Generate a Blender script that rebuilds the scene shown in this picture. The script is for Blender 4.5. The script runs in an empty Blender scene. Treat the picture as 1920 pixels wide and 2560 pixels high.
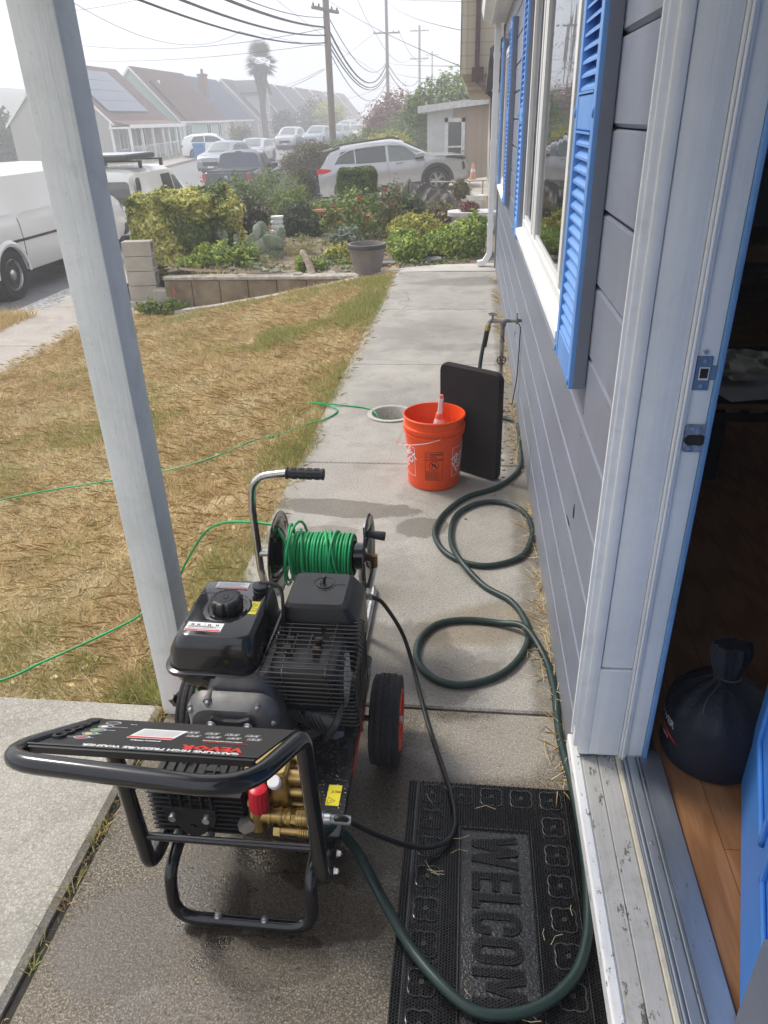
import bpy, math, random
import numpy as np
from mathutils import Vector, Matrix, noise as mnoise
random.seed(7); rng = np.random.default_rng(7)
sc = bpy.context.scene; COL = sc.collection
# ---------------------------------------------------------------- camera
cd = bpy.data.cameras.new('camera'); cam = bpy.data.objects.new('camera', cd); COL.objects.link(cam)
cd.sensor_fit = 'VERTICAL'; cd.sensor_height = 36; cd.lens = 25.79; cd.clip_start = .02; cd.clip_end = 2000
RW = np.array([[0.99407779, 0.02682432, -0.10530813], [0.10544756, -0.4723669, 0.87507161], [-0.02627087, -0.88099374, -0.472398]])
cam.matrix_world = Matrix(((RW[0][0], -RW[0][1], -RW[0][2], 0), (RW[1][0], -RW[1][1], -RW[1][2], 0), (RW[2][0], -RW[2][1], -RW[2][2], 1.65), (0, 0, 0, 1)))
sc.camera = cam
# ---------------------------------------------------------------- sky, sun, exposure
SUN_EL, SUN_AZ = math.radians(52), math.radians(-62)      # azimuth measured from +Y towards +X
w = bpy.data.worlds.new('World'); sc.world = w; w.use_nodes = True
nt = w.node_tree; nt.nodes.clear()
sky = nt.nodes.new('ShaderNodeTexSky'); sky.sky_type = 'NISHITA'; sky.sun_disc = False
sky.sun_elevation = SUN_EL; sky.sun_rotation = SUN_AZ; sky.air_density = 1.2; sky.dust_density = 6; sky.ozone_density = 1
hs = nt.nodes.new('ShaderNodeHueSaturation'); hs.inputs['Saturation'].default_value = .22
mx = nt.nodes.new('ShaderNodeMix'); mx.data_type = 'RGBA'; mx.inputs[0].default_value = .7
cl_tc = nt.nodes.new('ShaderNodeTexCoord'); cl_n = nt.nodes.new('ShaderNodeTexNoise'); cl_n.inputs['Scale'].default_value = 4.5; cl_n.inputs['Detail'].default_value = 4; cl_n.inputs['Distortion'].default_value = .6
cl_m = nt.nodes.new('ShaderNodeMix'); cl_m.data_type = 'RGBA'; cl_m.inputs[6].default_value = (6.6, 6.9, 7.9, 1); cl_m.inputs[7].default_value = (9.6, 9.9, 10.9, 1)      # overcast cloud deck
nt.links.new(cl_tc.outputs['Generated'], cl_n.inputs['Vector']); nt.links.new(cl_n.outputs[0], cl_m.inputs[0]); nt.links.new(cl_m.outputs[2], mx.inputs[7])
bg = nt.nodes.new('ShaderNodeBackground'); bg.inputs['Strength'].default_value = .09
wo = nt.nodes.new('ShaderNodeOutputWorld')
nt.links.new(sky.outputs[0], hs.inputs['Color']); nt.links.new(hs.outputs[0], mx.inputs[6]); nt.links.new(mx.outputs[2], bg.inputs['Color']); nt.links.new(bg.outputs[0], wo.inputs[0])
sl = bpy.data.lights.new('sun', 'SUN'); sl.energy = 1.5; sl.angle = math.radians(12); sl.color = (1, .94, .84)
so = bpy.data.objects.new('sun', sl); COL.objects.link(so)
sd = Vector((math.sin(SUN_AZ) * math.cos(SUN_EL), math.cos(SUN_AZ) * math.cos(SUN_EL), math.sin(SUN_EL)))
so.rotation_euler = sd.to_track_quat('Z', 'Y').to_euler(); so.location = sd * 50
sc.view_settings.view_transform = 'Standard'; sc.view_settings.look = 'None'; sc.view_settings.exposure = 0.9; sc.view_settings.gamma = 1
try:
    sc.cycles.max_bounces = 8; sc.cycles.volume_bounces = 3; sc.cycles.caustics_reflective = False; sc.cycles.caustics_refractive = False
    sc.cycles.use_denoising = True
except Exception: pass

# ---------------------------------------------------------------- helpers
def px(u, v, d):
    """a world point d metres deep on the sight line through photo pixel (u, v) of a 1659 wide copy"""
    k = 1920 / 1659.
    c = np.array([(u * k - 960) / 1834, (v * k - 1280) / 1834, 1.]) * d
    r = RW @ c
    return Vector((r[0], r[1], r[2] + 1.65))
def V(*a): return Vector(a)
class G:
    """mesh collector"""
    def __init__(s): s.v = []; s.f = []; s.m = []; s.mi = 0
    def add(s, vs, fs):
        b = len(s.v); s.v += [tuple(p) for p in vs]; s.f += [tuple(i + b for i in f) for f in fs]; s.m += [s.mi] * len(fs); return s
    def box(s, x0, x1, y0, y1, z0, z1, M=None):
        vs = [V(x, y, z) for x in (x0, x1) for y in (y0, y1) for z in (z0, z1)]
        if M is not None: vs = [M @ p for p in vs]
        return s.add(vs, [(0, 1, 3, 2), (4, 6, 7, 5), (0, 4, 5, 1), (2, 3, 7, 6), (0, 2, 6, 4), (1, 5, 7, 3)])
    def bbox(s, x0, x1, y0, y1, z0, z1, b=.004, M=None):
        """box with chamfered edges"""
        return s.loft([(z0, x0 + b, x1 - b, y0 + b, y1 - b, b), (z0 + b, x0, x1, y0, y1, b), (z1 - b, x0, x1, y0, y1, b), (z1, x0 + b, x1 - b, y0 + b, y1 - b, b)], 2, M)
    def loft(s, st, n=4, M=None, caps=True):
        """stack of rounded rectangles (z, x0, x1, y0, y1, corner radius)"""
        vs = []; k = 4 * (n + 1)
        for (z, x0, x1, y0, y1, r) in st:
            r = max(1e-5, min(r, (x1 - x0) / 2 - 1e-5, (y1 - y0) / 2 - 1e-5))
            for ci, (cx, cy) in enumerate(((x1 - r, y1 - r), (x0 + r, y1 - r), (x0 + r, y0 + r), (x1 - r, y0 + r))):
                for j in range(n + 1):
                    a = math.pi / 2 * (ci + j / n); vs.append(V(cx + r * math.cos(a), cy + r * math.sin(a), z))
        if M is not None: vs = [M @ p for p in vs]
        fs = [(l * k + i, l * k + (i + 1) % k, (l + 1) * k + (i + 1) % k, (l + 1) * k + i) for l in range(len(st) - 1) for i in range(k)]
        if caps: fs += [tuple(range(k))[::-1], tuple((len(st) - 1) * k + i for i in range(k))]
        return s.add(vs, fs)
    def cyl(s, a, b, r0, r1=None, n=16, caps=True):
        a = Vector(a); b = Vector(b); r1 = r0 if r1 is None else r1
        d = (b - a).normalized(); q = d.to_track_quat('Z', 'Y'); X = q @ V(1, 0, 0); Y = q @ V(0, 1, 0)
        vs = [p + (X * math.cos(2 * math.pi * i / n) + Y * math.sin(2 * math.pi * i / n)) * r for p, r in ((a, r0), (b, r1)) for i in range(n)]
        fs = [(i, (i + 1) % n, n + (i + 1) % n, n + i) for i in range(n)]
        if caps: fs += [tuple(range(n))[::-1], tuple(range(n, 2 * n))]
        return s.add(vs, fs)
    def lathe(s, prof, c=(0, 0, 0), ax=(0, 0, 1), n=24, caps=False):
        """prof: (radius, height along ax)"""
        c = Vector(c); q = Vector(ax).to_track_quat('Z', 'Y'); vs = []
        for r, h in prof:
            for i in range(n):
                a = 2 * math.pi * i / n; vs.append(c + q @ V(r * math.cos(a), r * math.sin(a), h))
        fs = [(l * n + i, l * n + (i + 1) % n, (l + 1) * n + (i + 1) % n, (l + 1) * n + i) for l in range(len(prof) - 1) for i in range(n)]
        if caps: fs += [tuple(range(n))[::-1], tuple((len(prof) - 1) * n + i for i in range(n))]
        return s.add(vs, fs)
    def tube(s, pts, r, n=8, closed=False, caps=True, rr=None, flat=1.):
        P = [Vector(p) for p in pts]; N = len(P); T = []
        for i in range(N):
            if closed: t = P[(i + 1) % N] - P[i - 1]
            else: t = P[min(i + 1, N - 1)] - P[max(i - 1, 0)]
            T.append(t.normalized() if t.length > 1e-9 else V(0, 0, 1))
        u = T[0].orthogonal().normalized()
        if flat != 1.: u = T[0].cross(V(0, 0, 1)).normalized()
        vs = []
        for i in range(N):
            if i: 
                ax = T[i - 1].cross(T[i])
                if ax.length > 1e-8: u = Matrix.Rotation(T[i - 1].angle(T[i]), 3, ax) @ u
            u = (u - T[i] * u.dot(T[i])).normalized(); w_ = T[i].cross(u); R_ = rr[i] if rr else r
            vs += [P[i] + (u * math.cos(2 * math.pi * j / n) + w_ * math.sin(2 * math.pi * j / n) * flat) * R_ for j in range(n)]
        L = N if closed else N - 1
        fs = [(i * n + j, i * n + (j + 1) % n, ((i + 1) % N) * n + (j + 1) % n, ((i + 1) % N) * n + j) for i in range(L) for j in range(n)]
        if caps and not closed: fs += [tuple(range(n))[::-1], tuple((N - 1) * n + j for j in range(n))]
        return s.add(vs, fs)
    def prism(s, poly, o, X, Y, Z):
        """2-d polygon in the X,Y frame at o, pulled along Z (a vector)"""
        o = Vector(o); X = Vector(X); Y = Vector(Y); Z = Vector(Z); n = len(poly)
        vs = [o + X * a + Y * b for a, b in poly] + [o + X * a + Y * b + Z for a, b in poly]
        return s.add(vs, [tuple(range(n))[::-1], tuple(range(n, 2 * n))] + [(i, (i + 1) % n, n + (i + 1) % n, n + i) for i in range(n)])
    def sphere(s, c, r, n=12, m=8, M=None):
        if not hasattr(r, '__len__'): r = (r, r, r)
        vs = []
        for j in range(m + 1):
            t = math.pi * j / m
            for i in range(n):
                a = 2 * math.pi * i / n; vs.append(V(r[0] * math.sin(t) * math.cos(a), r[1] * math.sin(t) * math.sin(a), r[2] * math.cos(t)))
        if M is not None: vs = [M @ p for p in vs]
        c = Vector(c); vs = [p + c for p in vs]
        return s.add(vs, [(j * n + i, (j + 1) * n + i, (j + 1) * n + (i + 1) % n, j * n + (i + 1) % n) for j in range(m) for i in range(n)])
    def quad(s, a, b, c, d): return s.add([a, b, c, d], [(0, 1, 2, 3)])
    def bolt(s, p, ax, r=.008, h=.008, washer=True):
        ax = Vector(ax).normalized(); p = Vector(p)
        if washer: s.cyl(p, p + ax * h * .25, r * 1.35, n=12)
        s.cyl(p + ax * h * .2, p + ax * h, r, n=6); s.cyl(p + ax * h, p + ax * h * 1.3, r * .45, n=8)
        return s
    def fn(s, f):
        s.v = [tuple(f(Vector(p))) for p in s.v]; return s
WL = {}
def base_of(o): return WL.get(o.name, V(0, 0, 0)) if o else V(0, 0, 0)
def mesh_obj(name, me, parent=None):
    o = bpy.data.objects.new(name, me); COL.objects.link(o)
    if parent: o.parent = parent; WL[o.name] = base_of(parent)
    return o
def part(name, g, mat, parent=None, smooth=35, bevel=0, label=None, base=None, solid=0):
    b = base if base is not None else base_of(parent)
    me = bpy.data.meshes.new(name); me.from_pydata([(p[0] - b[0], p[1] - b[1], p[2] - b[2]) for p in g.v], [], g.f)
    mats = mat if isinstance(mat, (list, tuple)) else [mat]
    for m in mats: me.materials.append(m)
    if len(mats) > 1: me.polygons.foreach_set('material_index', g.m)
    me.validate(); me.update()
    if smooth: 
        me.polygons.foreach_set('use_smooth', [True] * len(me.polygons)); me.set_sharp_from_angle(angle=math.radians(smooth))
    o = mesh_obj(name, me, parent)
    if parent is None: o.location = b; WL[o.name] = Vector(b)
    if bevel:
        m = o.modifiers.new('bevel', 'BEVEL'); m.width = bevel; m.segments = 2; m.limit_method = 'ANGLE'; m.angle_limit = math.radians(40)
    if label: o['label'] = label
    return o
def tag(o, label, cat, group=None):
    o['label'] = label; o['category'] = cat
    if group: o['group'] = group
    return o
def thing(name, label, cat, base=(0, 0, 0), group=None):
    o = bpy.data.objects.new(name, None); COL.objects.link(o); o.location = base; o.empty_display_size = .1
    WL[o.name] = Vector(base); return tag(o, label, cat, group)
def solo(name, g, mat, label, cat, base=None, group=None, **k):
    if base is None:
        a = np.array(g.v); base = (float(a[:, 0].mean()), float(a[:, 1].mean()), float(a[:, 2].min()))
    return tag(part(name, g, mat, None, base=Vector(base), **k), label, cat, group)
def struct(name, g, mat, kind='structure', **k):
    o = part(name, g, mat, None, **k); o['kind'] = kind; return o
def copy_tree(root, loc, rz=None, label=None, group=None, scale=None):
    r = root.copy(); COL.objects.link(r); r.location = loc; WL[r.name] = Vector(loc)
    if rz is not None: r.rotation_euler = (0, 0, rz)
    if scale: r.scale = scale
    if label: r['label'] = label
    if group: r['group'] = group
    def rec(src, dst, lvl):
        for ch in [c for c in bpy.data.objects if c.parent == src]:
            c = ch.copy(); COL.objects.link(c); c.parent = dst
            rec(ch, c, lvl + 1)
    rec(root, r, 0); return r
def fillet(pts, r, n=5, closed=False):
    P = [Vector(p) for p in pts]; N = len(P); out = []
    for i in range(N):
        if not closed and i in (0, N - 1): out.append(P[i]); continue
        a = P[i - 1] - P[i]; b = P[(i + 1) % N] - P[i]
        ang = a.angle(b); t = min(r / math.tan(ang / 2) if ang > .02 else 0, a.length * .49, b.length * .49)
        A = P[i] + a.normalized() * t; B = P[i] + b.normalized() * t
        for j in range(n + 1):
            k = j / n; out.append(A * (1 - k) ** 2 + P[i] * 2 * k * (1 - k) + B * k * k)
    return out
def spline(pts, k=8, closed=False):
    P = [Vector(p) for p in pts]; N = len(P); out = []
    for i in range(N if closed else N - 1):
        if closed: p0, p1, p2, p3 = P[i - 1], P[i], P[(i + 1) % N], P[(i + 2) % N]
        else: p0, p1, p2, p3 = P[max(i - 1, 0)], P[i], P[i + 1], P[min(i + 2, N - 1)]
        for j in range(k):
            t = j / k; out.append(.5 * ((2 * p1) + (p2 - p0) * t + (2 * p0 - 5 * p1 + 4 * p2 - p3) * t * t + (3 * p1 - p0 - 3 * p2 + p3) * t ** 3))
    if not closed: out.append(P[-1])
    return out
def each(name, items, f, mat, parent, **k):
    for it in items:
        g = G(); f(g, it); part(name, g, mat, parent, **k)
def circ(r, n=16): return [(r * math.cos(2 * math.pi * i / n), r * math.sin(2 * math.pi * i / n)) for i in range(n)]
def text_geo(s, size, o, X, Y, depth=.0006, bold=0., align='LEFT', res=2, sx=1.):
    """lettering as geometry: baseline start o, reading direction X, up direction Y"""
    cu = bpy.data.curves.new('t', 'FONT'); cu.body = s; cu.size = size; cu.align_x = align; cu.extrude = depth / 2; cu.offset = bold; cu.resolution_u = res
    ob = bpy.data.objects.new('t', cu); COL.objects.link(ob); bpy.context.view_layer.update()
    me = bpy.data.meshes.new_from_object(ob.evaluated_get(bpy.context.evaluated_depsgraph_get()))
    o = Vector(o); X = Vector(X).normalized() * sx; Y = Vector(Y).normalized(); Z = X.cross(Y).normalized()
    vs = [o + X * p.co.x + Y * p.co.y + Z * (p.co.z + depth / 2) for p in me.vertices]; fs = [tuple(p.vertices) for p in me.polygons]
    bpy.data.objects.remove(ob); bpy.data.curves.remove(cu); bpy.data.meshes.remove(me)
    return vs, fs

# ---------------------------------------------------------------- materials
def new_mat(name):
    m = bpy.data.materials.new(name); m.use_nodes = True; nt = m.node_tree; nt.nodes.clear()
    out = nt.nodes.new('ShaderNodeOutputMaterial'); b = nt.nodes.new('ShaderNodeBsdfPrincipled'); nt.links.new(b.outputs[0], out.inputs[0])
    return m, nt, b
def N(nt, t, **k):
    n = nt.nodes.new(t)
    for a, v in k.items(): setattr(n, a, v)
    return n
def coords(nt, scale=(1, 1, 1), kind='Object', rot=(0, 0, 0)):
    tc = N(nt, 'ShaderNodeTexCoord'); mp = N(nt, 'ShaderNodeMapping'); mp.inputs['Scale'].default_value = scale; mp.inputs['Rotation'].default_value = rot
    nt.links.new(tc.outputs[kind], mp.inputs[0]); return mp.outputs[0]
def world_coords(nt, scale=(1, 1, 1)):
    g = N(nt, 'ShaderNodeNewGeometry'); mp = N(nt, 'ShaderNodeMapping'); mp.inputs['Scale'].default_value = scale
    nt.links.new(g.outputs['Position'], mp.inputs[0]); return mp.outputs[0]
def noise(nt, co, sc=5, det=4, rough=.55, dist=0):
    n = N(nt, 'ShaderNodeTexNoise'); n.inputs['Scale'].default_value = sc; n.inputs['Detail'].default_value = det; n.inputs['Roughness'].default_value = rough; n.inputs['Distortion'].default_value = dist
    nt.links.new(co, n.inputs['Vector']); return n.outputs[0]
def ramp(nt, f, stops):
    r = N(nt, 'ShaderNodeValToRGB'); e = r.color_ramp.elements
    while len(e) < len(stops): e.new(.5)
    for i, (p, c) in enumerate(stops):
        e[i].position = p; e[i].color = (c, c, c, 1) if not hasattr(c, '__len__') else (*c, 1)
    nt.links.new(f, r.inputs[0]); return r.outputs[0]
def mixc(nt, f, a, b, mode='MIX'):
    m = N(nt, 'ShaderNodeMix', data_type='RGBA', blend_type=mode)
    for i, x in ((0, f), (6, a), (7, b)):
        if hasattr(x, 'is_linked') or isinstance(x, bpy.types.NodeSocket): nt.links.new(x, m.inputs[i])
        elif i == 0: m.inputs[0].default_value = x
        else: m.inputs[i].default_value = (*x, 1)
    return m.outputs[2]
def math_(nt, op, a, b=None, c=None, clamp=False):
    m = N(nt, 'ShaderNodeMath', operation=op); m.use_clamp = clamp
    for i, x in enumerate((a, b, c)):
        if x is None: continue
        if isinstance(x, bpy.types.NodeSocket): nt.links.new(x, m.inputs[i])
        else: m.inputs[i].default_value = x
    return m.outputs[0]
def bump(nt, b, h, strength=.3, dist=.01, prev=None):
    n = N(nt, 'ShaderNodeBump'); n.inputs['Strength'].default_value = strength; n.inputs['Distance'].default_value = dist
    nt.links.new(h, n.inputs['Height'])
    if prev is not None: nt.links.new(prev, n.inputs['Normal'])
    nt.links.new(n.outputs[0], b.inputs['Normal']); return n.outputs[0]
def PM(name, col, rough=.5, metal=0, var=.15, vs=6, bmp=0, bs=60, bd=.002, coat=0, col2=None, thr=(.35, .65), stretch=(1, 1, 1), rvar=.0, ior=1.45, speck=None, world=False):
    m, nt, b = new_mat(name); co = world_coords(nt, stretch) if world else coords(nt, stretch)
    f = noise(nt, co, vs, 5, .6)
    c2 = col2 or tuple(min(1, c * (1 + var)) for c in col); c1 = col if col2 else tuple(c * (1 - var) for c in col)
    c = mixc(nt, ramp(nt, f, [(thr[0], 0.), (thr[1], 1.)]), c1, c2)
    if speck:   # (scale, threshold, colour)
        c = mixc(nt, ramp(nt, noise(nt, co, speck[0], 3, .7), [(speck[1], 0.), (speck[1] + .04, 1.)]), c, speck[2])
    nt.links.new(c, b.inputs['Base Color'])
    b.inputs['Metallic'].default_value = metal; b.inputs['IOR'].default_value = ior
    if rvar: nt.links.new(math_(nt, 'ADD', math_(nt, 'MULTIPLY', noise(nt, co, vs * 2.3, 5, .65), rvar * 2), rough - rvar, clamp=True), b.inputs['Roughness'])
    else: b.inputs['Roughness'].default_value = rough
    if coat: b.inputs['Coat Weight'].default_value = coat; b.inputs['Coat Roughness'].default_value = .08
    if bmp: bump(nt, b, noise(nt, co, bs, 4, .6), bmp, bd)
    return m
def emask(nt, pos, cx, cy, rx, ry, ns=5., amt=.35, soft=.25, ang=0):
    """soft-edged irregular patch on the ground plane, world metres"""
    mp = N(nt, 'ShaderNodeMapping'); mp.vector_type = 'TEXTURE'; mp.inputs['Location'].default_value = (cx, cy, 0); mp.inputs['Rotation'].default_value = (0, 0, ang); mp.inputs['Scale'].default_value = (rx, ry, 1e6)
    nt.links.new(pos, mp.inputs[0]); ln = N(nt, 'ShaderNodeVectorMath', operation='LENGTH'); nt.links.new(mp.outputs[0], ln.inputs[0])
    nn = math_(nt, 'MULTIPLY', math_(nt, 'SUBTRACT', noise(nt, pos, ns, 4, .6), .5), amt * 4)
    d = math_(nt, 'ADD', ln.outputs['Value'], nn)
    return ramp(nt, d, [(max(0., 1 - soft), 1.), (1., 0.)]) if soft < 1 else ramp(nt, d, [(0., 1.), (1., 0.)])
def leafmat(name, cols, rough=.55, trans=.25):
    """foliage: leaf colour from a per-leaf value"""
    m, nt, b = new_mat(name); at = N(nt, 'ShaderNodeAttribute', attribute_name='v')
    n = len(cols); c = ramp(nt, at.outputs['Fac'], [(i / max(1, n - 1), cc) for i, cc in enumerate(cols)])
    nt.links.new(c, b.inputs['Base Color']); b.inputs['Roughness'].default_value = rough
    if trans:
        t = N(nt, 'ShaderNodeBsdfTranslucent'); nt.links.new(c, t.inputs[0]); ms = N(nt, 'ShaderNodeMixShader'); ms.inputs[0].default_value = trans
        nt.links.new(b.outputs[0], ms.inputs[1]); nt.links.new(t.outputs[0], ms.inputs[2]); nt.links.new(ms.outputs[0], nt.nodes['Material Output'].inputs[0])
    return m
def np_mesh(name, verts, nper, vals, mat, parent=None, base=None, smooth=False):
    """many separate n-gons: verts (k*nper,3), vals (k,) per-face value"""
    k = len(verts) // nper; b = np.array(base if base is not None else base_of(parent), float)
    me = bpy.data.meshes.new(name); me.vertices.add(len(verts)); me.vertices.foreach_set('co', (verts - b).astype(np.float32).ravel())
    me.loops.add(k * nper); me.loops.foreach_set('vertex_index', np.arange(k * nper, dtype=np.int32))
    me.polygons.add(k); me.polygons.foreach_set('loop_start', np.arange(0, k * nper, nper, dtype=np.int32))
    try: me.polygons.foreach_set('loop_total', np.full(k, nper, dtype=np.int32))
    except Exception: pass
    a = me.attributes.new('v', 'FLOAT', 'FACE'); a.data.foreach_set('value', np.asarray(vals, np.float32))
    me.materials.append(mat); me.update(); me.validate()
    o = mesh_obj(name, me, parent)
    if parent is None: o.location = b; WL[o.name] = Vector(b)
    return o
def leaf_quads(C, size, asp=.5, up=.3, out=None, rg=rng, flat=None):
    """diamond leaves at centres C"""
    n = len(C); nrm = rg.normal(size=(n, 3)); nrm[:, 2] += up * 2
    if out is not None: nrm += out * 1.6
    nrm /= np.linalg.norm(nrm, axis=1)[:, None] + 1e-9
    a = rg.normal(size=(n, 3)); a -= (a * nrm).sum(1)[:, None] * nrm; a /= np.linalg.norm(a, axis=1)[:, None] + 1e-9
    b = np.cross(nrm, a); s = size * (.6 + .8 * rg.random(n))[:, None]
    q = np.stack([C - a * s, C - b * s * asp + nrm * s * .12, C + a * s, C + b * s * asp + nrm * s * .12], 1)
    return q.reshape(-1, 3)
def crown_pts(ells, n, rg=rng, shell=.55, clump=0, cs=.12):
    """points in a union of ellipsoids (cx,cy,cz,rx,ry,rz); clump>0 gathers them in clumps so gaps show"""
    w_ = np.array([e[3] * e[4] * e[5] for e in ells]) ** .67; w_ /= w_.sum(); out = []; outn = []
    def samp(m):
        idx = rg.choice(len(ells), m, p=w_); d = rg.normal(size=(m, 3)); d /= np.linalg.norm(d, axis=1)[:, None]
        r = shell + (1 - shell) * rg.random(m) ** .6; E = np.array(ells)[idx]
        return E[:, :3] + d * r[:, None] * E[:, 3:6], d, E
    if not clump:
        p, d, E = samp(n); return p, d, rg.random(n)
    c, d, E = samp(clump); i = rg.integers(0, clump, n); off = rg.normal(size=(n, 3)) * cs
    cv = rg.random(clump); v = np.clip(cv[i] * .6 + rg.random(n) * .4, 0, 1)
    return c[i] + off * np.minimum(1, E[i, 3:6] * 2), d[i], v
def plant(name, label, cat, base, ells, n, size, mat, group=None, asp=.5, clump=0, cs=.12, up=.3, shell=.55, trunk=None, tmat=None, part_name='foliage', limbs=6, extra=None, single=False, shoots=3):
    """a shrub or a tree: foliage part plus stems"""
    t = thing(name, label, cat, base, group)
    p, d, v = crown_pts(ells, n, shell=shell, clump=clump, cs=cs)
    if shoots:
        ns = int(shoots * 14); c0, d0, v0 = crown_pts(ells, ns, shell=.95); L = rng.random(ns) * .32 * min(e[5] for e in ells) + .03; d0 = d0 + np.array([0, 0, .8]); d0 /= np.linalg.norm(d0, axis=1)[:, None]
        q = (c0[:, None, :] + d0[:, None, :] * (L[:, None] * np.linspace(-.4, 1, 12)[None, :])[..., None]).reshape(-1, 3) + rng.normal(size=(ns * 12, 3)) * size * .6
        p = np.concatenate([p, q]); d = np.concatenate([d, np.repeat(d0, 12, 0) * .3]); v = np.concatenate([v, np.repeat(v0 * .5 + .5, 12)])
    p[:, 2] = np.maximum(p[:, 2], base[2] + .01)
    np_mesh(part_name, leaf_quads(p, size, asp, up, d), 4, v, mat, t)
    g = G(); b = Vector(base); r0 = trunk or .02; cz = sum(e[2] for e in ells) / len(ells)
    for i in range(limbs):
        e = ells[i % len(ells)]; tip = V(e[0] + random.uniform(-.5, .5) * e[3], e[1] + random.uniform(-.5, .5) * e[4], e[2] + random.uniform(-.3, .5) * e[5])
        st = b + V(random.uniform(-1, 1) * r0, random.uniform(-1, 1) * r0, -.05); mid = st.lerp(tip, .45) + V(random.uniform(-.1, .1), random.uniform(-.1, .1), .05) * (tip - st).length
        g.tube(spline([st, mid, tip], 4), r0, 6, rr=[r0 * (1 - .08 * k) * (1 if limbs < 3 else .7) for k in range(9)])
    part('trunk' if cat == 'tree' else 'stem', g, tmat or MAT['bark'], t)
    return t
MAT = {}
# ================================================================ shared materials
MAT['bark'] = PM('bark', (.11, .085, .065), .9, var=.35, vs=14, bmp=.5, bs=30, bd=.01)
WETC = (.42, .40, .365)
def concrete(name, c1, c2, wet=None, grit=1., rough=.85, marks=()):
    m, nt, b = new_mat(name); pos = world_coords(nt)
    big = noise(nt, pos, 1.3, 6, .62); mid = noise(nt, pos, 9, 5, .6); fine = noise(nt, pos, 210, 3, .75); gr = noise(nt, pos, 95, 4, .8)
    c = mixc(nt, ramp(nt, big, [(.33, 0.), (.68, 1.)]), c1, c2)
    c = mixc(nt, math_(nt, 'MULTIPLY', ramp(nt, mid, [(.4, 0.), (.7, 1.)]), .3), c, tuple(x * .72 for x in c1))
    c = mixc(nt, math_(nt, 'MULTIPLY', ramp(nt, fine, [(.50, 0.), (.60, 1.)]), .75 * grit), c, tuple(min(1, x * 1.9 + .03) for x in c2))
    c = mixc(nt, math_(nt, 'MULTIPLY', ramp(nt, gr, [(.36, 1.), (.48, 0.)]), .75 * grit), c, tuple(x * .35 for x in c1))
    r = rough
    for (cx, cy, rx, ry, ang, col, k, gloss) in marks:
        mk = math_(nt, 'MULTIPLY', emask(nt, pos, cx, cy, rx, ry, 4.5, .3, .10 if gloss is not None or col == WETC else .3, ang), k)
        c = mixc(nt, mk, c, col, 'MULTIPLY' if max(col) < 1 else 'MIX') if col else c
        if gloss is not None:
            r = math_(nt, 'ADD', math_(nt, 'MULTIPLY', mk, gloss - rough), r)
    nt.links.new(c, b.inputs['Base Color'])
    if isinstance(r, float): b.inputs['Roughness'].default_value = r
    else: nt.links.new(r, b.inputs['Roughness'])
    st_ = ramp(nt, noise(nt, pos, 2.1, 7, .72, 1.2), [(.50, 0.), (.57, 1.)]); c = mixc(nt, math_(nt, 'MULTIPLY', st_, .22), c, tuple(x * .5 for x in c1))
    vo = N(nt, 'ShaderNodeTexVoronoi', feature='DISTANCE_TO_EDGE'); vo.inputs['Scale'].default_value = .55; wn = N(nt, 'ShaderNodeVectorMath', operation='ADD'); nz_ = N(nt, 'ShaderNodeTexNoise'); nz_.inputs['Scale'].default_value = 5; nt.links.new(pos, nz_.inputs[0]); sc_ = N(nt, 'ShaderNodeVectorMath', operation='SCALE'); sc_.inputs[3].default_value = .25; nt.links.new(nz_.outputs['Color'], sc_.inputs[0]); nt.links.new(pos, wn.inputs[0]); nt.links.new(sc_.outputs[0], wn.inputs[1]); nt.links.new(wn.outputs[0], vo.inputs[0])
    crk = math_(nt, 'MULTIPLY', ramp(nt, vo.outputs['Distance'], [(.0015, 1.), (.004, 0.)]), ramp(nt, noise(nt, pos, .9, 3, .5), [(.52, 0.), (.6, 1.)])); c = mixc(nt, math_(nt, 'MULTIPLY', crk, .7), c, tuple(x * .22 for x in c1))
    nt.links.new(c, b.inputs['Base Color'])
    h = math_(nt, 'ADD', math_(nt, 'MULTIPLY', gr, .7), math_(nt, 'MULTIPLY', fine, .5))
    bump(nt, b, h, .35 * grit, .004)
    return m
WETC = (.42, .40, .365)
MAT['walk'] = concrete('walkway_concrete', (.26, .245, .215), (.40, .375, .335), grit=.6, marks=[(.31, 4.2, .10, 5.2, 0, (.50, .47, .42), .75, None), (.1, 3.0, .35, .5, .2, (.78, .76, .72), .6, None),
    (-.56, 3.08, .42, .09, -.08, WETC, .8, None), (-.18, 2.93, .13, .10, 0, WETC, .75, None), (-.62, 2.86, .16, .05, 0, WETC, .5, None),
    (.08, 2.2, .3, .14, .4, (.68, .58, .42), .7, None), (-.1, 4.7, .7, .5, .3, (.82, .82, .82), .6, None), (-.3, 6.3, .7, .5, 0, (.86, .86, .87), .7, None),
    (.1, 8.6, .8, .3, .1, (.60, .61, .63), .8, None), (-.35, 1.95, .50, .28, 0, (.50, .48, .45), .8, .6), (-.5, 2.35, .35, .12, .1, (.62, .6, .56), .7, None), (.0, 5.9, .5, .12, .1, (.72, .71, .70), .7, None), (-.3, 2.45, .5, .25, .2, (.8, .79, .77), .6, None)])
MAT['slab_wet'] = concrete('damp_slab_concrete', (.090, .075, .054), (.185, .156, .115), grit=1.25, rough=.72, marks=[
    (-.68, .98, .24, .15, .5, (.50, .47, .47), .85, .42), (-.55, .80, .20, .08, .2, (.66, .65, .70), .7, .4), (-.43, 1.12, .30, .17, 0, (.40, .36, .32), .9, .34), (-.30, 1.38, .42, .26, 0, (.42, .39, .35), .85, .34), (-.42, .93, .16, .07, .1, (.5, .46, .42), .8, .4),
    (.10, 1.62, .3, .16, .2, (1.25, 1.2, 1.1), .12, None)])
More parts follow.
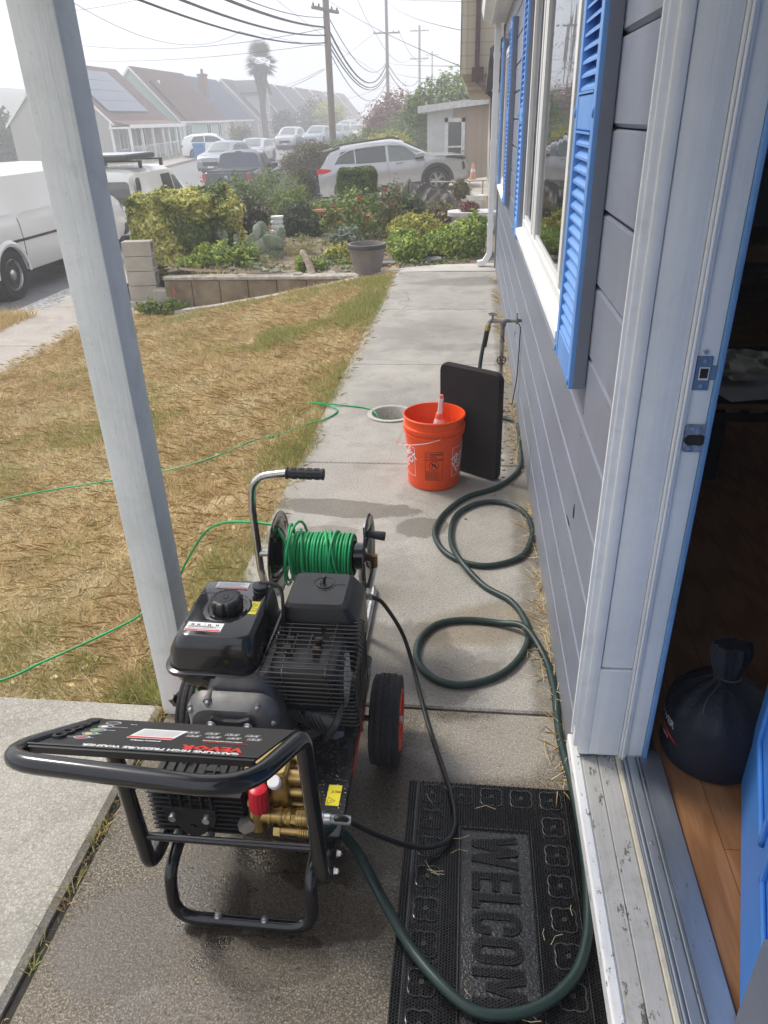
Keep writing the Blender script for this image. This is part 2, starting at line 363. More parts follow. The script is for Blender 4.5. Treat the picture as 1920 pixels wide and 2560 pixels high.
MAT['slab'] = concrete('drive_concrete', (.29, .272, .235), (.39, .368, .322), grit=.55)
MAT['curbc'] = concrete('curb_concrete', (.38, .36, .32), (.52, .49, .44), grit=.6)
MAT['oldwalk'] = concrete('sidewalk_concrete', (.30, .265, .23), (.40, .36, .32), grit=.6)
MAT['road'] = concrete('road_asphalt', (.17, .17, .175), (.22, .22, .225), grit=.7)
def crack_mat():
    return PM('joint_dirt', (.035, .032, .028), .95, var=.4, vs=20)
MAT['joint'] = crack_mat()
m, nt, b = new_mat('lawn_soil'); pos = world_coords(nt)
c = mixc(nt, ramp(nt, noise(nt, pos, 1.1, 6, .65), [(.36, 0.), (.62, 1.)]), (.26, .185, .11), (.52, .39, .22))
c = mixc(nt, ramp(nt, noise(nt, pos, .9, 5, .7, 1.), [(.56, 0.), (.66, 1.)]), c, (.24, .25, .08))
c = mixc(nt, ramp(nt, noise(nt, pos, 40, 5, .75), [(.42, 0.), (.66, 1.)]), c, (.60, .47, .27))
nt.links.new(c, b.inputs['Base Color']); b.inputs['Roughness'].default_value = .95; bump(nt, b, noise(nt, pos, 30, 5, .75), .9, .03)
MAT['lawn'] = m
MAT['soil'] = PM('garden_soil', (.16, .115, .08), .95, col2=(.29, .23, .17), vs=2.5, bmp=.8, bs=25, bd=.03, world=True, speck=(60, .62, (.40, .34, .27)))
MAT['ground'] = PM('far_ground', (.16, .15, .10), .95, col2=(.24, .21, .15), vs=.3, world=True)
m, nt, b = new_mat('gravel'); pos = world_coords(nt); vo = N(nt, 'ShaderNodeTexVoronoi'); vo.inputs['Scale'].default_value = 28; nt.links.new(pos, vo.inputs[0])
nt.links.new(mixc(nt, ramp(nt, vo.outputs['Color'], [(.2, 0.), (.8, 1.)]), (.20, .20, .20), (.50, .49, .47)), b.inputs['Base Color']); bump(nt, b, vo.outputs['Distance'], 1., .03); b.inputs['Roughness'].default_value = .9
MAT['gravel'] = m

# ================================================================ terrain
def lawn_z(x, y):
    d = max(0., -x - 1.0)
    if d <= 0: return -.012
    return max(-.03 - .2 * d, -.62)
def sheet(name, x0, x1, y0, y1, nx, ny, zf, mat, kind='structure', inside=None):
    g = G(); xs = np.linspace(x0, x1, nx + 1); ys = np.linspace(y0, y1, ny + 1)
    g.v = [(x, y, zf(x, y)) for y in ys for x in xs]
    g.f = [(j * (nx + 1) + i, j * (nx + 1) + i + 1, (j + 1) * (nx + 1) + i + 1, (j + 1) * (nx + 1) + i) for j in range(ny) for i in range(nx)
           if inside is None or inside((xs[i] + xs[i + 1]) / 2, (ys[j] + ys[j + 1]) / 2)]
    g.m = [0] * len(g.f)
    return struct(name, g, mat, kind, smooth=60)
sheet('ground', -300, 300, -200, 400, 24, 24, lambda x, y: -1.5 if y < 128 else .15, MAT['ground'])
nz = lambda x, y, s: mnoise.noise(V(x * s, y * s, 3.3))
def curb_y(x):        # near edge of the sloping curb strip that closes the lawn
    return 9.22 + .12 * max(0, -x - 1) if x < -.6 else 9.22
lawn = sheet('lawn', -6.55, -.885, 1.72, 9.95, 110, 150, lambda x, y: lawn_z(x, y) - .004 + .018 * nz(x, y, 2.3) + .01 * nz(x, y, 7) - (0.02 if x > -1.1 else 0), MAT['lawn'], inside=lambda x, y: x < -.9)
# walkway: slabs with open joints
def slab_box(g, x0, x1, y0, y1, z1, th=.1, b=.006): g.bbox(x0, x1, y0, y1, z1 - th, z1, b)
g = G()
for a, b_ in ((1.763, 3.607), (3.615, 5.423), (5.431, 7.24), (7.248, 9.2)): slab_box(g, -.897, .36, a, b_, 0)
walk = struct('walkway', g, MAT['walk'])
g = G(); g.box(-.9, .36, 1.7, 9.3, -.14, -.05); struct('joint_bed', g, MAT['joint'])
# the walkway ends in a paler band that runs on as the sloping curb
g = G(); pts = [(.36, 9.21, 9.72, .012), (-.3, 9.21, 9.66, .012), (-.75, 9.21, 9.52, .006), (-.95, 9.23, 9.47, -.012), (-1.3, 9.28, 9.45, -.07), (-1.9, 9.33, 9.47, -.20), (-2.6, 9.42, 9.55, -.335), (-3.3, 9.5, 9.62, -.46), (-3.9, 9.58, 9.70, -.55)]
for i, (x, a, b_, z) in enumerate(pts): g.v += [(x, a, z - .12), (x, a, z), (x, b_, z), (x, b_, z - .12)]
g.f = [(4 * i + j, 4 * i + j + 1, 4 * i + j + 5, 4 * i + j + 4) for i in range(len(pts) - 1) for j in range(3)] + [(0, 1, 2, 3), tuple(4 * (len(pts) - 1) + j for j in (3, 2, 1, 0))]; g.m = [0] * len(g.f)
struct('curb_strip', g, MAT['curbc'], bevel=.008)
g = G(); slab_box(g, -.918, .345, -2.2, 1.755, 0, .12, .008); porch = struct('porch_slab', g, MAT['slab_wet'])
g = G(); g.bbox(-4.0, -.942, -2.2, 1.70, -.12, .012, .014); struct('drive_slab', g, MAT['slab'])
g = G(); g.box(-.95, -.91, -2.2, 1.75, -.1, -.012); g.box(-.95, -.88, 1.70, 1.77, -.1, -.012); struct('crack_filler', g, MAT['joint'])
# garden bed behind the block wall, driveway beyond, street
sheet('garden_bed', -6.0, .4, 9.45, 21.9, 60, 96, lambda x, y: (-.05 if x > -1.2 else -.11) + .03 * nz(x, y, 1.4) + .015 * nz(x, y, 5) - max(0, -x - 4.35) * .45 - max(0, (9.62 + max(0, -x - 1.2) * .13) - y) * (1.5 if x < -1.1 else 0.3) + max(0, min(1, (y - 10) / 4)) * .04 - max(0, y - 17.5) * .05 - max(0, y - 21.0) * .4, MAT['soil'],
      inside=lambda x, y: y > 9.62 + max(0, -x - 1.25) * .147 + (.35 if x < -4.15 else 0) - (.12 if x > -1.2 else 0) and x > -5.9)
def drv_z(x): return float(np.interp(x, [-8, -7.2, -5.2, -3.85, -.94, .9], [-1.14, -1.12, -.86, -.66, -.38, -.24]))
sheet('driveway', -7.4, .9, 21.6, 28.5, 30, 4, lambda x, y: drv_z(x) + .012, MAT['curbc'])
YR = [-200, -10, 12, 20, 31, 40, 48, 68, 95, 130, 400]; ZRR = [-.74, -.76, -.86, -1.02, -1.22, -1.02, -.78, -.38, 0, .2, .2]
def ZR(y): return float(np.interp(y, YR, ZRR))
def ribbon(name, xl, xr, y0, y1, dz, mat, n=60, thick=.3, kind='structure'):
    g = G(); ys = np.linspace(y0, y1, n + 1)
    for y in ys: a, b_ = (xl(y) if callable(xl) else xl), (xr(y) if callable(xr) else xr); z = ZR(y) + dz; g.v += [(a, y, z - thick), (a, y, z), (b_, y, z), (b_, y, z - thick)]
    g.f = [(4 * i + j, 4 * i + j + 1, 4 * i + j + 5, 4 * i + j + 4) for i in range(n) for j in range(3)]; g.m = [0] * len(g.f)
    return struct(name, g, mat, kind, smooth=50)
RX = lambda y: -6.62 - max(0, y - 26) * .085; LX_ = lambda y: -18.2 - max(0, y - 30) * .05
ribbon('road', LX_, RX, -8, 130, 0, MAT['road'])
ribbon('kerb', -6.62, -6.5, -6, 19.8, .09, MAT['oldwalk'])
g = G(); g.box(-6.5, -5.9, 9.0, 19.9, -.9, -.655); struct('gravel_strip', g, MAT['gravel'])
g = G()
for a, b_ in ((-3, 4.2), (4.22, 8.05), (8.07, 10.1), (10.12, 12.2), (12.22, 15), (15.02, 19.9)): g.bbox(-5.95, -4.86, a, b_, -.8, -.605, .01)
g.bbox(-4.83, -4.3, 9.9, 11.2, -.8, -.60, .01); struct('sidewalk', g, MAT['oldwalk'])
# far pavement and front yards across the street
ribbon('far_pavement', lambda y: LX_(y) - 2.0, LX_, -8, 130, .13, MAT['oldwalk'])
MAT['drygrass'] = PM('dry_verge', (.24, .21, .11), .95, col2=(.16, .17, .08), vs=1.2, world=True, bmp=.5, bs=20, bd=.03)
ribbon('front_yards', -90, lambda y: LX_(y) - 2.0, -8, 130, .15, MAT['drygrass'])
ribbon('near_yards', lambda y: RX(y) + .02, 40, 28.6, 130, .16, MAT['drygrass'])

# ================================================================ lawn cover (blades, straw)
def blades(name, X, Y, zf, hgt, wid, lean, vals, mat, kind='stuff'):
    n = len(X); Z = np.array([zf(a, b_) for a, b_ in zip(X, Y)]); th = rng.random(n) * 2 * np.pi; dx = np.cos(th); dy = np.sin(th)
    ph = rng.random(n) * 2 * np.pi; wx = np.cos(ph) * wid / 2; wy = np.sin(ph) * wid / 2
    B = np.stack([X, Y, Z], 1); up = np.stack([dx * lean * hgt, dy * lean * hgt, hgt * np.sqrt(np.maximum(.02, 1 - lean ** 2))], 1)
    Wv = np.stack([wx, wy, np.zeros(n)], 1); mid = B + up * .55 + np.array([0, 0, 1.]) * (hgt * .08)[:, None]
    q = np.stack([B - Wv, B + Wv, mid + Wv * .7, B + up, mid - Wv * .7], 1).reshape(-1, 3)
    o = np_mesh(name, q, 5, vals, mat); o['kind'] = kind; return o
MAT['blade'] = leafmat('lawn_blades', [(.76, .64, .39), (.78, .62, .33), (.66, .47, .24), (.60, .50, .22), (.42, .42, .13), (.33, .42, .10)], .7, .15)
def gfield(x, y):     # greener patches, greener near the kerbs of the lawn
    f = mnoise.fractal(V(x * .9, y * .9, 1.7), .8, 2., 4) * .9 + (.62 if x > -1.15 else 0) * (.3 + .7 * math.sin(y * 3.1) ** 2) + (.12 if y > 4.2 and x > -4 else -.05) - .16 - (.30 if y < 3.0 and x < -1.1 else 0)
    return f
def scatter_lawn(n, x0, x1, y0, y1, dens):
    X = []; Y = []; 
    xs = x0 + (x1 - x0) * rng.random(n); ys = y0 + (y1 - y0) * rng.random(n) ** dens
    return xs, ys
xs, ys = scatter_lawn(430000, -5.0, -.86, 1.72, 9.9, 1.25)
keep = np.array([(y < curb_y(x) + .05) for x, y in zip(xs, ys)]); xs = xs[keep]; ys = ys[keep]
gf = np.array([gfield(a, b_) for a, b_ in zip(xs, ys)]); den = np.array([mnoise.noise(V(a * 1.7, b_ * 1.7, 9.)) for a, b_ in zip(xs, ys)])
green = rng.random(len(xs)) < np.clip(.05 + (gf - .02) * 1.1, .03, .62)
lying = (~green) & (rng.random(len(xs)) < .8)
k = (green | (rng.random(len(xs)) < .85 + den * .9)) & (np.array([mnoise.noise(V(a * 2.6, b_ * 2.6, 41.)) for a, b_ in zip(xs, ys)]) < .22 + .35 * rng.random(len(xs))); xs, ys, gf, green, lying = xs[k], ys[k], gf[k], green[k], lying[k]
h = np.where(green, .03 + .05 * rng.random(len(xs)) + .05 * np.clip(gf, 0, .6), np.where(lying, .05 + .11 * rng.random(len(xs)), .03 + .05 * rng.random(len(xs))))
h *= np.where(xs > -1.0, .8, 1.)
lean = np.where(lying, .93 + .06 * rng.random(len(xs)), .25 + .5 * rng.random(len(xs)))
patch = np.array([mnoise.fractal(V(a * 1.5, b_ * 1.5, 22.), .7, 2., 3) for a, b_ in zip(xs, ys)]); vals = np.where(green, .60 + .4 * rng.random(len(xs)), np.clip(.24 + patch * .45 + rng.random(len(xs)) * .26 - .1, 0, .62))
blades('lawn_grass', xs, ys, lambda a, b_: lawn_z(a, b_) - .006 + .018 * nz(a, b_, 2.3), h, np.where(lying, .0014, .0024) * (1 + .17 * ys), lean, vals, MAT['blade'])
# tufts: upright clumps of mixed dry and green blades, thicker along the walkway edge
tx = np.concatenate([-4.9 + 4.0 * rng.random(1500), -.96 + .05 * rng.normal(size=420)]); ty = np.concatenate([1.8 + 7.6 * rng.random(1500) ** 1.2, 1.8 + 7.3 * rng.random(420)])
kk = np.array([mnoise.noise(V(a * 1.1, b_ * 1.1, 77.)) > -.05 for a, b_ in zip(tx, ty)]) & (ty < 9.2) & (tx < -.86); tx = tx[kk]; ty = ty[kk]; nb = 26
X = np.repeat(tx, nb) + rng.normal(size=len(tx) * nb) * .022; Y = np.repeat(ty, nb) + rng.normal(size=len(tx) * nb) * .022; n_ = len(X)
gv = np.repeat(np.clip(np.array([gfield(a, b_) for a, b_ in zip(tx, ty)]) * .9 + .30 + .28 * rng.normal(size=len(tx)), 0, 1), nb)
blades('grass_tufts', X, Y, lambda a, b_: lawn_z(a, b_) - .01, np.repeat((.05 + .075 * rng.random(len(tx))) * np.where(tx > -1.1, .6, 1.), nb) * (.6 + .6 * rng.random(n_)), .0024 * (1 + .16 * Y), .15 + .65 * rng.random(n_), np.clip(gv + rng.normal(size=n_) * .12, 0, 1), MAT['blade'])
n_ = 500; lx = -4.6 + 3.7 * rng.random(n_); ly = 1.85 + 7 * rng.random(n_) ** 1.5; lzv = np.array([lawn_z(a, b_) for a, b_ in zip(lx, ly)]) + .015
o = np_mesh('fallen_leaves', leaf_quads(np.stack([lx, ly, lzv], 1), .016, .55, 1.6), 4, rng.random(n_) * .35, MAT['blade']); o['kind'] = 'stuff'
# parkway grass beside the street and weeds in cracks
xs = -6.5 + .62 * rng.random(9000); ys = 4 + 5.6 * rng.random(9000); h = .08 + .16 * rng.random(9000)
blades('verge_grass', xs, ys, lambda a, b_: -.66, h, .009 * np.ones(9000), .3 + .4 * rng.random(9000), np.clip(rng.random(9000) * .6 + .1, 0, 1), MAT['blade'])
g = G(); g.box(-6.5, -5.95, -3, 9.0, -.9, -.66); struct('verge_soil', g, MAT['lawn'])
cx = []; cy = []
for (yy, n_, sp) in ((1.55, 130, .05), (1.22, 70, .04), (1.05, 40, .04), (1.35, 40, .05), (.9, 20, .04), (.72, 14, .02), (1.68, 110, .04)):
    cy += list(yy + rng.normal(size=n_) * sp); cx += list(-.929 + rng.normal(size=n_) * .007)
n_ = len(cx); blades('crack_weeds', np.array(cx), np.array(cy), lambda a, b_: -.015, .02 + .05 * rng.random(n_), .003 * np.ones(n_), .4 + .5 * rng.random(n_), .2 + .8 * rng.random(n_), MAT['blade'])
xs = .335 - np.abs(rng.normal(size=2600)) * .03; ys = 1.45 + 7.5 * rng.random(2600); kk = np.array([mnoise.noise(V(0, y * 1.6, 4)) > -.05 or 3.6 < y < 4.6 for y in ys]); xs = xs[kk]; ys = ys[kk]; n_ = len(xs)
blades('wall_foot_straw', xs, ys, lambda a, b_: .003, .03 + .08 * rng.random(n_), .0025 * np.ones(n_), .85 + .14 * rng.random(n_), .4 * rng.random(n_), MAT['blade'])
# dry clippings blown on the concrete and the mat
g = G()
for i in range(34):
    x = random.uniform(-.1, .31); y = random.choice([random.uniform(.75, 1.75), random.uniform(1.2, 2.2)]); a = random.uniform(0, 6.3); L = random.uniform(.015, .06)
    z = .019 if y < 1.46 else .003
    g.tube([V(x, y, z + .002), V(x + L * .5 * math.cos(a), y + L * .5 * math.sin(a), z + .006), V(x + L * math.cos(a + .3), y + L * math.sin(a + .3), z + .002)], .0008, 4)
o = struct('grass_clippings', g, PM('straw', (.46, .38, .22), .9), kind='stuff')
g = G(); sx = rng.normal(size=220) * .13 + .2; sy = rng.normal(size=220) * .35 + 4.15
for x, y in zip(sx, sy):
    if x > .33: continue
    r = random.uniform(.004, .012); g.sphere((x, y, .003), (r, r * random.uniform(.6, 1.3), r * .5), 6, 4)
struct('leaf_litter', g, PM('litter', (.30, .22, .14), .95, var=.5, vs=40), kind='stuff')
# ================================================================ the grey house on the right
WX = .325
def paint(name, col, rough=.55, dirt=.0, dcol=(.3, .29, .26), grain=(60, 60, 3), bm=.25, spots=None, ioc=1.45):
    m, nt, b = new_mat(name); pos = world_coords(nt); gr = world_coords(nt, grain)
    c = mixc(nt, ramp(nt, noise(nt, pos, 3, 5, .6), [(.3, 0.), (.7, 1.)]), tuple(x * .9 for x in col), tuple(min(1, x * 1.06) for x in col))
    if dirt: c = mixc(nt, math_(nt, 'MULTIPLY', ramp(nt, noise(nt, pos, 7, 7, .72, 1.), [(.5, 0.), (.68, 1.)]), dirt), c, dcol)
    if spots: c = mixc(nt, ramp(nt, noise(nt, world_coords(nt, spots[2]), spots[0], 5, .8), [(spots[1], 0.), (spots[1] + .03, 1.)]), c, spots[3])
    if name == 'siding_paint':
        sx = N(nt, 'ShaderNodeSeparateXYZ'); nt.links.new(pos, sx.inputs[0]); c = mixc(nt, math_(nt, 'MULTIPLY', ramp(nt, math_(nt, 'ADD', math_(nt, 'MULTIPLY', sx.outputs[2], 1.6), noise(nt, pos, 6, 6, .7)), [(.45, 1.), (.8, 0.)]), .45), c, (.25, .235, .21))
        c = mixc(nt, ramp(nt, noise(nt, world_coords(nt, (1, 2.2, 14)), 3, 6, .75), [(.66, 0.), (.70, 1.)]), c, (.36, .37, .39))
    nt.links.new(c, b.inputs['Base Color']); b.inputs['Roughness'].default_value = rough; b.inputs['IOR'].default_value = ioc
    bump(nt, b, math_(nt, 'ADD', noise(nt, gr, 1, 4, .6), math_(nt, 'MULTIPLY', noise(nt, pos, 35, 4, .6), .5)), bm, .003)
    return m
MAT['siding'] = paint('siding_paint', (.19, .212, .268), .45, .30, (.15, .15, .16), (40, 3, 60), .22, (30, .715, (1, .5, 1), (.10, .09, .08)))
MAT['trim'] = paint('white_trim', (.86, .87, .86), .5, .25, (.50, .49, .45), (60, 60, 2.5), .3, (60, .69, (1, 1, .6), (.25, .22, .19)))
MAT['jamb'] = paint('door_frame_paint', (.84, .85, .82), .5, .15, (.55, .57, .58), (70, 70, 2.2), .4, (70, .72, (1, 1, .4), (.22, .22, .22)))
MAT['post'] = paint('post_paint', (.78, .80, .77), .6, .5, (.56, .60, .52), (60, 60, 4), .8, (190, .655, (1, 1, .3), (.34, .36, .32)))
MAT['blue'] = paint('blue_paint', (.12, .30, .68), .42, .0, grain=(60, 60, 3), bm=.35)
MAT['doorblue'] = paint('door_blue', (.06, .24, .66), .42, .0, bm=.2)
MAT['sill'] = paint('sill_wood', (.40, .39, .37), .75, .7, (.24, .23, .20), (60, 4, 60), .7, (26, .60, (1, .35, 1), (.10, .10, .08)))
MAT['sillwhite'] = paint('sill_white', (.68, .68, .68), .6, .2, grain=(40, 4, 40), bm=.8, spots=(60, .60, (1, .4, 1), (.16, .14, .12)))
MAT['vinyl'] = PM('vinyl_frame', (.72, .72, .71), .4, var=.04)
MAT['dark'] = PM('dark_gap', (.02, .02, .02), .8)
MAT['alu'] = PM('aluminium', (.42, .45, .49), .42, .75, var=.2, vs=12, bmp=.15, bs=60, stretch=(1, .2, 1), speck=(90, .68, (.10, .09, .08)))
MAT['screw'] = PM('zinc', (.62, .63, .65), .32, .9, var=.15)
m, nt, b = new_mat('window_glass'); nt.nodes.remove(b)
gl = N(nt, 'ShaderNodeBsdfGlossy'); gl.inputs['Roughness'].default_value = .012; gl.inputs[0].default_value = (.93, .95, .96, 1); trn = N(nt, 'ShaderNodeBsdfTransparent'); trn.inputs[0].default_value = (.62, .66, .66, 1)
frs = N(nt, 'ShaderNodeFresnel'); frs.inputs[0].default_value = 2.1; bn_ = N(nt, 'ShaderNodeBump'); bn_.inputs['Strength'].default_value = .03; bn_.inputs['Distance'].default_value = .05; nt.links.new(noise(nt, world_coords(nt), 3.2, 2, .4), bn_.inputs['Height']); nt.links.new(bn_.outputs[0], gl.inputs['Normal'])
ms = N(nt, 'ShaderNodeMixShader'); nt.links.new(frs.outputs[0], ms.inputs[0]); nt.links.new(trn.outputs[0], ms.inputs[1]); nt.links.new(gl.outputs[0], ms.inputs[2]); nt.links.new(ms.outputs[0], nt.nodes['Material Output'].inputs[0]); MAT['glass'] = m
house = thing('grey_house', 'grey clapboard house wall with blue shutters and open front door', 'house', (WX, 5, 0))
YE = 9.42; NJ = 1.45; GZ = [.0, .17, .352, .53, .712, .892, 1.073, 1.258, 1.433, 1.617, 1.80, 1.98, 2.16, 2.34, 2.56]
WIN = [(2.36, 4.70, 1.06, 2.26), (7.02, 8.42, 1.02, 2.20)]
g = G(); gp = .011; ch = .010
def board(g, y0, y1, z0, z1):
    """one siding board with a V at its lower and upper edge"""
    pr = [(WX + .05, z0), (WX + .012, z0 + .001), (WX, z0 + ch), (WX, z1 - ch * .6), (WX + .009, z1 - .002), (WX + .05, z1 - .0005)]
    n = max(1, int((y1 - y0) / .4)); ys = [y0 + (y1 - y0) * i / n for i in range(n + 1)]
    for i in range(n):
        a, b_ = ys[i], ys[i + 1]
        g.add([V(x, a, z) for x, z in pr] + [V(x, b_, z) for x, z in pr], [(j, j + 1, j + 7, j + 6) for j in range(5)])
    g.add([V(x, y0, z) for x, z in pr], [(0, 1, 2, 3, 4, 5)]); g.add([V(x, y1, z) for x, z in pr], [(5, 4, 3, 2, 1, 0)])
for i in range(len(GZ) - 1):
    z0, z1 = GZ[i], GZ[i + 1]; segs = [(NJ + .005, YE)] 
    for (a, b_, c0, c1) in WIN:
        if z1 > c0 and z0 < c1: segs = [s for (p, q_) in segs for s in ([(p, min(q_, a)), (max(p, b_), q_)] if a < q_ and b_ > p else [(p, q_)]) if s[1] - s[0] > .01]
    for (p, q_) in segs: board(g, p, q_, z0, z1)
    if z0 > 2.1: board(g, -2.5, NJ + .005, z0, z1)
for z0, z1 in zip(GZ[:-1], GZ[1:]): board(g, -2.5, .5, z0, z1)
part('siding', g, MAT['siding'], house, smooth=20)
g = G()
for i in range(len(GZ) - 1):
    for k in range(24):
        y = 1.56 + k * .41 + .03 * math.sin(k * 7 + i)
        for dz in (.03, GZ[i + 1] - GZ[i] - .03):
            if any(a < y < b_ and c0 < GZ[i] + dz < c1 for a, b_, c0, c1 in WIN) or y > YE - .05: continue
            g.cyl((WX - .0012, y, GZ[i] + dz), (WX + .002, y, GZ[i] + dz), .0035, n=8)
part('nail_heads', g, MAT['siding'], house)['kind'] = 'stuff'
g = G(); g.box(WX + .045, WX + .15, NJ + .06, YE - .01, -.1, 2.58); 
for (a, b_, c0, c1) in WIN: pass
g2 = G()
def wallbox(g, y0, y1, holes, x0, x1, z0, z1):
    ys = sorted({y0, y1, *[h[0] for h in holes], *[h[1] for h in holes]})
    for a, b_ in zip(ys[:-1], ys[1:]):
        zz = [(z0, z1)]
        for h in holes:
            if h[0] <= a and h[1] >= b_: zz = [(z0, h[2]), (h[3], z1)]
        for p, q_ in zz: g.box(x0, x1, a, b_, p, q_)
g = G(); wallbox(g, NJ + .04, YE - .012, WIN, WX + .046, WX + .14, -.1, 2.58); g.box(WX + .046, WX + .14, -2.5, .5, -.1, 2.58); g.box(WX + .046, WX + .14, .5, NJ + .04, 2.25, 2.58)
part('wall_core', g, MAT['dark'], house, smooth=0)
# end wall and room inside
MAT['roomwall'] = PM('room_wall', (.16, .18, .21), .8, var=.08, vs=2)
g = G(); g.box(WX + .05, 4.6, YE - .012, YE + .08, -.1, 2.58); part('end_wall', g, MAT['siding'], house, smooth=0)
g = G(); g.box(WX + .14, 4.6, -2.4, YE - .02, 2.45, 2.5); g.box(4.5, 4.6, -2.4, 2.3, .14, 2.45); g.box(4.5, 4.6, 4.0, YE - .02, .14, 2.45); g.box(4.5, 4.6, 2.3, 4.0, .14, .7); g.box(4.5, 4.6, 2.3, 4.0, 2.1, 2.45); g.box(WX + .14, 4.5, -2.5, -2.4, .14, 2.45); g.box(WX + .14, 4.5, 7.7, 7.8, .14, 2.45)  # room shell; unseen opening in the side wall added to light the table
part('room_wall', g, MAT['roomwall'], house, smooth=0)
m, nt, b = new_mat('oak_floor'); pos = world_coords(nt); gp_ = world_coords(nt, (14, 1.6, 1)); 
bk = N(nt, 'ShaderNodeTexBrick'); bk.inputs['Scale'].default_value = 1; bk.inputs['Brick Width'].default_value = 1.2; bk.inputs['Row Height'].default_value = .125; bk.inputs['Mortar Size'].default_value = .0012; bk.offset = .37
mp = N(nt, 'ShaderNodeMapping'); mp.inputs['Rotation'].default_value = (0, 0, math.pi / 2); nt.links.new(pos, mp.inputs[0]); nt.links.new(mp.outputs[0], bk.inputs[0])
bk.inputs['Color1'].default_value = (.9, .9, .9, 1); bk.inputs['Color2'].default_value = (1, 1, 1, 1); bk.inputs['Mortar'].default_value = (.35, .3, .25, 1)
wv = N(nt, 'ShaderNodeTexWave', wave_type='RINGS'); wv.inputs['Scale'].default_value = .9; wv.inputs['Distortion'].default_value = 9; wv.inputs['Detail'].default_value = 4; wv.inputs['Detail Scale'].default_value = 1.4; nt.links.new(world_coords(nt, (9, 1.1, 1)), wv.inputs[0])
c = mixc(nt, ramp(nt, wv.outputs['Fac'], [(.2, 0.), (.9, 1.)]), (.36, .175, .075), (.22, .095, .036)); c = mixc(nt, ramp(nt, noise(nt, world_coords(nt, (120, 5, 1)), 1, 4, .7), [(.35, 0.), (.7, 1.)]), c, (.26, .12, .05))
nt.links.new(mixc(nt, 1., c, bk.outputs[0], 'MULTIPLY'), b.inputs['Base Color']); b.inputs['Roughness'].default_value = .38; MAT['oak'] = m
g = G(); g.box(.535, 4.5, -2.4, 7.7, .06, .14); part('floor', g, MAT['oak'], house, smooth=0)
g = G(); g.box(WX + .14, 4.5, 7.62, 7.7, .14, .24); g.box(WX + .14, 4.5, 6.6, 7.7, .52, .66); part('baseboard', g, PM('varnished_trim', (.22, .12, .06), .5), house, smooth=0)
# fascia, soffit, roof over wall and the porch roof whose shade falls on the door
g = G(); g.box(.20, WX + .2, 1.9, YE + .05, 2.52, 2.56); g.box(.17, .20, 1.9, YE + .05, 2.50, 2.66)
part('soffit', g, MAT['trim'], house, smooth=0)
g = G(); pr = [(.07, 2.64), (.09, 2.55), (.168, 2.53), (.168, 2.66)]
g.prism([(-x, z) for x, z in pr], (0, 1.9, 0), (-1, 0, 0), (0, 0, 1), (0, YE - 1.86, 0)); part('gutter', g, MAT['trim'], house, smooth=0)
MAT['shingle'] = PM('roof_shingle', (.10, .10, .105), .95, var=.3, vs=9, bmp=.6, bs=40, bd=.01)
g = G(); g.add([V(.1, -2.6, 2.74), V(.1, YE + .25, 2.74), V(2.4, YE + .25, 3.7), V(2.4, -2.6, 3.7), V(.1, -2.6, 2.68), V(.1, YE + .25, 2.68), V(2.4, YE + .25, 3.64), V(2.4, -2.6, 3.64)], [(0, 3, 2, 1), (4, 5, 6, 7), (0, 1, 5, 4), (1, 2, 6, 5), (2, 3, 7, 6), (3, 0, 4, 7)])
g.box(2.4, 4.8, -2.6, YE + .25, 3.6, 3.7); part('roof', g, MAT['shingle'], house, smooth=0)
g = G(); g.box(-1.0, WX + .3, .35, 1.9, 2.40, 2.62); part('porch_roof', g, MAT['trim'], house, smooth=0)  # unseen porch roof, depth cut back so more light reaches the door frame
# windows
def window(y0, y1, z0, z1, panes, stiles):
    w_ = G(); X0, X1 = WX - .014, WX + .06; fr = .05
    w_.bbox(X0, X1, y0, y1, z0, z0 + fr, .003); w_.bbox(X0, X1, y0, y1, z1 - fr, z1, .003); w_.bbox(X0 + .006, X1, y0, y0 + .03, z0 + fr, z1 - fr, .003); w_.bbox(X0, X1, y1 - fr, y1, z0 + fr, z1 - fr, .004)
    o = part('window', w_, MAT['vinyl'], house, smooth=30)
    for (a, b_, pr_) in stiles:
        s = G(); s.bbox(WX - pr_, WX + .05, a, b_, z0 + fr, z1 - fr, .002); part('stile', s, MAT['vinyl'], o, smooth=0)
    for (a, b_) in panes:
        each('sash_rail', ((a, b_, z0 + fr, z0 + fr + .022), (a, b_, z1 - fr - .022, z1 - fr)), lambda s, q_: s.bbox(WX - .004, WX + .03, *q_, .001), MAT['vinyl'], o, smooth=0)
        p = G(); p.box(WX + .003, WX + .007, a, b_, z0 + fr + .02, z1 - fr - .02); part('pane', p, MAT['glass'], o, smooth=0)
    si = G(); si.prism([(0, 0), (-.050, -.012), (-.050, -.042), (0, -.045)], (WX, y0 - .03, z0 + .004), (1, 0, 0), (0, 0, 1), (0, y1 - y0 + .06, 0))
    part('window_sill', si, MAT['trim'], o, smooth=0, bevel=.003)
    return o
win1 = window(*WIN[0], ((2.74, 3.84), (4.06, 4.65)), ((2.68, 2.74, .012), (3.84, 3.88, .012), (3.93, 3.99, .010), (4.02, 4.06, .014)))
window(*WIN[1], ((7.05, 7.68), (7.76, 8.37)), ((7.68, 7.76, .010),))
MAT['bronze'] = PM('bronze_screen', (.085, .08, .08), .5); g = G(); g.box(WX + .03, WX + .042, 2.39, 2.68, WIN[0][2] + .05, WIN[0][3] - .05)
for k_ in range(5): g.box(WX - .006 + .0065 * k_, WX + .03, 2.40 + .055 * k_, 2.43 + .055 * k_, WIN[0][2] + .05, WIN[0][3] - .05)
part('screen_frame', g, MAT['bronze'], win1, smooth=0)
g = G(); g.box(WX + .004, WX + .02, 3.885, 3.925, WIN[0][2] + .05, WIN[0][3] - .05); part('screen_gap', g, MAT['bronze'], win1, smooth=0)
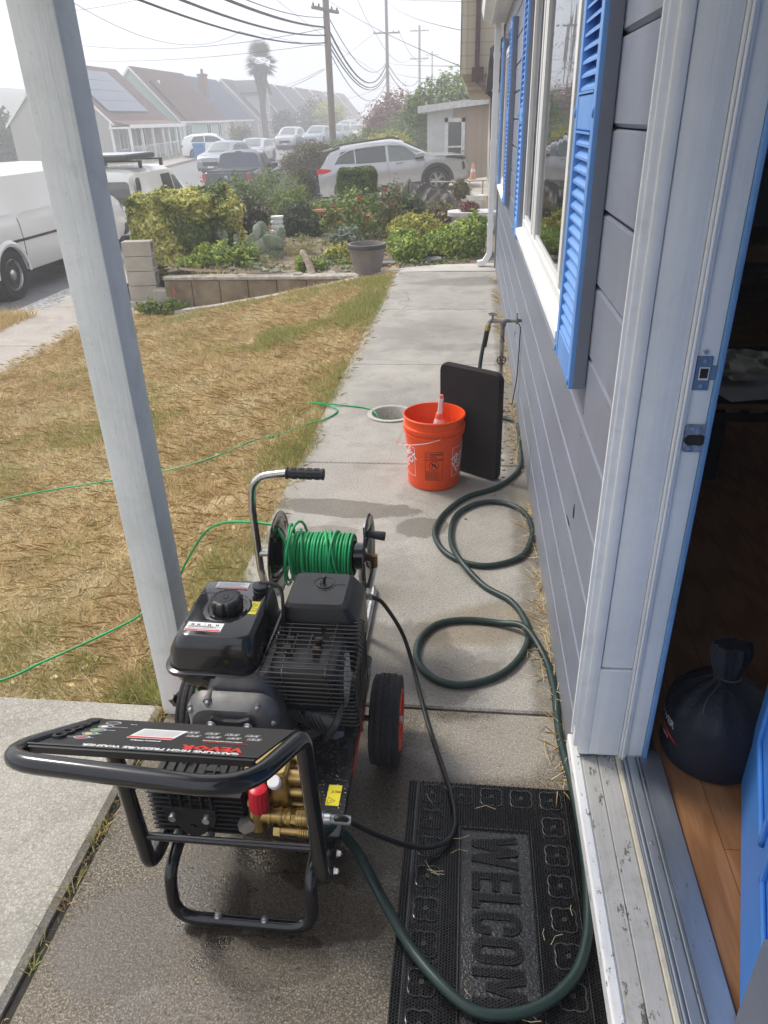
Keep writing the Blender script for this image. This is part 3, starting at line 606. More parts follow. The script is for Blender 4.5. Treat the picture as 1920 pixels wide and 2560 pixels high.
# shutters
def shutter(y0, y1, z0, z1, mids):
    s = G(); X0, X1 = WX - .046, WX - .006; st = .042
    s.bbox(X0, X1, y0, y0 + st, z0, z1, .003); s.bbox(X0, X1, y1 - st, y1, z0, z1, .003); s.bbox(X0 + .002, X1, y0 + st, y1 - st, z1 - .06, z1, .003); s.bbox(X0 + .002, X1, y0 + st, y1 - st, z0, z0 + .085, .003)
    for mz in mids: s.bbox(X0 + .002, X1, y0 + st, y1 - st, mz - .04, mz + .04, .003); s.box(X0 - .001, X0 + .01, y0 + st, y1 - st, mz - .047, mz - .042); s.box(X0 - .001, X0 + .01, y0 + st, y1 - st, mz + .042, mz + .047)
    s.box(X1 - .006, X1, y0 + .02, y1 - .02, z0 + .02, z1 - .02)
    o = part('shutter', s, MAT['blue'], house, smooth=25)
    sd_ = G(); sd_.box(X0 + .012, WX - .002, y0 - .0035, y0 + .0015, z0 + .004, z1 - .002); part('shutter_edge', sd_, MAT['siding'], o, smooth=0)
    l = G(); edges = [z0 + .085] + [e for mz in mids for e in (mz - .047, mz + .047)] + [z1 - .06]
    for a, b_ in zip(edges[::2], edges[1::2]):
        n = max(1, round((b_ - a) / .031)); p = (b_ - a) / n
        for k_ in range(n):
            z = a + k_ * p
            l.prism([(0, .001), (0, .006), (-.030, p * .98 + .001), (-.030, p * .98 - .006)][::-1] if False else [(.0, .002), (.030, p * .95), (.030, p * .95 + .0055), (.0, .0085)], (X0 + .004, y0 + st, z), (1, 0, 0), (0, 0, 1), (0, y1 - y0 - 2 * st, 0))
    part('louver', l, MAT['blue'], o, smooth=20)
    each('shutter_screw', [(y, z) for z in [z0 + .02, z1 - .02] + list(mids) for y in (y0 + .012, y1 - .012)], lambda k, q: k.sphere((X0 - .001, q[0], q[1]), (.005, .007, .012), 8, 6), MAT['blue'], o)
    return o
for y0, sh in ((1.965, 0), (4.735, 0), (6.64, 0), (8.45, 0)): shutter(y0, y0 + .36, .985, 2.30, (1.65,))
# corner board, downspout
g = G(); g.bbox(WX - .016, WX + .06, YE - .07, YE + .02, 0, 2.5, .003); part('corner_board', g, MAT['siding'], house, smooth=0)
g = G(); 
def rect_tube(g, pts, a, b_):
    P = [Vector(p) for p in pts]; vs = []
    for i, p in enumerate(P):
        t = (P[min(i + 1, len(P) - 1)] - P[max(i - 1, 0)]).normalized(); y = V(0, 1, 0); x = y.cross(t).normalized()
        vs += [p + x * a * s1 / 2 + y * b_ * s2 / 2 for s1, s2 in ((1, 1), (-1, 1), (-1, -1), (1, -1))]
    g.add(vs, [(i * 4 + j, i * 4 + (j + 1) % 4, i * 4 + 4 + (j + 1) % 4, i * 4 + 4 + j) for i in range(len(P) - 1) for j in range(4)] + [(3, 2, 1, 0), tuple(4 * len(P) - 4 + j for j in range(4))])
rect_tube(g, fillet([V(.25, 9.49, 2.52), V(.25, 9.49, .16), V(.19, 9.49, .06), V(.11, 9.49, .045)], .05, 3), .062, .09)
for z in (.45, 1.35, 2.2): g.box(.213, .287, 9.44, 9.54, z, z + .05)
solo('downspout', g, MAT['trim'], 'white square downspout at the far corner of the grey wall', 'downspout', smooth=25)
# damage on the boards
g = G()
for (y, z, L, h_) in ((1.93, .62, .022, .035), (2.0, .55, .06, .008), (5.1, .55, .06, .008), (5.0, .35, .012, .03)):
    n = 7; pts = [(L * (math.cos(6.28 * i / n)) * random.uniform(.3, 1), h_ * math.sin(6.28 * i / n) * random.uniform(.3, 1)) for i in range(n)]
    g.prism(pts, (WX - .0015, y, z), (0, 1, 0), (0, 0, 1), (.003, 0, 0))
part('rot_hole', g, MAT['dark'], house, smooth=0)

# ---------------------------------------------------------------- door frame, sill, threshold, door
fr = thing('door_frame', 'pale blue painted door frame with white outer casing and strike plates', 'door frame', (.40, NJ, .15))
SZ = .15
g = G()   # outer casing: face lies on the wall plane, with stepped mouldings
g.bbox(WX - .018, WX + .01, NJ - .0, NJ + .027, SZ + .03, 2.3, .004); g.bbox(WX - .026, WX + .01, NJ + .004, NJ + .011, SZ + .1, 2.3, .003); g.bbox(WX - .024, WX, NJ + .016, NJ + .024, SZ + .06, 2.3, .004)
part('casing', g, MAT['trim'], fr, smooth=30)
g = G(); yF = NJ
g.bbox(WX - .002, WX + .024, yF - .006, yF + .03, SZ + .01, 2.3, .004)      # rounded brick mould edge
g.bbox(WX + .026, WX + .100, yF - .001, yF + .03, SZ + .30, 2.3, .003)      # wide flat board
g.bbox(WX + .010, WX + .100, yF - .004, yF + .03, SZ + .01, SZ + .296, .003)  # patched foot piece
for k_, (a, d) in enumerate(((.101, .004), (.108, .008), (.114, .004))): g.bbox(WX + a, WX + a + .006, yF - .001 - d, yF + .03, SZ + .0, 2.3, .002)
part('jamb', g, MAT['jamb'], fr, smooth=30)
g = G(); g.bbox(WX + .121, WX + .162, yF + .004, yF + .03, SZ, 2.3, .002); part('rabbet', g, MAT['jamb'], fr, smooth=30)
g = G(); g.bbox(WX + .1625, WX + .174, yF - .002, yF + .03, SZ, 2.3, .002); part('inner_edge', g, PM('edge_blue', (.16, .32, .55), .5), fr, smooth=30)
g = G(); x0 = .433 + .016; 
MAT['strikeblue'] = PM('painted_plate', (.16, .24, .34), .45, .3, var=.1)
X0 = WX + .122
g.bbox(X0, X0 + .030, yF - .0005, yF + .006, 1.160, 1.228, .001); g.bbox(X0 + .030, X0 + .040, yF - .0008, yF + .006, 1.181, 1.209, .001)
o = part('strike_plate', g, MAT['strikeblue'], fr, smooth=0)
g = G(); g.box(X0 + .007, X0 + .026, yF - .0012, yF, 1.181, 1.207); part('latch_hole_rim', g, MAT['vinyl'], o, smooth=0)
g = G(); g.box(X0 + .009, X0 + .024, yF - .0018, yF, 1.185, 1.2045); part('latch_hole', g, MAT['dark'], o, smooth=0)
each('screw', (1.169, 1.219, 1.237), lambda g, z: g.cyl((X0 + .014, yF - .0022, z), (X0 + .014, yF + .005, z), .0042, n=10), MAT['screw'], o)
g = G(); g.loft([(0, -.020, .021, -.030, .030, .006), (.003, -.020, .021, -.030, .030, .006)], 4, M=Matrix.Translation((X0 + .02, yF + .001, 1.058)) @ Matrix.Rotation(math.pi / 2, 4, 'X'))
o = part('deadbolt_plate', g, PM('worn_steel', (.20, .21, .23), .5, .6, col2=(.42, .47, .55), vs=60), fr, smooth=30)
g = G(); g.loft([(0, -.016, .019, -.012, .010, .005), (.002, -.016, .019, -.012, .010, .005)], 4, M=Matrix.Translation((X0 + .021, yF - .0025, 1.056)) @ Matrix.Rotation(math.pi / 2, 4, 'X')); g.cyl((X0 + .008, yF - .004, 1.055), (X0 + .008, yF, 1.055), .008, n=12)
part('bolt_hole', g, MAT['dark'], o)
each('screw', ((.013, 1.080), (.012, 1.036)), lambda g, q: g.cyl((X0 + q[0], yF - .0045, q[1]), (X0 + q[0], yF + .005, q[1]), .0042, n=10), MAT['screw'], o)
g = G(); g.bbox(.395, .52, .48, .60, SZ, 2.3, .004); part('near_jamb', g, MAT['trim'], fr, smooth=30)
g = G(); g.bbox(WX - .02, .50, .42, NJ + .05, 2.3, 2.40, .004); part('head_jamb', g, MAT['jamb'], fr, smooth=30)
ds = thing('door_sill', 'weathered wooden door sill with chipped white edge beside the mat', 'door sill', (.36, 1, 0))
g = G(); y0, y1 = -.6, 1.53
g.bbox(.305, .332, y0, y1, SZ - .045, SZ + .002, .005); g.box(.330, .345, y0, y1, .02, SZ - .04); part('sill_edge', g, MAT['sillwhite'], ds, smooth=30)
g = G(); g.bbox(.3325, .372, y0, y1 - .02, SZ - .05, SZ + .0, .002); g.bbox(.373, .418, y0, y1 - .02, SZ - .05, SZ + .0015, .002); part('sill_board', g, MAT['sill'], ds, smooth=30)
g = G(); g.bbox(.419, .431, y0, y1 - .06, SZ - .05, SZ + .006, .002); part('sill_lip', g, paint('old_cream', (.55, .50, .40), .7, .5, (.2, .17, .13), (60, 4, 60), .6), ds, smooth=30)
g = G()
for a, h_ in ((.4315, .002), (.437, .010), (.442, .004)): g.bbox(a, a + .0045, y0, y1 - .05, SZ - .04, SZ + h_, .0008)
g.bbox(.4475, .468, y0, y1 - .05, SZ - .04, SZ + .0075, .001); g.bbox(.4685, .4715, y0, y1 - .05, SZ - .04, SZ + .002, .0008); g.bbox(.4722, .476, y0, y1 - .05, SZ - .04, SZ + .010, .0008); g.bbox(.4765, .481, y0, y1 - .05, SZ - .04, SZ + .003, .0008)
g.prism([(0, 0), (.055, -.008), (.055, -.03), (0, -.03)], (.4815, y0, SZ + .009), (1, 0, 0), (0, 0, 1), (0, y1 - .05 - y0, 0))
o = part('threshold', g, MAT['alu'], ds, smooth=20)
each('screw', (1.19, .965), lambda g, y: g.cyl((.458, y, SZ + .006), (.458, y, SZ + .009), .0045, n=12), MAT['screw'], o)
g = G()
for i in range(14):
    t = math.pi * i / 13; g_ = V(.375 + .03 * math.cos(t) * random.uniform(.8, 1.2), 1.475 + random.uniform(-.012, .01), SZ + .004)
    g.tube([g_, g_ + V(random.uniform(-.02, .02), random.uniform(-.025, .01), .006), g_ + V(random.uniform(-.03, .03), random.uniform(-.03, .02), .001)], .0008, 4)
part('debris', g, MAT['dark'], ds)
# blue door standing open into the room
dd = V(.19, .875 * .675, 0); hinge = V(.452, .545, 0); dirv = V(.27, .862, 0).normalized(); nrm_ = V(dirv.y, -dirv.x, 0)
dr = thing('front_door', 'blue panelled front door standing open into the dark room', 'door', (hinge.x, hinge.y, SZ + .01))
M_ = Matrix.Translation((hinge.x, hinge.y, SZ + .012)) @ Matrix(((dirv.x, nrm_.x, 0, 0), (dirv.y, nrm_.y, 0, 0), (0, 0, 1, 0), (0, 0, 0, 1)))
g = G(); g.bbox(0, .90, 0, .042, 0, 2.02, .003, M=M_); part('door_leaf', g, MAT['doorblue'], dr, smooth=30)
g = G()
for a, b_, c0, c1 in ((.12, .42, .22, .82), (.49, .79, .22, .82), (.12, .42, .95, 1.6), (.49, .79, .95, 1.6)):
    for q_ in ((a, b_, c0, c0 + .02), (a, b_, c1 - .02, c1), (a, a + .02, c0, c1), (b_ - .02, b_, c0, c1)): g.bbox(q_[0], q_[1], -.010, .001, q_[2], q_[3], .004, M=M_)
part('door_panel', g, MAT['doorblue'], dr, smooth=30)
# porch post
g = G(); g.bbox(-.925, -.824, 1.665, 1.762, -.004, 2.42, .006)
po = solo('porch_post', g, MAT['post'], 'square weathered white porch post standing at the lawn edge', 'post', smooth=30)
g = G()
for i in range(3):
    pts = [(random.uniform(.010, .022) * math.cos(6.28 * k / 9), random.uniform(.012, .03) * math.sin(6.28 * k / 9)) for k in range(9)]
    g.prism(pts, (-.880 + .012 * i, 1.6643, .05 + .012 * i), (1, 0, 0), (0, 0, 1), (0, .002, 0))
part('peeled_patch', g, PM('old_wood', (.12, .09, .07), .9), po, smooth=0)
# ================================================================ pressure washer
MAT['gloss_black'] = PM('gloss_black', (.007, .007, .0085), .16, var=.3, vs=30, coat=.5, rvar=.04)
MAT['black'] = PM('black_plastic', (.012, .012, .013), .36, var=.2, vs=20, bmp=.08, bs=300, bd=.0005)
MAT['tube'] = PM('black_enamel', (.007, .0075, .010), .2, var=.3, coat=.4, rvar=.06, speck=(70, .72, (.05, .05, .055)))
MAT['rubber'] = PM('tyre_rubber', (.018, .018, .019), .75, var=.25, vs=40, bmp=.2, bs=120)
MAT['red'] = PM('red_rim', (.80, .055, .015), .4)
MAT['castalu'] = PM('cast_aluminium', (.15, .147, .145), .5, .55, var=.2, vs=18, bmp=.3, bs=160, bd=.001)
MAT['brass'] = PM('brass', (.46, .32, .12), .33, .95, var=.25, vs=40, rvar=.1)
MAT['pumpblack'] = PM('cast_black', (.017, .017, .018), .5, .2, var=.2, vs=60, bmp=.3, bs=200, bd=.0006)
MAT['white'] = PM('white_print', (.75, .75, .75), .5, var=.03)
MAT['redprint'] = PM('red_print', (.62, .03, .02), .5, var=.03)
MAT['yellow'] = PM('yellow_label', (.85, .72, .03), .45, var=.03)
MAT['chrome'] = PM('chrome_steel', (.55, .54, .52), .22, 1., var=.2, vs=20, rvar=.1)
MAT['wire'] = PM('black_wire', (.075, .073, .072), .3, .8)
MAT['knobred'] = PM('red_knob', (.60, .012, .03), .35)
pw = thing('pressure_washer', 'black petrol pressure washer on a tube frame with orange red wheel rims', 'pressure washer', (-.47, 1.35, 0))
# frame: one bent tube each, joined over the handle
g = G(); R_ = .0148
loop = [V(-.275, 1.74, .2), V(-.277, 1.0, .197), V(-.270, .935, .688), V(-.318, .748, .762), V(-.742, .772, .768), V(-.645, .945, .680), V(-.665, 1.0, .197), V(-.665, 1.74, .2)]

RR = [0, .055, .045, .10, .06, .05, .055, 0]; LP = []
for i, p in enumerate(loop):
    if i in (0, 7): LP.append(p); continue
    LP += fillet([loop[i - 1], p, loop[i + 1]], RR[i], 8)[1:-1]
g.tube(LP, R_ * 1.1, 16)
g.tube([V(-.275, 1.72, .2), V(-.665, 1.72, .2)], R_, 10); g.tube([V(-.28, 1.4, .2), V(-.66, 1.4, .2)], .012, 10)
g.tube(fillet([V(-.633, 1.13, .19), V(-.637, 1.02, .16), V(-.64, 1.002, .022), V(-.31, 1.002, .022), V(-.313, 1.02, .16), V(-.309, 1.13, .19)], .06, 7), .0145, 12)
for x in (-.277, -.665): g.tube([V(x, 1.0, .45), V(x, .999, .452)], .0152, 12)
part('frame', g, MAT['tube'], pw, smooth=50)
g = G(); g.cyl((-.672, .988, .318), (-.272, .988, .318), .0085, n=12); part('cross_bar', g, MAT['tube'], pw)
each('bolt', [((x, 1.002, .036), (0, 0, 1)) for x in (-.535, -.425)] + [((-.256, y, z), (1, 0, 0)) for y, z in ((1.16, .205), (1.02, .205), (1.06, .21))], lambda g, q: g.bolt(q[0], q[1], .0064, .0085), MAT['screw'], pw)
# console plate between the handle tubes
Pz = lambda y: .690 + (y - .935) * -.47
g = G(); a, b_ = .944, .815; XL = lambda y: -.645 - (.944 - y) * .42; XR = lambda y: -.285 - (.944 - y) * .25
g.add([V(XL(a), a, Pz(a) + .008), V(XR(a), a, Pz(a) + .008), V(XR(b_), b_, Pz(b_) + .008), V(XL(b_), b_, Pz(b_) + .008), V(XL(a), a, Pz(a) + .004), V(XR(a), a, Pz(a) + .004), V(XR(b_), b_, Pz(b_) + .004), V(XL(b_), b_, Pz(b_) + .004)], [(0, 3, 2, 1), (4, 5, 6, 7), (0, 1, 5, 4), (1, 2, 6, 5), (2, 3, 7, 6), (3, 0, 4, 7)])
g.box(XL(b_), XR(b_), b_ - .004, b_ + .002, Pz(b_) - .004, Pz(b_) + .010); g.box(XL(b_) - .004, XR(b_) + .002, b_ + .001, b_ + .004, Pz(b_) + .008, Pz(b_) + .012)
con = part('console_panel', g, PM('console', (.018, .018, .019), .33, var=.1), pw, smooth=20)
pn = V(0, .47, 1).normalized(); pyd = V(0, 1, -.47).normalized()      # panel normal and direction away from the operator
def CP(x, y, h=.0004):
    y = .815 + (y - .80) * .76; x = x - .003 - (.944 - y) * .3
    return V(x, y, Pz(y) + .008) + pn * h
LX = V(-1, 0, 0); LY = -pyd
def ptext(name, items, mat, par=con):
    g = G()
    for s, size, x, y, bold, sx in items:
        vs, fs = text_geo(s, size * .84, CP(x, y), LX, LY, .0003, bold * 1.3, res=1, sx=sx * 1.16); g.add(vs, fs)
    return part(name, g, mat, par, smooth=0)
ptext('lettering', [('GASOLINE HIGH PRESSURE WASHER', .0165, -.3125, .826, .0004, 1.02), ('pressure: 3400psi', .0075, -.468, .862, .0002, 1), ('OPERATING INSTRUCTIONS', .0056, -.335, .882, .0001, 1),
                    ('MAX SAFE TEMP', .0045, -.575, .905, 0, 1), ('SOAP NOZZLE', .0045, -.565, .925, 0, 1), ('RINSE', .0045, -.56, .945, 0, 1), ('CLEANING', .0045, -.585, .882, 0, 1), ('WARNING: DO NOT SPRAY', .0045, -.585, .860, 0, 1)], MAT['white'])
ptext('brand_lettering', [('VEVOR', .030, -.318, .850, .0009, 1.12), ('TOUGH TOOLS, HALF PRICE', .0062, -.322, .874, .0001, 1)], MAT['redprint'])
g = G()
def rrect_ring(g, x, y, w_, h_, t=.0007):
    for (ax, ay, bx, by) in ((x, y, x + w_, y + t), (x, y + h_ - t, x + w_, y + h_), (x, y, x + t, y + h_), (x + w_ - t, y, x + w_, y + h_)):
        g.quad(CP(ax, ay), CP(bx, ay), CP(bx, by), CP(ax, by))
for i in range(5):
    for j in range(2):
        if (i, j) == (4, 1): continue
        x = -.335 - i * .036 - j * .012; y = .895 + j * .019; rrect_ring(g, x, y, .022, .012)
        for k in range(4): 
            xx = x + .003 + .0045 * k; g.quad(CP(xx, y + .003), CP(xx + .0028, y + .003), CP(xx + .0028, y + .0055 + .003 * (k % 2)), CP(xx, y + .0055 + .003 * (k % 2)))
part('pictogram', g, MAT['white'], con, smooth=0)
g = G(); g.quad(CP(-.455, .872), CP(-.455, .925), CP(-.535, .925), CP(-.535, .872)); st = part('console_label', g, MAT['white'], con, smooth=0)
g = G(); g.quad(CP(-.456, .874, .0008), CP(-.456, .881, .0008), CP(-.534, .881, .0008), CP(-.534, .874, .0008)); part('label_stripe', g, MAT['redprint'], con, smooth=0)
g = G()
for k in range(6):
    y = .887 + .0058 * k; g.quad(CP(-.46, y, .0008), CP(-.46, y + .0014, .0008), CP(-.53, y + .0014, .0008), CP(-.53, y, .0008))
part('label_text', g, PM('grey_print', (.25, .25, .25), .6), con, smooth=0)
noz = [(.858, (.6, .03, .03)), (.880, (.75, .65, .05)), (.902, (.15, .5, .08)), (.924, (.75, .75, .75)), (.946, (.03, .03, .03))]
for i, (y, c_) in enumerate(noz):
    g = G(); x = -.605 + .0 * i
    g.tube([CP(x + .0135 * math.cos(t), y + .0075 * math.sin(t), .0005) for t in [6.283 * k / 18 for k in range(18)]], .0006, 4, closed=True); part('dial_ring', g, MAT['white'], con)
    g = G(); vs = [CP(x - .003 + .007 * math.cos(6.283 * k / 12), y + .0045 * math.sin(6.283 * k / 12), .0006) for k in range(12)]; g.add(vs, [tuple(range(12))]); part('dial_dot', g, PM('dot_%d' % i, c_, .5), con, smooth=0)
    g = G(); g.lathe([(.0055, -.006), (.0055, .002), (.0068, .0042), (.0115, .0042), (.0128, .0022), (.0128, -.001), (.0, -.001)][::-1], CP(-.645, y, 0), pn, 18); part('nozzle_grommet', g, MAT['black'], con)
# deck
g = G(); zt = .236
g.prism([(-.255, 1.085), (-.255, 1.66), (-.69, 1.66), (-.69, 1.32), (-.44, 1.32), (-.40, 1.085)], (0, 0, zt - .004), (1, 0, 0), (0, 1, 0), (0, 0, .004)); g.box(-.257, -.253, 1.085, 1.66, zt - .03, zt - .001); g.box(-.40, -.255, 1.083, 1.086, zt - .02, zt - .001)
m, nt, b = new_mat('wet_deck'); pos = world_coords(nt); b.inputs['Base Color'].default_value = (.013, .013, .014, 1); vo = N(nt, 'ShaderNodeTexVoronoi'); vo.inputs['Scale'].default_value = 95; nt.links.new(pos, vo.inputs[0])
dr_ = math_(nt, 'MULTIPLY', ramp(nt, vo.outputs['Distance'], [(.2, 1.), (.42, 0.)]), ramp(nt, noise(nt, pos, 9, 3, .6), [(.42, 0.), (.55, 1.)]))
b.inputs['Roughness'].default_value = .22; bump(nt, b, dr_, .9, .003); MAT['deck'] = m
deck = part('deck_plate', g, MAT['deck'], pw, smooth=0)
g = G(); g.box(-.2525, -.2515, 1.28, 1.52, zt - .028, zt - .004); part('red_strip', g, MAT['redprint'], deck, smooth=0)
g = G(); g.box(-.300, -.268, 1.165, 1.225, zt, zt + .0008); ly = part('warning_label', g, MAT['yellow'], deck, smooth=0)
g = G(); zz = zt + .0012
def flat_lines(g, segs, o, sc_, z, t=.0009):
    for (x0, y0, x1, y1) in segs:
        a = V(o[0] + x0 * sc_, o[1] + y0 * sc_, z); b_ = V(o[0] + x1 * sc_, o[1] + y1 * sc_, z); d = (b_ - a).normalized(); n_ = V(-d.y, d.x, 0) * t / 2; g.quad(a - n_, b_ - n_, b_ + n_, a + n_)
flat_lines(g, [(0, 0, 1, .5), (1, .5, 0, 1), (0, 1, 0, 0), (.25, .5, .6, .5)], (-.296, 1.170), .018, zz); flat_lines(g, [(0, 0, 1, 0), (0, .25, 1, .1), (0, -.25, 1, -.1), (-.3, .3, -.3, -.3), (-.6, .3, -.3, 0), (-.6, -.3, -.3, 0)], (-.283, 1.205), .014, zz)
part('label_print', g, MAT['black'], ly, smooth=0)
# wheels
def wheel(cx, face):
    c = V(cx, 1.565, .129); r = .1265; w_ = .043; q = r / .160
    t = G(); prof = [(.092 * q, -w_ * .92), (.106 * q, -w_), (.146 * q, -w_ * .96), (.156 * q, -w_ * .78), (r, -w_ * .5), (r, w_ * .5), (.157 * q, w_ * .72), (.148 * q, w_ * .88), (.124 * q, w_ * .96), (.112 * q, w_ * .9), (.10 * q, 0), (.092 * q, -w_ * .92)]
    t.lathe(prof, c, (1, 0, 0), 48)
    for k in range(40):      # tread blocks
        a = 2 * math.pi * k / 40
        for j, (o_, ww) in enumerate(((-.033, .012), (-.016, .014), (0, .012), (.016, .014), (.033, .012))):
            aa = a + (.05 if j % 2 else 0) + abs(j - 2) * .025; Rm = Matrix.Translation(c) @ Matrix.Rotation(aa, 4, 'X')
            rr = r if abs(o_) < .03 else r - .004
            t.bbox(o_ - ww / 2 + .001, o_ + ww / 2 - .001, -.0105, .0105, rr - .004, rr + .0035, .0012, M=Rm)
    wo = thing_part_root = part('wheel', G().cyl(c + V(-.03, 0, 0), c + V(.03, 0, 0), .022, n=20), MAT['black'], pw)
    part('tyre', t, MAT['rubber'], wo, smooth=40)
    rm = G(); rm.lathe([(.090 * q, -.03), (.092 * q, -.036), (.113 * q, .038), (.110 * q, .0415), (.104 * q, .041), (.098 * q, .030), (.092 * q, -.02)], c, (1, 0, 0), 40)
    for k in range(5):
        a = 2 * math.pi * k / 5; Rm = Matrix.Translation(c) @ Matrix.Rotation(a, 4, 'X')
        rm.prism([(-.022 * q, .02), (.022 * q, .02), (.014 * q, .055 * q), (.022 * q, .102 * q), (-.022 * q, .102 * q), (-.014 * q, .055 * q)], c + V(face * .022, 0, 0), (0, math.cos(a), math.sin(a)), (0, -math.sin(a), math.cos(a)), (face * .014, 0, 0))
    rm.lathe([(.0, .034), (.022, .034), (.030, .026), (.034, .012), (.034, 0)], c, (face, 0, 0), 24)
    part('rim', rm, MAT['red'], wo, smooth=35)
    hb = G(); hb.cyl(c + V(face * .034, 0, 0), c + V(face * .044, 0, 0), .011, n=16); part('axle_cap', hb, MAT['screw'], wo)
wheel(-.197, 1); wheel(-.742, -1)
g = G(); g.cyl((-.74, 1.565, .129), (-.2, 1.565, .129), .009); g.box(-.30, -.262, 1.52, 1.60, .12, .2); g.box(-.68, -.65, 1.52, 1.60, .12, .2); part('axle', g, MAT['tube'], pw)
# engine block, cover, bracket
eng = part('engine', G().loft([(.236, -.63, -.42, 1.30, 1.52, .03), (.30, -.63, -.42, 1.30, 1.52, .04), (.40, -.62, -.44, 1.30, 1.50, .04), (.47, -.60, -.46, 1.32, 1.48, .04)], 4), MAT['castalu'], pw, smooth=40)
g = G(); Mx = Matrix.Translation((-.535, 1.30, .352)) @ Matrix.Rotation(math.pi / 2, 4, 'X')
g.loft([(0, -.115, .11, -.115, .095, .05), (.02, -.112, .106, -.112, .092, .05), (.045, -.095, .085, -.10, .075, .045), (.05, -.06, .06, -.06, .05, .04)], 6, M=Mx)
for a_ in range(11): an = math.radians(150 + a_ * 21); g.tube([Mx @ V(.045 * math.cos(an), .04 * math.sin(an), .050), Mx @ V(.098 * math.cos(an), .092 * math.sin(an), .034)], .0035, 6)
g.lathe([(.05, .048), (.048, .056), (.036, .058), (.034, .05)], Mx @ V(0, 0, 0), (0, -1, 0), 28)
for k in range(6): 
    x = -.465 + .0; g.bbox(.045 + .010 * k, .049 + .010 * k, -.10, -.03, .0, .036 - .003 * k, .001, M=Mx)
for dx, dy in ((-.10, .06), (-.055, .085), (.065, .075), (.1, .03), (-.10, -.05), (.1, -.06), (.08, -.095)): g.cyl(Mx @ V(dx, dy, -.01), Mx @ V(dx, dy, .030), .011, n=12)
cov = part('crankcase_cover', g, MAT['castalu'], eng, smooth=40)
each('cover_bolt', ((-.10, .06), (-.055, .085), (.065, .075), (.1, .03), (-.10, -.05), (.1, -.06), (.08, -.095)), lambda g, q: g.bolt(Mx @ V(q[0], q[1], .030), (0, -1, 0), .006, .007), MAT['screw'], eng)
g = G(); g.prism([(-.055, 0), (.055, 0), (.055, .062), (.045, .075), (.018, .066), (-.018, .066), (-.045, .075), (-.055, .062)], (-.525, 1.222, .352), (1, 0, 0), (0, .12, 1), (0, .012, 0)); g.box(-.532, -.520, 1.19, 1.225, .32, .375); g.box(-.58, -.47, 1.17, 1.232, .325, .34)
br = part('bracket', g, MAT['pumpblack'], eng, smooth=0, bevel=.003)
each('bracket_bolt', (-.570, -.482), lambda g, x: g.bolt((x, 1.226, .409), (0, -1, 0), .0085, .009), MAT['screw'], eng)
# cylinder fins slanting away to the right
fin = G(); 
for k in range(9):
    t = k / 8; Mf = Matrix.Translation((-.435 + .105 * t, 1.415 - .01 * t, .325 - .055 * t)) @ Matrix.Rotation(math.radians(62), 4, 'Y')
    w_ = .052 - .008 * abs(t - .5); pts = [(w_ * math.cos(6.283 * q_ / 20) * (1 + .10 * math.sin(3 * 6.283 * q_ / 20 + k)), w_ * .95 * math.sin(6.283 * q_ / 20)) for q_ in range(20)]
    fin.add([Mf @ V(a, b_, z) for z in (-.0012, .0012) for a, b_ in pts], [tuple(range(20))[::-1], tuple(range(20, 40))] + [(i, (i + 1) % 20, 20 + (i + 1) % 20, 20 + i) for i in range(20)])
fin.cyl((-.46, 1.415, .34), (-.31, 1.405, .262), .035, n=20)
part('cylinder_fins', fin, MAT['castalu'], eng, smooth=30)
g = G(); g.loft([(0, -.045, .045, -.04, .04, .015), (.012, -.045, .045, -.04, .04, .02), (.02, -.03, .03, -.03, .03, .02)], 4, M=Matrix.Translation((-.325, 1.40, .272)) @ Matrix.Rotation(math.radians(118), 4, 'Y')); part('cylinder_head', g, MAT['castalu'], eng)
g = G(); g.tube(spline([V(-.60, 1.36, .30), V(-.645, 1.34, .35), V(-.655, 1.37, .40)], 6), .003, 6); part('wiring', g, PM('wire_green', (.05, .4, .12), .5), eng)
g = G(); g.tube(spline([V(-.60, 1.35, .30), V(-.638, 1.325, .335), V(-.652, 1.36, .39)], 6), .003, 6); part('wiring', g, PM('wire_yellow', (.75, .6, .05), .5), eng)
# fuel tank
tk = G(); x0, x1, y0, y1 = -.722, -.478, 1.328, 1.625
tk.loft([(.375, x0 + .075, x1 - .045, y0 + .07, y1 - .04, .04), (.395, x0 + .035, x1 - .02, y0 + .03, y1 - .02, .05), (.43, x0 + .015, x1 - .008, y0 + .012, y1 - .01, .05), (.462, x0 + .008, x1 - .006, y0 + .008, y1 - .006, .045),
         (.470, x0 + .008, x1 - .005, y0 + .009, y1 - .006, .038), (.518, x0 + .018, x1 - .008, y0 + .010, y1 - .01, .036), (.542, x0 + .030, x1 - .011, y0 + .014, y1 - .014, .034), (.561, x0 + .046, x1 - .017, y0 + .026, y1 - .022, .028), (.5655, x0 + .053, x1 - .024, y0 + .033, y1 - .029, .024)], 7)
tank = part('fuel_tank', tk, MAT['gloss_black'], pw, smooth=40)
g = G(); g.loft([(.459, x0, x1, y0, y1, .05), (.4605, x0 - .002, x1 + .002, y0 - .002, y1 + .002, .05), (.4695, x0 - .002, x1 + .002, y0 - .002, y1 + .002, .05), (.471, x0, x1, y0, y1, .05)], 7); part('tank_flange', g, MAT['gloss_black'], tank, smooth=40)
TC = V(-.585, 1.475, .5655)
g = G(); g.lathe([(.062, 0), (.062, .001), (.058, .003), (.050, .001)], TC, (0, 0, 1), 32); g.tube([TC + V(-.09, -.062, -.0005), TC + V(0, -.062, .0005)], .0016, 6); g.tube([TC + V(-.09, .062, -.0005), TC + V(0, .062, .0005)], .0016, 6); part('tank_ring', g, MAT['gloss_black'], tank)
g = G(); vs = []; n = 72
prof = [(.034, 0), (.0405, .004), (.0415, .026), (.0385, .031), (.030, .033), (.0295, .0322), (.020, .0322), (.0195, .0330), (0.0001, .033)]
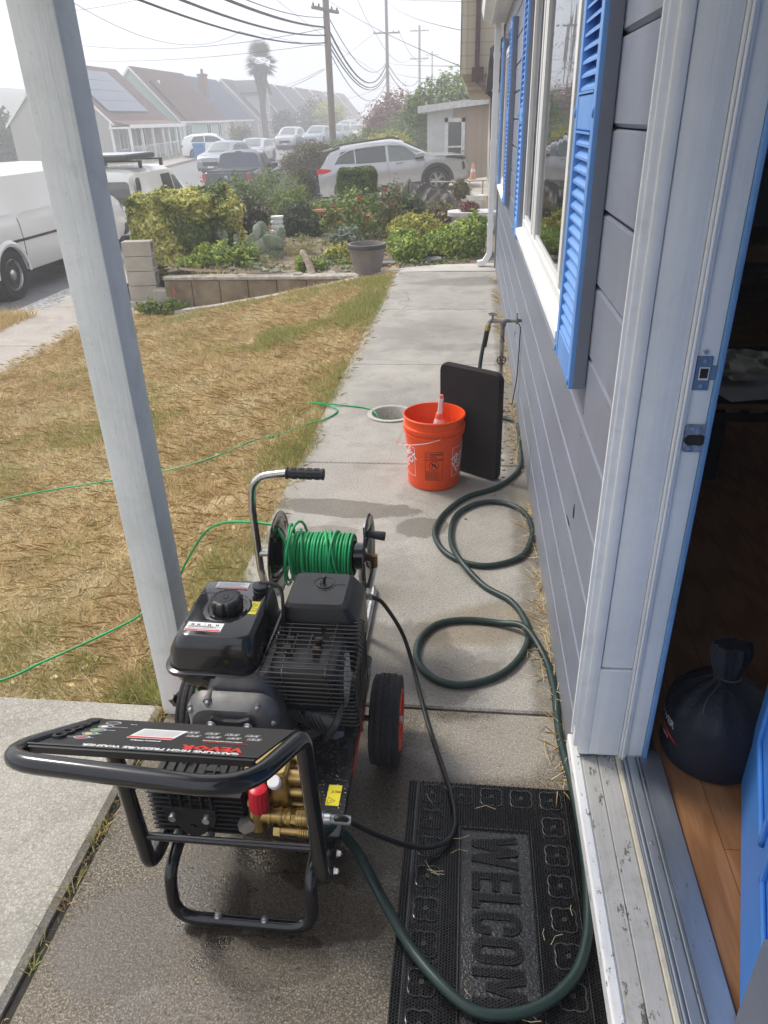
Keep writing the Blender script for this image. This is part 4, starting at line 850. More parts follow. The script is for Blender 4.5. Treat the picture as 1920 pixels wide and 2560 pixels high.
for r, h in prof:
    for i in range(n):
        a = 2 * math.pi * i / n; sc_ = 1 - (.13 * max(0, math.cos(a * 9)) ** 2.2 if .003 < h < .032 and r > .036 else 0); vs.append(TC + V(r * sc_ * math.cos(a), r * sc_ * math.sin(a), h))
g.add(vs, [(l * n + i, l * n + (i + 1) % n, (l + 1) * n + (i + 1) % n, (l + 1) * n + i) for l in range(len(prof) - 1) for i in range(n)])
cap = part('fuel_cap', g, MAT['black'], tank, smooth=50)
g = G(); g.tube([TC + V(.008 * math.cos(t), .008 * math.sin(t), .0335) for t in [6.283 * k / 16 for k in range(16)]], .0006, 4, closed=True); g.box(-.588, -.582, 1.471, 1.479, .5985, .5995); part('cap_mark', g, MAT['gloss_black'], cap)
def label(cx, cy, w_, h_, z, par, red_at=-1, rows=5, ang=0):
    Ml = Matrix.Translation((cx, cy, z)) @ Matrix.Rotation(ang, 4, 'Z')
    def qd(g, a, b_, c_, d_, zz): g.quad(*[Ml @ V(x, y, zz) for x, y in ((a, c_), (b_, c_), (b_, d_), (a, d_))])
    g = G(); qd(g, -w_ / 2, w_ / 2, -h_ / 2, h_ / 2, 0); o = part('tank_label', g, MAT['white'], par, smooth=0)
    g = G(); qd(g, -w_ / 2 * .97, w_ / 2 * .97, -h_ / 2 * .94, -h_ / 2 * .62, .0004); part('label_stripe', g, PM('label_red', (.6, .06, .07), .5), o, smooth=0)
    g = G()
    for k in range(rows):
        y = -h_ / 2 * .45 + k * h_ * .14; qd(g, -w_ * .44, w_ * (.44 - .1 * (k % 3)), y, y + h_ * .03, .0004)
    part('label_text', g, MAT['black'], o, smooth=0)
    if rows <= 3:
        g = G()
        for x in (-.38, -.22, .08, .3): 
            for s_ in (0, .05): qd(g, w_ * (x + s_), w_ * (x + s_ + .03), h_ * .12, h_ * .32, .0005)
        qd(g, -.004 * w_, .004 * w_, h_ * .0, h_ * .45, .0005); qd(g, -w_ * .48, w_ * .48, -h_ * .02, 0, .0005); part('label_pictogram', g, MAT['black'], o, smooth=0)
    vs, fs = text_geo('DANGER' if rows <= 3 else 'GASOLINE ENGINE', h_ * .17, Ml @ V(w_ * .12, -h_ * .36, .0008), (-1, 0, 0), (0, -1, 0), .0002, 0, 'LEFT', 1); g = G(); g.add(vs, fs); part('label_heading', g, MAT['white'], o, smooth=0)
label(-.600, 1.573, .088, .030, .5662, tank, rows=5, ang=-.02); label(-.619, 1.392, .092, .034, .5662, tank, rows=3, ang=-.03)
g = G(); Ml = Matrix.Translation((-.517, 1.478, .5662)) @ Matrix.Rotation(.0, 4, 'Z'); g.quad(*[Ml @ V(x, y, 0) for x, y in ((-.011, -.027), (.011, -.027), (.011, .027), (-.011, .027))]); yl = part('yellow_label', g, MAT['yellow'], tank, smooth=0)
g = G(); flat_lines(g, [(0, 0, 1, .6), (1, .6, 0, 1.2), (0, 1.2, 0, 0), (.3, .6, .6, .6), (0, -1.2, 1, -1.2), (1, -1.2, 1, -.3), (1, -.3, 0, -.3), (0, -.3, 0, -1.2), (.3, -.9, .8, -.9)], (-.5235, 1.480), .0145, .5667, .0012); part('label_print', g, MAT['black'], yl, smooth=0)
g = G(); c_ = V(-.520, 1.560, .563); g.lathe([(.0, .0), (.021, .0), (.021, .004), (.018, .006), (.018, .011), (.021, .013), (.021, .017), (.014, .020), (.0, .020)], c_, (0, 0, 1), 24)
g.tube(spline([c_ + V(-.004, .004, .019), c_ + V(.03, .006, .019), c_ + V(.055, -.005, .008), c_ + V(.066, -.04, -.03), c_ + V(.068, -.06, -.11)], 6), .0048, 8); part('vent_valve', g, MAT['black'], tank)
# air cleaner box
g = G(); X = (-.462, -.262); Y_ = (1.49, 1.675)
X = (-.477, -.262); Y_ = (1.528, 1.72)
g.loft([(.34, X[0], X[1], Y_[0] - .01, Y_[1] + .01, .02), (.455, X[0] + .002, X[1] - .002, Y_[0] - .005, Y_[1] + .005, .02), (.485, X[0] + .006, X[1] - .004, Y_[0] + .0, Y_[1], .02), (.524, X[0] + .018, X[1] - .028, Y_[0] + .014, Y_[1] - .012, .018), (.532, X[0] + .026, X[1] - .042, Y_[0] + .024, Y_[1] - .02, .015)], 5)
ab = part('air_cleaner', g, MAT['black'], pw, smooth=28)
g = G(); c_ = V(-.368, 1.648, .532); g.tube([c_ + V(.031 * math.cos(t), .031 * math.sin(t), 0) for t in [6.283 * k / 30 for k in range(31)]], .0014, 6); g.lathe([(.024, 0), (.0235, .0025), (.0, .003)], c_, (0, 0, 1), 28); g.tube([c_ + V(.031, .004, 0), c_ + V(.036, -.001, .0004), c_ + V(.058, -.001, .0)], .0017, 6); part('cover_ring', g, MAT['black'], ab)
g = G(); g.cyl(c_ + V(-.002, 0, .003), c_ + V(.001, .003, .020), .0045, n=10); g.sphere(c_ + V(.001, .003, .020), (.006, .005, .004), 8, 6); g.tube([c_ + V(-.006 + .006 * math.cos(t), -.004 + .005 * math.sin(t), .007) for t in [6.283 * k / 12 for k in range(12)]], .0016, 5, closed=True); part('wing_nut', g, MAT['gloss_black'], ab)
# muffler and its wire guard
g = G(); g.loft([(.30, -.462, -.30, 1.395, 1.52, .03), (.335, -.47, -.294, 1.37, 1.535, .03), (.44, -.474, -.288, 1.36, 1.55, .025), (.462, -.468, -.298, 1.37, 1.545, .02), (.467, -.46, -.315, 1.378, 1.537, .02)], 5)
mf = part('muffler', g, PM('muffler_black', (.03, .03, .03), .27, .3), pw, smooth=30)
g = G()
for k in range(9): Mf = Matrix.Translation((-.293, 1.385 + .018 * k, .447)) @ Matrix.Rotation(math.radians(35), 4, 'Y'); g.bbox(-.018, .012, -.004, .004, 0, .006, .002, M=Mf)
part('louver', g, MAT['gloss_black'], mf)
g = G()
def hoop(z, yn, yf, xl, xr, gap=None):
    """one bent wire: front run with ends turned back"""
    P = [V(xl + .012, yf, z + .002), V(xl, yn + .0, z), V(xr, yn + .0, z), V(xr - .006, yf, z + .002)]
    P = fillet(P, .014, 4); 
    if gap:
        A = [p for p in P if p.x < gap[0]]; B = [p for p in P if p.x > gap[1]]; A = A + [V(gap[0], yn, z)]; B = [V(gap[1], yn, z)] + B
        g.tube(A, .0017, 6); g.tube(B, .0017, 6)
    else: g.tube(P, .0017, 6)
for k in range(12):       # front wires
    t = k / 11; z = .475 - .215 * t; yn = 1.325 + .075 * t; gp_ = (-.405, -.375) if k in (7, 8) else None
    hoop(z, yn, 1.56, -.482 + .012 * t, -.243 - .004 * t, gp_)
for k in range(14):       # top wires, bent down at the ends
    t = k / 13; y = 1.330 + .225 * t; z = .487 + .004 * math.sin(t * 3.14); xl, xr = -.480 + .01 * t, -.243 - .008 * t
    P = fillet([V(xl, y + .01, .40), V(xl, y, z), V(xr, y, z), V(xr + .004, y + .012, .34)], .012, 4)
    if k in (6, 7, 9, 10):
        A = [p for p in P if p.x < -.42] + [V(-.35 if k % 2 else -.355, y, z)]; B = [V(-.34, y, z)] + [p for p in P if p.x > -.34]
        g.tube(A, .0017, 6); g.tube(B, .0017, 6)
    elif k == 8: g.tube([p for p in P if p.x < -.42] + [V(-.435, y, z)], .0017, 6); g.tube([V(-.41, y, z), V(-.365, y, z)], .0017, 6); g.tube([V(-.325, y, z)] + [p for p in P if p.x > -.325], .0017, 6)
    else: g.tube(P, .0017, 6)
for x in (-.44, -.315): g.tube(fillet([V(x, 1.57, .42), V(x, 1.562, .4885), V(x + (.02 if x < -.4 else 0), 1.328, .4855), V(x + .01, 1.405, .26)], .01, 3), .0018, 6)
for x in (-.41, -.372): g.tube([V(x, 1.40, .4895), V(x, 1.48, .4895)], .0017, 6)
for x in (-.484, -.241): 
    for y in (1.40, 1.50): g.tube([V(x + (.003 if x > -.3 else 0), y, .49), V(x, y + .02, .30)], .0017, 6)
cg = part('muffler_guard', g, MAT['wire'], pw, smooth=60)
MAT['rusty'] = PM('rusty_black', (.035, .03, .028), .6, .3, col2=(.07, .045, .03), vs=60)
each('guard_clip', [(x, y) for x in (-.425, -.352) for y in (1.425, 1.463)], lambda g, q: g.bbox(q[0] - .010, q[0] + .010, q[1] - .006, q[1] + .006, .462, .492, .002), MAT['rusty'], cg, smooth=30)
g = G(); g.bbox(-.397, -.382, 1.372, 1.378, .30, .36, .002); g.cyl((-.39, 1.368, .35), (-.39, 1.374, .35), .005); part('guard_strap', g, MAT['black'], cg)
g = G(); g.prism([(0, 0), (.02, .01), (.035, .07), (.03, .15), (.01, .16), (0, .1)], (-.290, 1.42, .30), (.4, .9, 0), (0, .1, 1), (.002, -.001, 0)); part('heat_shield', g, PM('galvanised', (.38, .46, .54), .3, .85, var=.35, vs=25, rvar=.1), mf, smooth=30)
g = G(); pts = [V(-.43 + .02 * k, 1.385 + .006 * math.sin(k * 2.), .252 + .006 * math.cos(k * 2.3)) for k in range(8)]
for p, q_ in zip(pts[:-1], pts[1:]): g.quad(p, q_, q_ + V(.004, -.012, -.022), p + V(.004, -.012, -.022))
part('head_gasket', g, MAT['castalu'], eng, smooth=0)
# pump
pu = G(); pu.loft([(.225, -.66, -.475, 1.085, 1.22, .02), (.245, -.67, -.465, 1.075, 1.24, .02), (.345, -.67, -.465, 1.08, 1.24, .02), (.372, -.655, -.475, 1.095, 1.235, .02)], 4)
for k in range(9): pu.bbox(-.676, -.462, 1.069 + .0, 1.245, .236 + .0145 * k, .2405 + .0145 * k, .001)
for k in range(8): pu.bbox(-.655 + .024 * k, -.650 + .024 * k, 1.085, 1.235, .365, .378, .001)
pump = part('pump', pu, MAT['pumpblack'], pw, smooth=35)
g = G(); g.prism([(-.058, 0), (.048, 0), (.056, .03), (.056, .052), (-.062, .052), (-.062, .03)], (-.577, 1.058, .272), (1, 0, 0), (0, .0, 1), (0, .02, 0))
for k in range(5): g.prism([(0, 0), (.0, .045), (.03, .0)], (-.622 + k * .023, 1.06, .322), (0, 1, 0), (0, 0, 1), (.0035, 0, 0))
g.cyl((-.578, 1.060, .268), (-.578, 1.076, .268), .034, n=24); g.cyl((-.578, 1.054, .268), (-.578, 1.062, .268), .008, n=12)
part('pump_cover', g, MAT['pumpblack'], pump, smooth=25)
each('cap_screw', ((-.617, .302), (-.540, .302), (-.617, .243), (-.540, .243)), lambda g, q: g.cyl((q[0], 1.061, q[1]), (q[0], 1.045, q[1]), .0085, n=16), MAT['screw'], pump)
g = G(); g.prism([(0, 0), (.04, 0), (.02, .03)], (-.56, 1.12, .373), (1, 0, 0), (0, 1, 0), (0, 0, .004)); part('pump_emblem', g, MAT['pumpblack'], pump, smooth=0)
g = G(); g.cyl((-.612, 1.15, .37), (-.612, 1.15, .390), .010); part('oil_plug', g, MAT['black'], pump)
g = G(); g.lathe([(.008, 0), (.008, .006), (.0, .008)], (-.612, 1.15, .390), (0, 0, 1), 12); part('plug_cap', g, MAT['yellow'], pump)
bh = G(); bh.bbox(-.462, -.365, 1.10, 1.20, .245, .40, .006)
for z in (.275, .32, .365): bh.cyl((-.37, 1.13, z), (-.335, 1.13, z), .017, n=14); bh.cyl((-.37, 1.178, z + .01), (-.34, 1.178, z + .01), .015, n=14)
bh.lathe([(.022, 0), (.022, .014), (.018, .018), (.0, .018)], (-.435, 1.102, .285), (0, -1, 0), 20)
bh.cyl((-.435, 1.085, .25), (-.435, 1.085, .33), .019, n=18); bh.cyl((-.435, 1.085, .29), (-.37, 1.085, .29), .017, n=18)
for x in (-.41, -.385, -.365): bh.cyl((x, 1.085, .29), (x + .008, 1.085, .29), .0205, n=18)
bh.cyl((-.37, 1.085, .29), (-.345, 1.085, .29), .0185, n=6); bh.cyl((-.345, 1.085, .29), (-.318, 1.085, .29), .0215, n=20)
for x in (-.342, -.334, -.326): bh.cyl((x, 1.085, .29), (x + .003, 1.085, .29), .0235, n=20)
bh.cyl((-.40, 1.085, .245), (-.335, 1.085, .245), .013, n=14); bh.cyl((-.40, 1.085, .245), (-.385, 1.085, .245), .018, n=6)
for k in range(6): bh.cyl((-.345 + .0052 * k, 1.085, .245), (-.3415 + .0052 * k, 1.085, .245), .0165, n=16)
part('brass_head', bh, MAT['brass'], pump, smooth=30)
g = G(); c_ = V(-.425, 1.078, .318); prof = [(.018, 0), (.0225, .004), (.0215, .052), (.0185, .062), (.010, .066), (0.0001, .066)]; n = 60; vs = []
axq = V(.05, .0, 1).normalized().to_track_quat('Z', 'Y')
for r, h in prof:
    for i in range(n):
        a = 2 * math.pi * i / n; vs.append(c_ + axq @ V(r * (1 - (.07 * (math.cos(a * 15) > 0) if h < .06 and h > .001 else 0)) * math.cos(a), r * (1 - (.07 * (math.cos(a * 15) > 0) if h < .06 and h > .001 else 0)) * math.sin(a), h))
g.add(vs, [(l * n + i, l * n + (i + 1) % n, (l + 1) * n + (i + 1) % n, (l + 1) * n + i) for l in range(len(prof) - 1) for i in range(n)])
kn = part('pressure_knob', g, MAT['knobred'], pump, smooth=40)
g = G(); g.lathe([(.014, 0), (.015, .012), (.012, .016), (.0, .016)], (-.387, 1.09, .385), (0, -.5, 1), 16); part('relief_cap', g, MAT['white'], pump)
g = G(); g.cyl((-.462, 1.075, .275), (-.452, 1.058, .275), .0185, n=6); part('steel_nut', g, MAT['screw'], pump); g = G(); g.cyl((-.318, 1.085, .29), (-.285, 1.085, .29), .0165, n=8); g.cyl((-.285, 1.085, .29), (-.27, 1.085, .29), .013, n=14); part('steel_nut', g, MAT['screw'], pump)

# ================================================================ hose reel
rl = thing('hose_reel', 'black two-disc hose reel on a chromed tube stand with rubber grip', 'hose reel', (-.45, 2.05, 0))
RY, RZ = 2.02, .393
g = G(); g.tube(fillet([V(-.335, 1.83, .014), V(-.335, 2.42, .014), V(-.63, 2.46, .014), V(-.66, 1.86, .014)], .07, 6), .0125, 12)
g.tube(fillet([V(-.655, 2.10, .02), V(-.665, 2.02, .33), V(-.668, 2.02, .56), V(-.655, 2.02, .672), V(-.53, 2.02, .690)], .07, 8), .0125, 14)
g.tube([V(-.335, 2.1, .02), V(-.330, 2.05, RZ)], .0125, 12); g.tube([V(-.66, RY, RZ), V(-.59, RY, RZ)], .012, 10)
part('stand', g, MAT['chrome'], rl, smooth=50)
g = G(); a0, a1 = V(-.546, 2.02, .688), V(-.428, 2.02, .686); d = (a1 - a0)
g.lathe([(.0, 0), (.0185, 0), (.0195, .002), (.0195, .006), (.0165, .008), (.0165, .112), (.0185, .114), (.0185, .119), (.0165, .120), (.0, .119)], a0, d, 28)
for r_ in range(10):
    for k in range(4):
        a = r_ * 2 * math.pi / 10; q_ = d.to_track_quat('Z', 'Y'); p0 = a0 + q_ @ V(.0168 * math.cos(a), .0168 * math.sin(a), .018 + .024 * k); p1 = a0 + q_ @ V(.0168 * math.cos(a), .0168 * math.sin(a), .034 + .024 * k)
        g.tube([p0, p1], .0019, 6)
part('grip', g, PM('grip_rubber', (.028, .028, .030), .6), rl)
def disc(x, side):
    g = G(); prof = [(.02, .0), (.06, .0), (.115, side * .012), (.136, side * .016), (.142, side * .012), (.143, side * .014), (.137, side * .019), (.115, side * .0145), (.06, .0025), (.02, .0025)]
    g.lathe(prof, (x, RY, RZ), (1, 0, 0), 56)
    for k in range(4):
        a = math.pi / 2 * k + .6; g.tube([V(x + side * .002, RY + .03 * math.cos(a), RZ + .03 * math.sin(a)), V(x + side * .013, RY + .12 * math.cos(a), RZ + .12 * math.sin(a))], .004, 6)
    return part('disc', g, MAT['gloss_black'], rl, smooth=50)
disc(-.580, -1); disc(-.312, 1)
g = G(); g.cyl((-.58, RY, RZ), (-.312, RY, RZ), .045, n=24); part('drum', g, MAT['gloss_black'], rl)
g = G(); g.tube([V(-.306, RY - .015, RZ + .115), V(-.303, RY - .01, RZ + .085)], .004, 6); g.box(-.308, -.303, RY - .03, RY, RZ + .07, RZ + .125); g.cyl((-.306, RY - .02, RZ + .098), (-.295, RY - .02, RZ + .098), .006); cr = part('crank_bracket', g, MAT['chrome'], rl)
g = G(); g.lathe([(.0, 0), (.0105, 0), (.0125, .025), (.0135, .032), (.0145, .058), (.013, .062), (.0, .062)], (-.300, RY - .022, RZ + .098), (1, 0, -.12), 20); part('crank_knob', g, PM('knob_rubber', (.03, .03, .032), .55), rl)
g = G(); g.cyl((-.309, RY, RZ), (-.275, RY - .01, RZ), .013, n=14); g.cyl((-.278, RY - .01, RZ + .012), (-.278, RY - .012, RZ - .03), .011, n=12); part('swivel', g, PM('dull_brass', (.30, .17, .08), .4, .9), rl)
g = G(); g.tube(spline([V(-.278, RY - .012, RZ - .03), V(-.285, RY - .02, RZ - .06), V(-.295, RY - .03, RZ - .10)], 5), .010, 8); part('inlet_elbow', g, MAT['screw'], rl)

# ================================================================ hoses
def hose_mat(name, col, rough, ringsc, amp=.2):
    return PM(name, col, rough, var=.18, vs=9, bmp=amp, bs=ringsc, bd=.0008)
MAT['greenhose'] = hose_mat('bright_green_hose', (.012, .36, .115), .33, 200, .05)
MAT['gardenhose'] = hose_mat('dark_green_hose', (.012, .030, .026), .42, 240, .25)
MAT['blackhose'] = hose_mat('black_hose', (.012, .013, .014), .4, 150, .3)
g = G(); hr = .0048; P = []
def wind(x, r, a): return V(x, RY + r * math.cos(a), RZ + r * math.sin(a))
lays = [(-.548, -.345, .0555, 21), (-.345, -.548, .0635, 20), (-.545, -.348, .0715, 19)]
a = 0
for (xa, xb, r, n_) in lays:
    S = n_ * 18
    for i in range(S):
        t = i / S; x = xa + (xb - xa) * t + .0015 * math.sin(a * .31); P.append(wind(x, r + .0012 * math.sin(a * .47), a)); a -= 2 * math.pi / 18
# loose outer turns crossing the coil
for (xa, xb, r, tr) in ((-.36, -.43, .0785, 1.0), (-.43, -.395, .0800, 1.2), (-.395, -.50, .0795, 1.3), (-.50, -.560, .082, .75), (-.560, -.515, .098, .9), (-.515, -.562, .092, .85)):
    S = int(tr * 20)
    for i in range(S): t = i / S; P.append(wind(xa + (xb - xa) * (t * t * (3 - 2 * t)), r + (.012 * math.sin(t * 3.14) if r > .09 else 0), a)); a -= 2 * math.pi / 20
aend = math.atan2(math.sin(a), math.cos(a))
while abs(((a - math.pi * .55) + math.pi) % (2 * math.pi) - math.pi) > .2: P.append(wind(-.555, .088, a)); a -= 2 * math.pi / 20
tail = [(-.60, 2.03, .495), (-.70, 2.08, .475), (-.82, 2.17, .42), (-.93, 2.27, .33), (-1.03, 2.36, .2), (-1.12, 2.41, .06), (-1.17, 2.38, -.045)]
lawnrun = [(-1.2, 2.336, -.048), (-1.244, 2.202, -.055), (-1.382, 2.078, -.08), (-1.521, 1.976, -.105), (-1.653, 1.879, -.125), (-2.1, 1.80, -.22), (-2.7, 2.0, -.34), (-3.2, 2.6, -.44), (-3.4, 3.2, -.48), (-3.2, 3.6, -.44), (-2.823, 3.716, -.37), (-2.519, 3.74, -.31), (-2.08, 3.726, -.222), (-1.756, 3.732, -.158), (-1.541, 3.78, -.115), (-1.369, 3.877, -.08), (-1.257, 3.993, -.06), (-1.126, 4.058, -.03), (-.965, 4.13, .012), (-.868, 4.234, .008), (-.81, 4.377, .007), (-.863, 4.462, .012), (-.998, 4.479, .03), (-.914, 4.491, .02), (-.792, 4.493, .008), (-.635, 4.455, .006), (-.56, 4.37, .004), (-.515, 4.30, -.06), (-.5, 4.27, -.10)]
P += spline([V(*p) for p in tail] + [V(a, b_, c + (.022 if a < -1.15 else 0)) for a, b_, c in lawnrun], 9)
g.tube(P, hr, 8); gh = solo('green_hose', g, MAT['greenhose'], 'bright green pressure hose wound on the reel and trailing over the dry lawn', 'hose', base=(-.45, 2.02, 0), smooth=60)
g = G(); ghp = [(q[0] + .004 * math.sin(97 * q[1] + 31 * q[0]), q[1], q[2]) if q[2] < .02 else q for q in [(.13, 4.47, .52), (.10, 4.43, .40), (.085, 4.38, .28), (.09, 4.33, .16), (.12, 4.31, .05), (.16, 4.32, .014), (.204, 4.304, .0125), (.312, 4.203, .0125), (.347 - .035, 3.887, .0125), (.300, 3.573, .0125), (.187, 3.343, .0125), (.026, 3.209, .0125), (-.08, 3.036, .0125), (-.116, 2.86, .0125), (-.079, 2.704, .0125), (.011, 2.613, .0125), (.125, 2.593, .0125), (.242, 2.664, .0125), (.305, 2.8, .0125), (.312, 2.949, .0125), (.275, 3.09, .0125), (.182, 3.165, .0125), (.071, 3.14, .0135), (-.026, 3.019, .013), (-.049, 2.822, .013), (-.012, 2.62, .036), (.086, 2.449, .0125), (.19, 2.347, .0125), (.244, 2.229, .0125), (.25, 2.117, .0125), (.206, 1.995, .0125), (.125, 1.905, .0125), (.019, 1.858, .0125), (-.072, 1.881, .0125), (-.132, 1.967, .0125), (-.139, 2.08, .0125), (-.086, 2.176, .0125), (.015, 2.212, .0125), (.15, 2.2, .014), (.235, 2.15, .036), (.298, 2.021, .0125), (.308, 1.863, .0125), (.309, 1.65, .014), (.322, 1.45, .03), (.325, 1.25, .032), (.318, 1.119, .030), (.302, 1.027, .030), (.268, .948, .030), (.203, .885, .030), (.125, .854, .030), (.05, .856, .030), (-.019, .903, .030), (-.095, .985, .028), (-.169, 1.084, .05), (-.225, 1.13, .13), (-.265, 1.115, .22), (-.30, 1.09, .245), (-.325, 1.085, .245)]]
g.tube(spline([V(*p) for p in ghp], 8), .0122, 12); solo('garden_hose', g, MAT['gardenhose'], 'dark green garden hose looping from the wall tap across doormat to washer', 'hose', base=(.1, 2.5, 0), smooth=60)
g = G(); bp = [(-.30, 1.93, .298), (-.27, 1.92, .300), (-.239, 1.925, .27), (-.184, 1.947, .14), (-.142, 1.893, .03), (-.093, 1.706, .008), (-.044, 1.541, .008), (-.007, 1.40, .026), (.004, 1.305, .027), (-.021, 1.249, .027), (-.089, 1.205, .06), (-.17, 1.137, .18), (-.235, 1.09, .285), (-.265, 1.085, .29)]
g.tube(spline([V(*p) for p in bp], 9), .0068, 10); bhs = solo('black_hose', g, MAT['blackhose'], 'thin black high pressure hose linking the washer pump to the reel', 'hose', base=(-.1, 1.5, 0), smooth=60)
each('crimp_fitting', (((-.272, 1.085, .29), (-.228, 1.094, .278)), ((-.31, 1.93, .298), (-.275, 1.922, .30))), lambda g, q: g.cyl(q[0], q[1], .0105, n=14), MAT['screw'], bhs)

# ================================================================ doormat
mt = thing('doormat', 'black studded rubber doormat with raised WELCOME lettering at the door', 'doormat', (.09, 1.08, 0))
MAT['mat'] = PM('wet_rubber', (.006, .006, .0065), .34, var=.2, vs=30, rvar=.12)
x0, x1, y0, y1 = -.125, .330, .70, 1.46
g = G(); g.bbox(x0, x1, y0, y1, 0, .008, .002); m, nt, b = new_mat('wet_rubber_panel'); b.inputs['Base Color'].default_value = (.014, .015, .017, 1); b.inputs['Roughness'].default_value = .24; bump(nt, b, noise(nt, world_coords(nt), 170, 3, .6), .8, .003); MAT['matpanel'] = m
part('mat_base', g, MAT['mat'], mt, smooth=30)
px0, px1, py0 = .025, .192, 1.303
g = G(); g.box(px0, px1, y0 + .03, py0, .0078, .0088); part('text_panel', g, MAT['matpanel'], mt, smooth=0)
lg = G(); T_ = .0195; X0_, X1_ = .048, .163       # heavy condensed capitals, read from the doorway side
LC_ = [0]
def LP(poly): LC_[0] += 1; lg.prism([(a, b_) for a, b_ in poly], (0, 0, .0085), (0, -1, 0), (1, 0, 0), (0, 0, .0036 + .00021 * (LC_[0] % 5)))
def bar_(u0, u1, v0, v1): LP([(-u0, v0), (-u1, v0), (-u1, v1), (-u0, v1)])
def E_(u0, u1): bar_(u0, u0 - T_, X0_, X1_); mid = (X0_ + X1_) / 2; [bar_(u0 - T_, u1, v, v + T_) for v in (X0_, mid - T_ / 2, X1_ - T_)]
def ring_(u0, u1, op=False):
    w_ = (u0 - u1) / 2; uc = (u0 + u1) / 2; n = 10; hh = (X1_ - X0_) / 2 - w_; vc = (X0_ + X1_) / 2
    def arc(rad, top): 
        k = [math.pi * i / n for i in range(n + 1)] if top else [math.pi + math.pi * i / n for i in range(n + 1)]
        return [(uc + rad * math.cos(t), (vc + hh if top else vc - hh) + rad * math.sin(t)) for t in k]
    for top in (True, False):
        o = arc(w_, top); i_ = arc(w_ - T_, top)
        for j in range(n): LP([(-o[j][0], o[j][1]), (-o[j + 1][0], o[j + 1][1]), (-i_[j + 1][0], i_[j + 1][1]), (-i_[j][0], i_[j][1])])
    bar_(u0, u0 - T_, vc - hh, vc + hh)
    if op:
        for s_ in (1, -1): bar_(u1 + T_, u1, vc + s_ * hh if s_ < 0 else vc + hh - .016, vc + s_ * hh + .016 if s_ < 0 else vc + hh)
    else: bar_(u1 + T_, u1, vc - hh, vc + hh)
def zig(u0, u1, flip):
    w_ = (u0 - u1); hv = X1_ - X0_
    if flip: 
        bar_(u0, u0 - T_, X0_, X1_); bar_(u1 + T_, u1, X0_, X1_)
        for s_ in (0, 1):
            a0 = u0 - T_ * .7 if s_ == 0 else u1 + T_ * .7; m_ = (u0 + u1) / 2; d_ = 1 if s_ == 0 else -1
            LP([(-a0, X1_), (-(a0 - d_ * T_ * .9), X1_), (-(m_ - d_ * T_ * .35), X0_ + .03), (-(m_ + d_ * T_ * .4), X0_ + .03)])
    else:
        q_ = [u0, u0 - w_ * .27, u0 - w_ * .5, u0 - w_ * .73, u1]
        for (a0, b0, up) in ((q_[0], q_[1], 0), (q_[2], q_[1], 0), (q_[2], q_[3], 0), (q_[4], q_[3], 0)):
            hw_ = T_ * .46; c0 = a0 - hw_ if a0 > b0 and a0 == u0 else (a0 + hw_ if a0 == u1 else a0)
            LP([(-(c0 + hw_), X1_), (-(c0 - hw_), X1_), (-(b0 - hw_), X0_), (-(b0 + hw_), X0_)])
zig(1.291, 1.200, False); E_(1.188, 1.138); bar_(1.130, 1.130 - T_, X0_, X1_); bar_(1.130 - T_, 1.093, X0_, X0_ + T_); ring_(1.086, 1.031, True); ring_(1.023, .965); zig(.956, .874, True); E_(.862, .812)
vs, fs = list(lg.v), list(lg.f); lo = part('lettering', lg, MAT['mat'], mt, smooth=0)
lp = np.array([(p[0], p[1]) for p in vs])
# studs: tiny cones everywhere but the panel, plus on the letters
me_b = bpy.data.objects[lo.name]
from mathutils.bvhtree import BVHTree
bv = BVHTree.FromPolygons([Vector(v) for v in vs], fs)
st = G(); pit = .0066; nxs = int((x1 - x0 - .006) / pit); nys = int((y1 - y0 - .006) / pit); sv = []; sf = []
flw = [(x0 + .066, 1.415 - .084 * k) for k in range(9)] + [(x1 - .070, 1.415 - .084 * k) for k in range(9)] + [(x0 + .066 + .080 * k, 1.415) for k in range(1, 4)]
def petal(x, y):
    for cx, cy in flw:
        dx, dy = x - cx, y - cy
        if abs(dx) < .036 and abs(dy) < .036:
            for k in range(4):
                a = math.pi / 4 + k * math.pi / 2; ex, ey = dx - .021 * math.cos(a), dy - .021 * math.sin(a)
                if ex * ex + ey * ey < .0125 ** 2: return 1
            if dx * dx + dy * dy < .005 ** 2: return 2
            return 3
    return 0
for i in range(nxs):
    for j in range(nys):
        x = x0 + .005 + i * pit; y = y0 + .005 + j * pit + (pit / 2 if i % 2 else 0)
        if y > y1 - .004: continue
        zt_ = .0078; hh = .0052; rr = .0023
        if px0 - .003 < x < px1 + .003 and y < py0 + .003:
            if any(bv.ray_cast(V(x + a_, y + c_, .1), V(0, 0, -1))[0] is None for a_ in (-.002, .002) for c_ in (-.002, .002)): continue
            zt_ = .0122; hh = .0028; rr = .0022
        else:
            p_ = petal(x, y)
            if p_ == 3: hh = .0025
            if p_ == 2: continue
            if p_ == 1: hh = .0062
            if x0 + .022 < x < x0 + .026 or x1 - .034 < x < x1 - .030: continue
        b0 = len(sv); sv += [(x - rr, y - rr, zt_), (x + rr, y - rr, zt_), (x + rr, y + rr, zt_), (x - rr, y + rr, zt_), (x - rr * .5, y - rr * .5, zt_ + hh), (x + rr * .5, y - rr * .5, zt_ + hh), (x + rr * .5, y + rr * .5, zt_ + hh), (x - rr * .5, y + rr * .5, zt_ + hh)]
        sf += [(b0, b0 + 1, b0 + 5, b0 + 4), (b0 + 1, b0 + 2, b0 + 6, b0 + 5), (b0 + 2, b0 + 3, b0 + 7, b0 + 6), (b0 + 3, b0, b0 + 4, b0 + 7), (b0 + 4, b0 + 5, b0 + 6, b0 + 7)]
st.v = sv; st.f = sf; st.m = [0] * len(sf); part('studs', st, MAT['mat'], mt, smooth=0)
g = G()
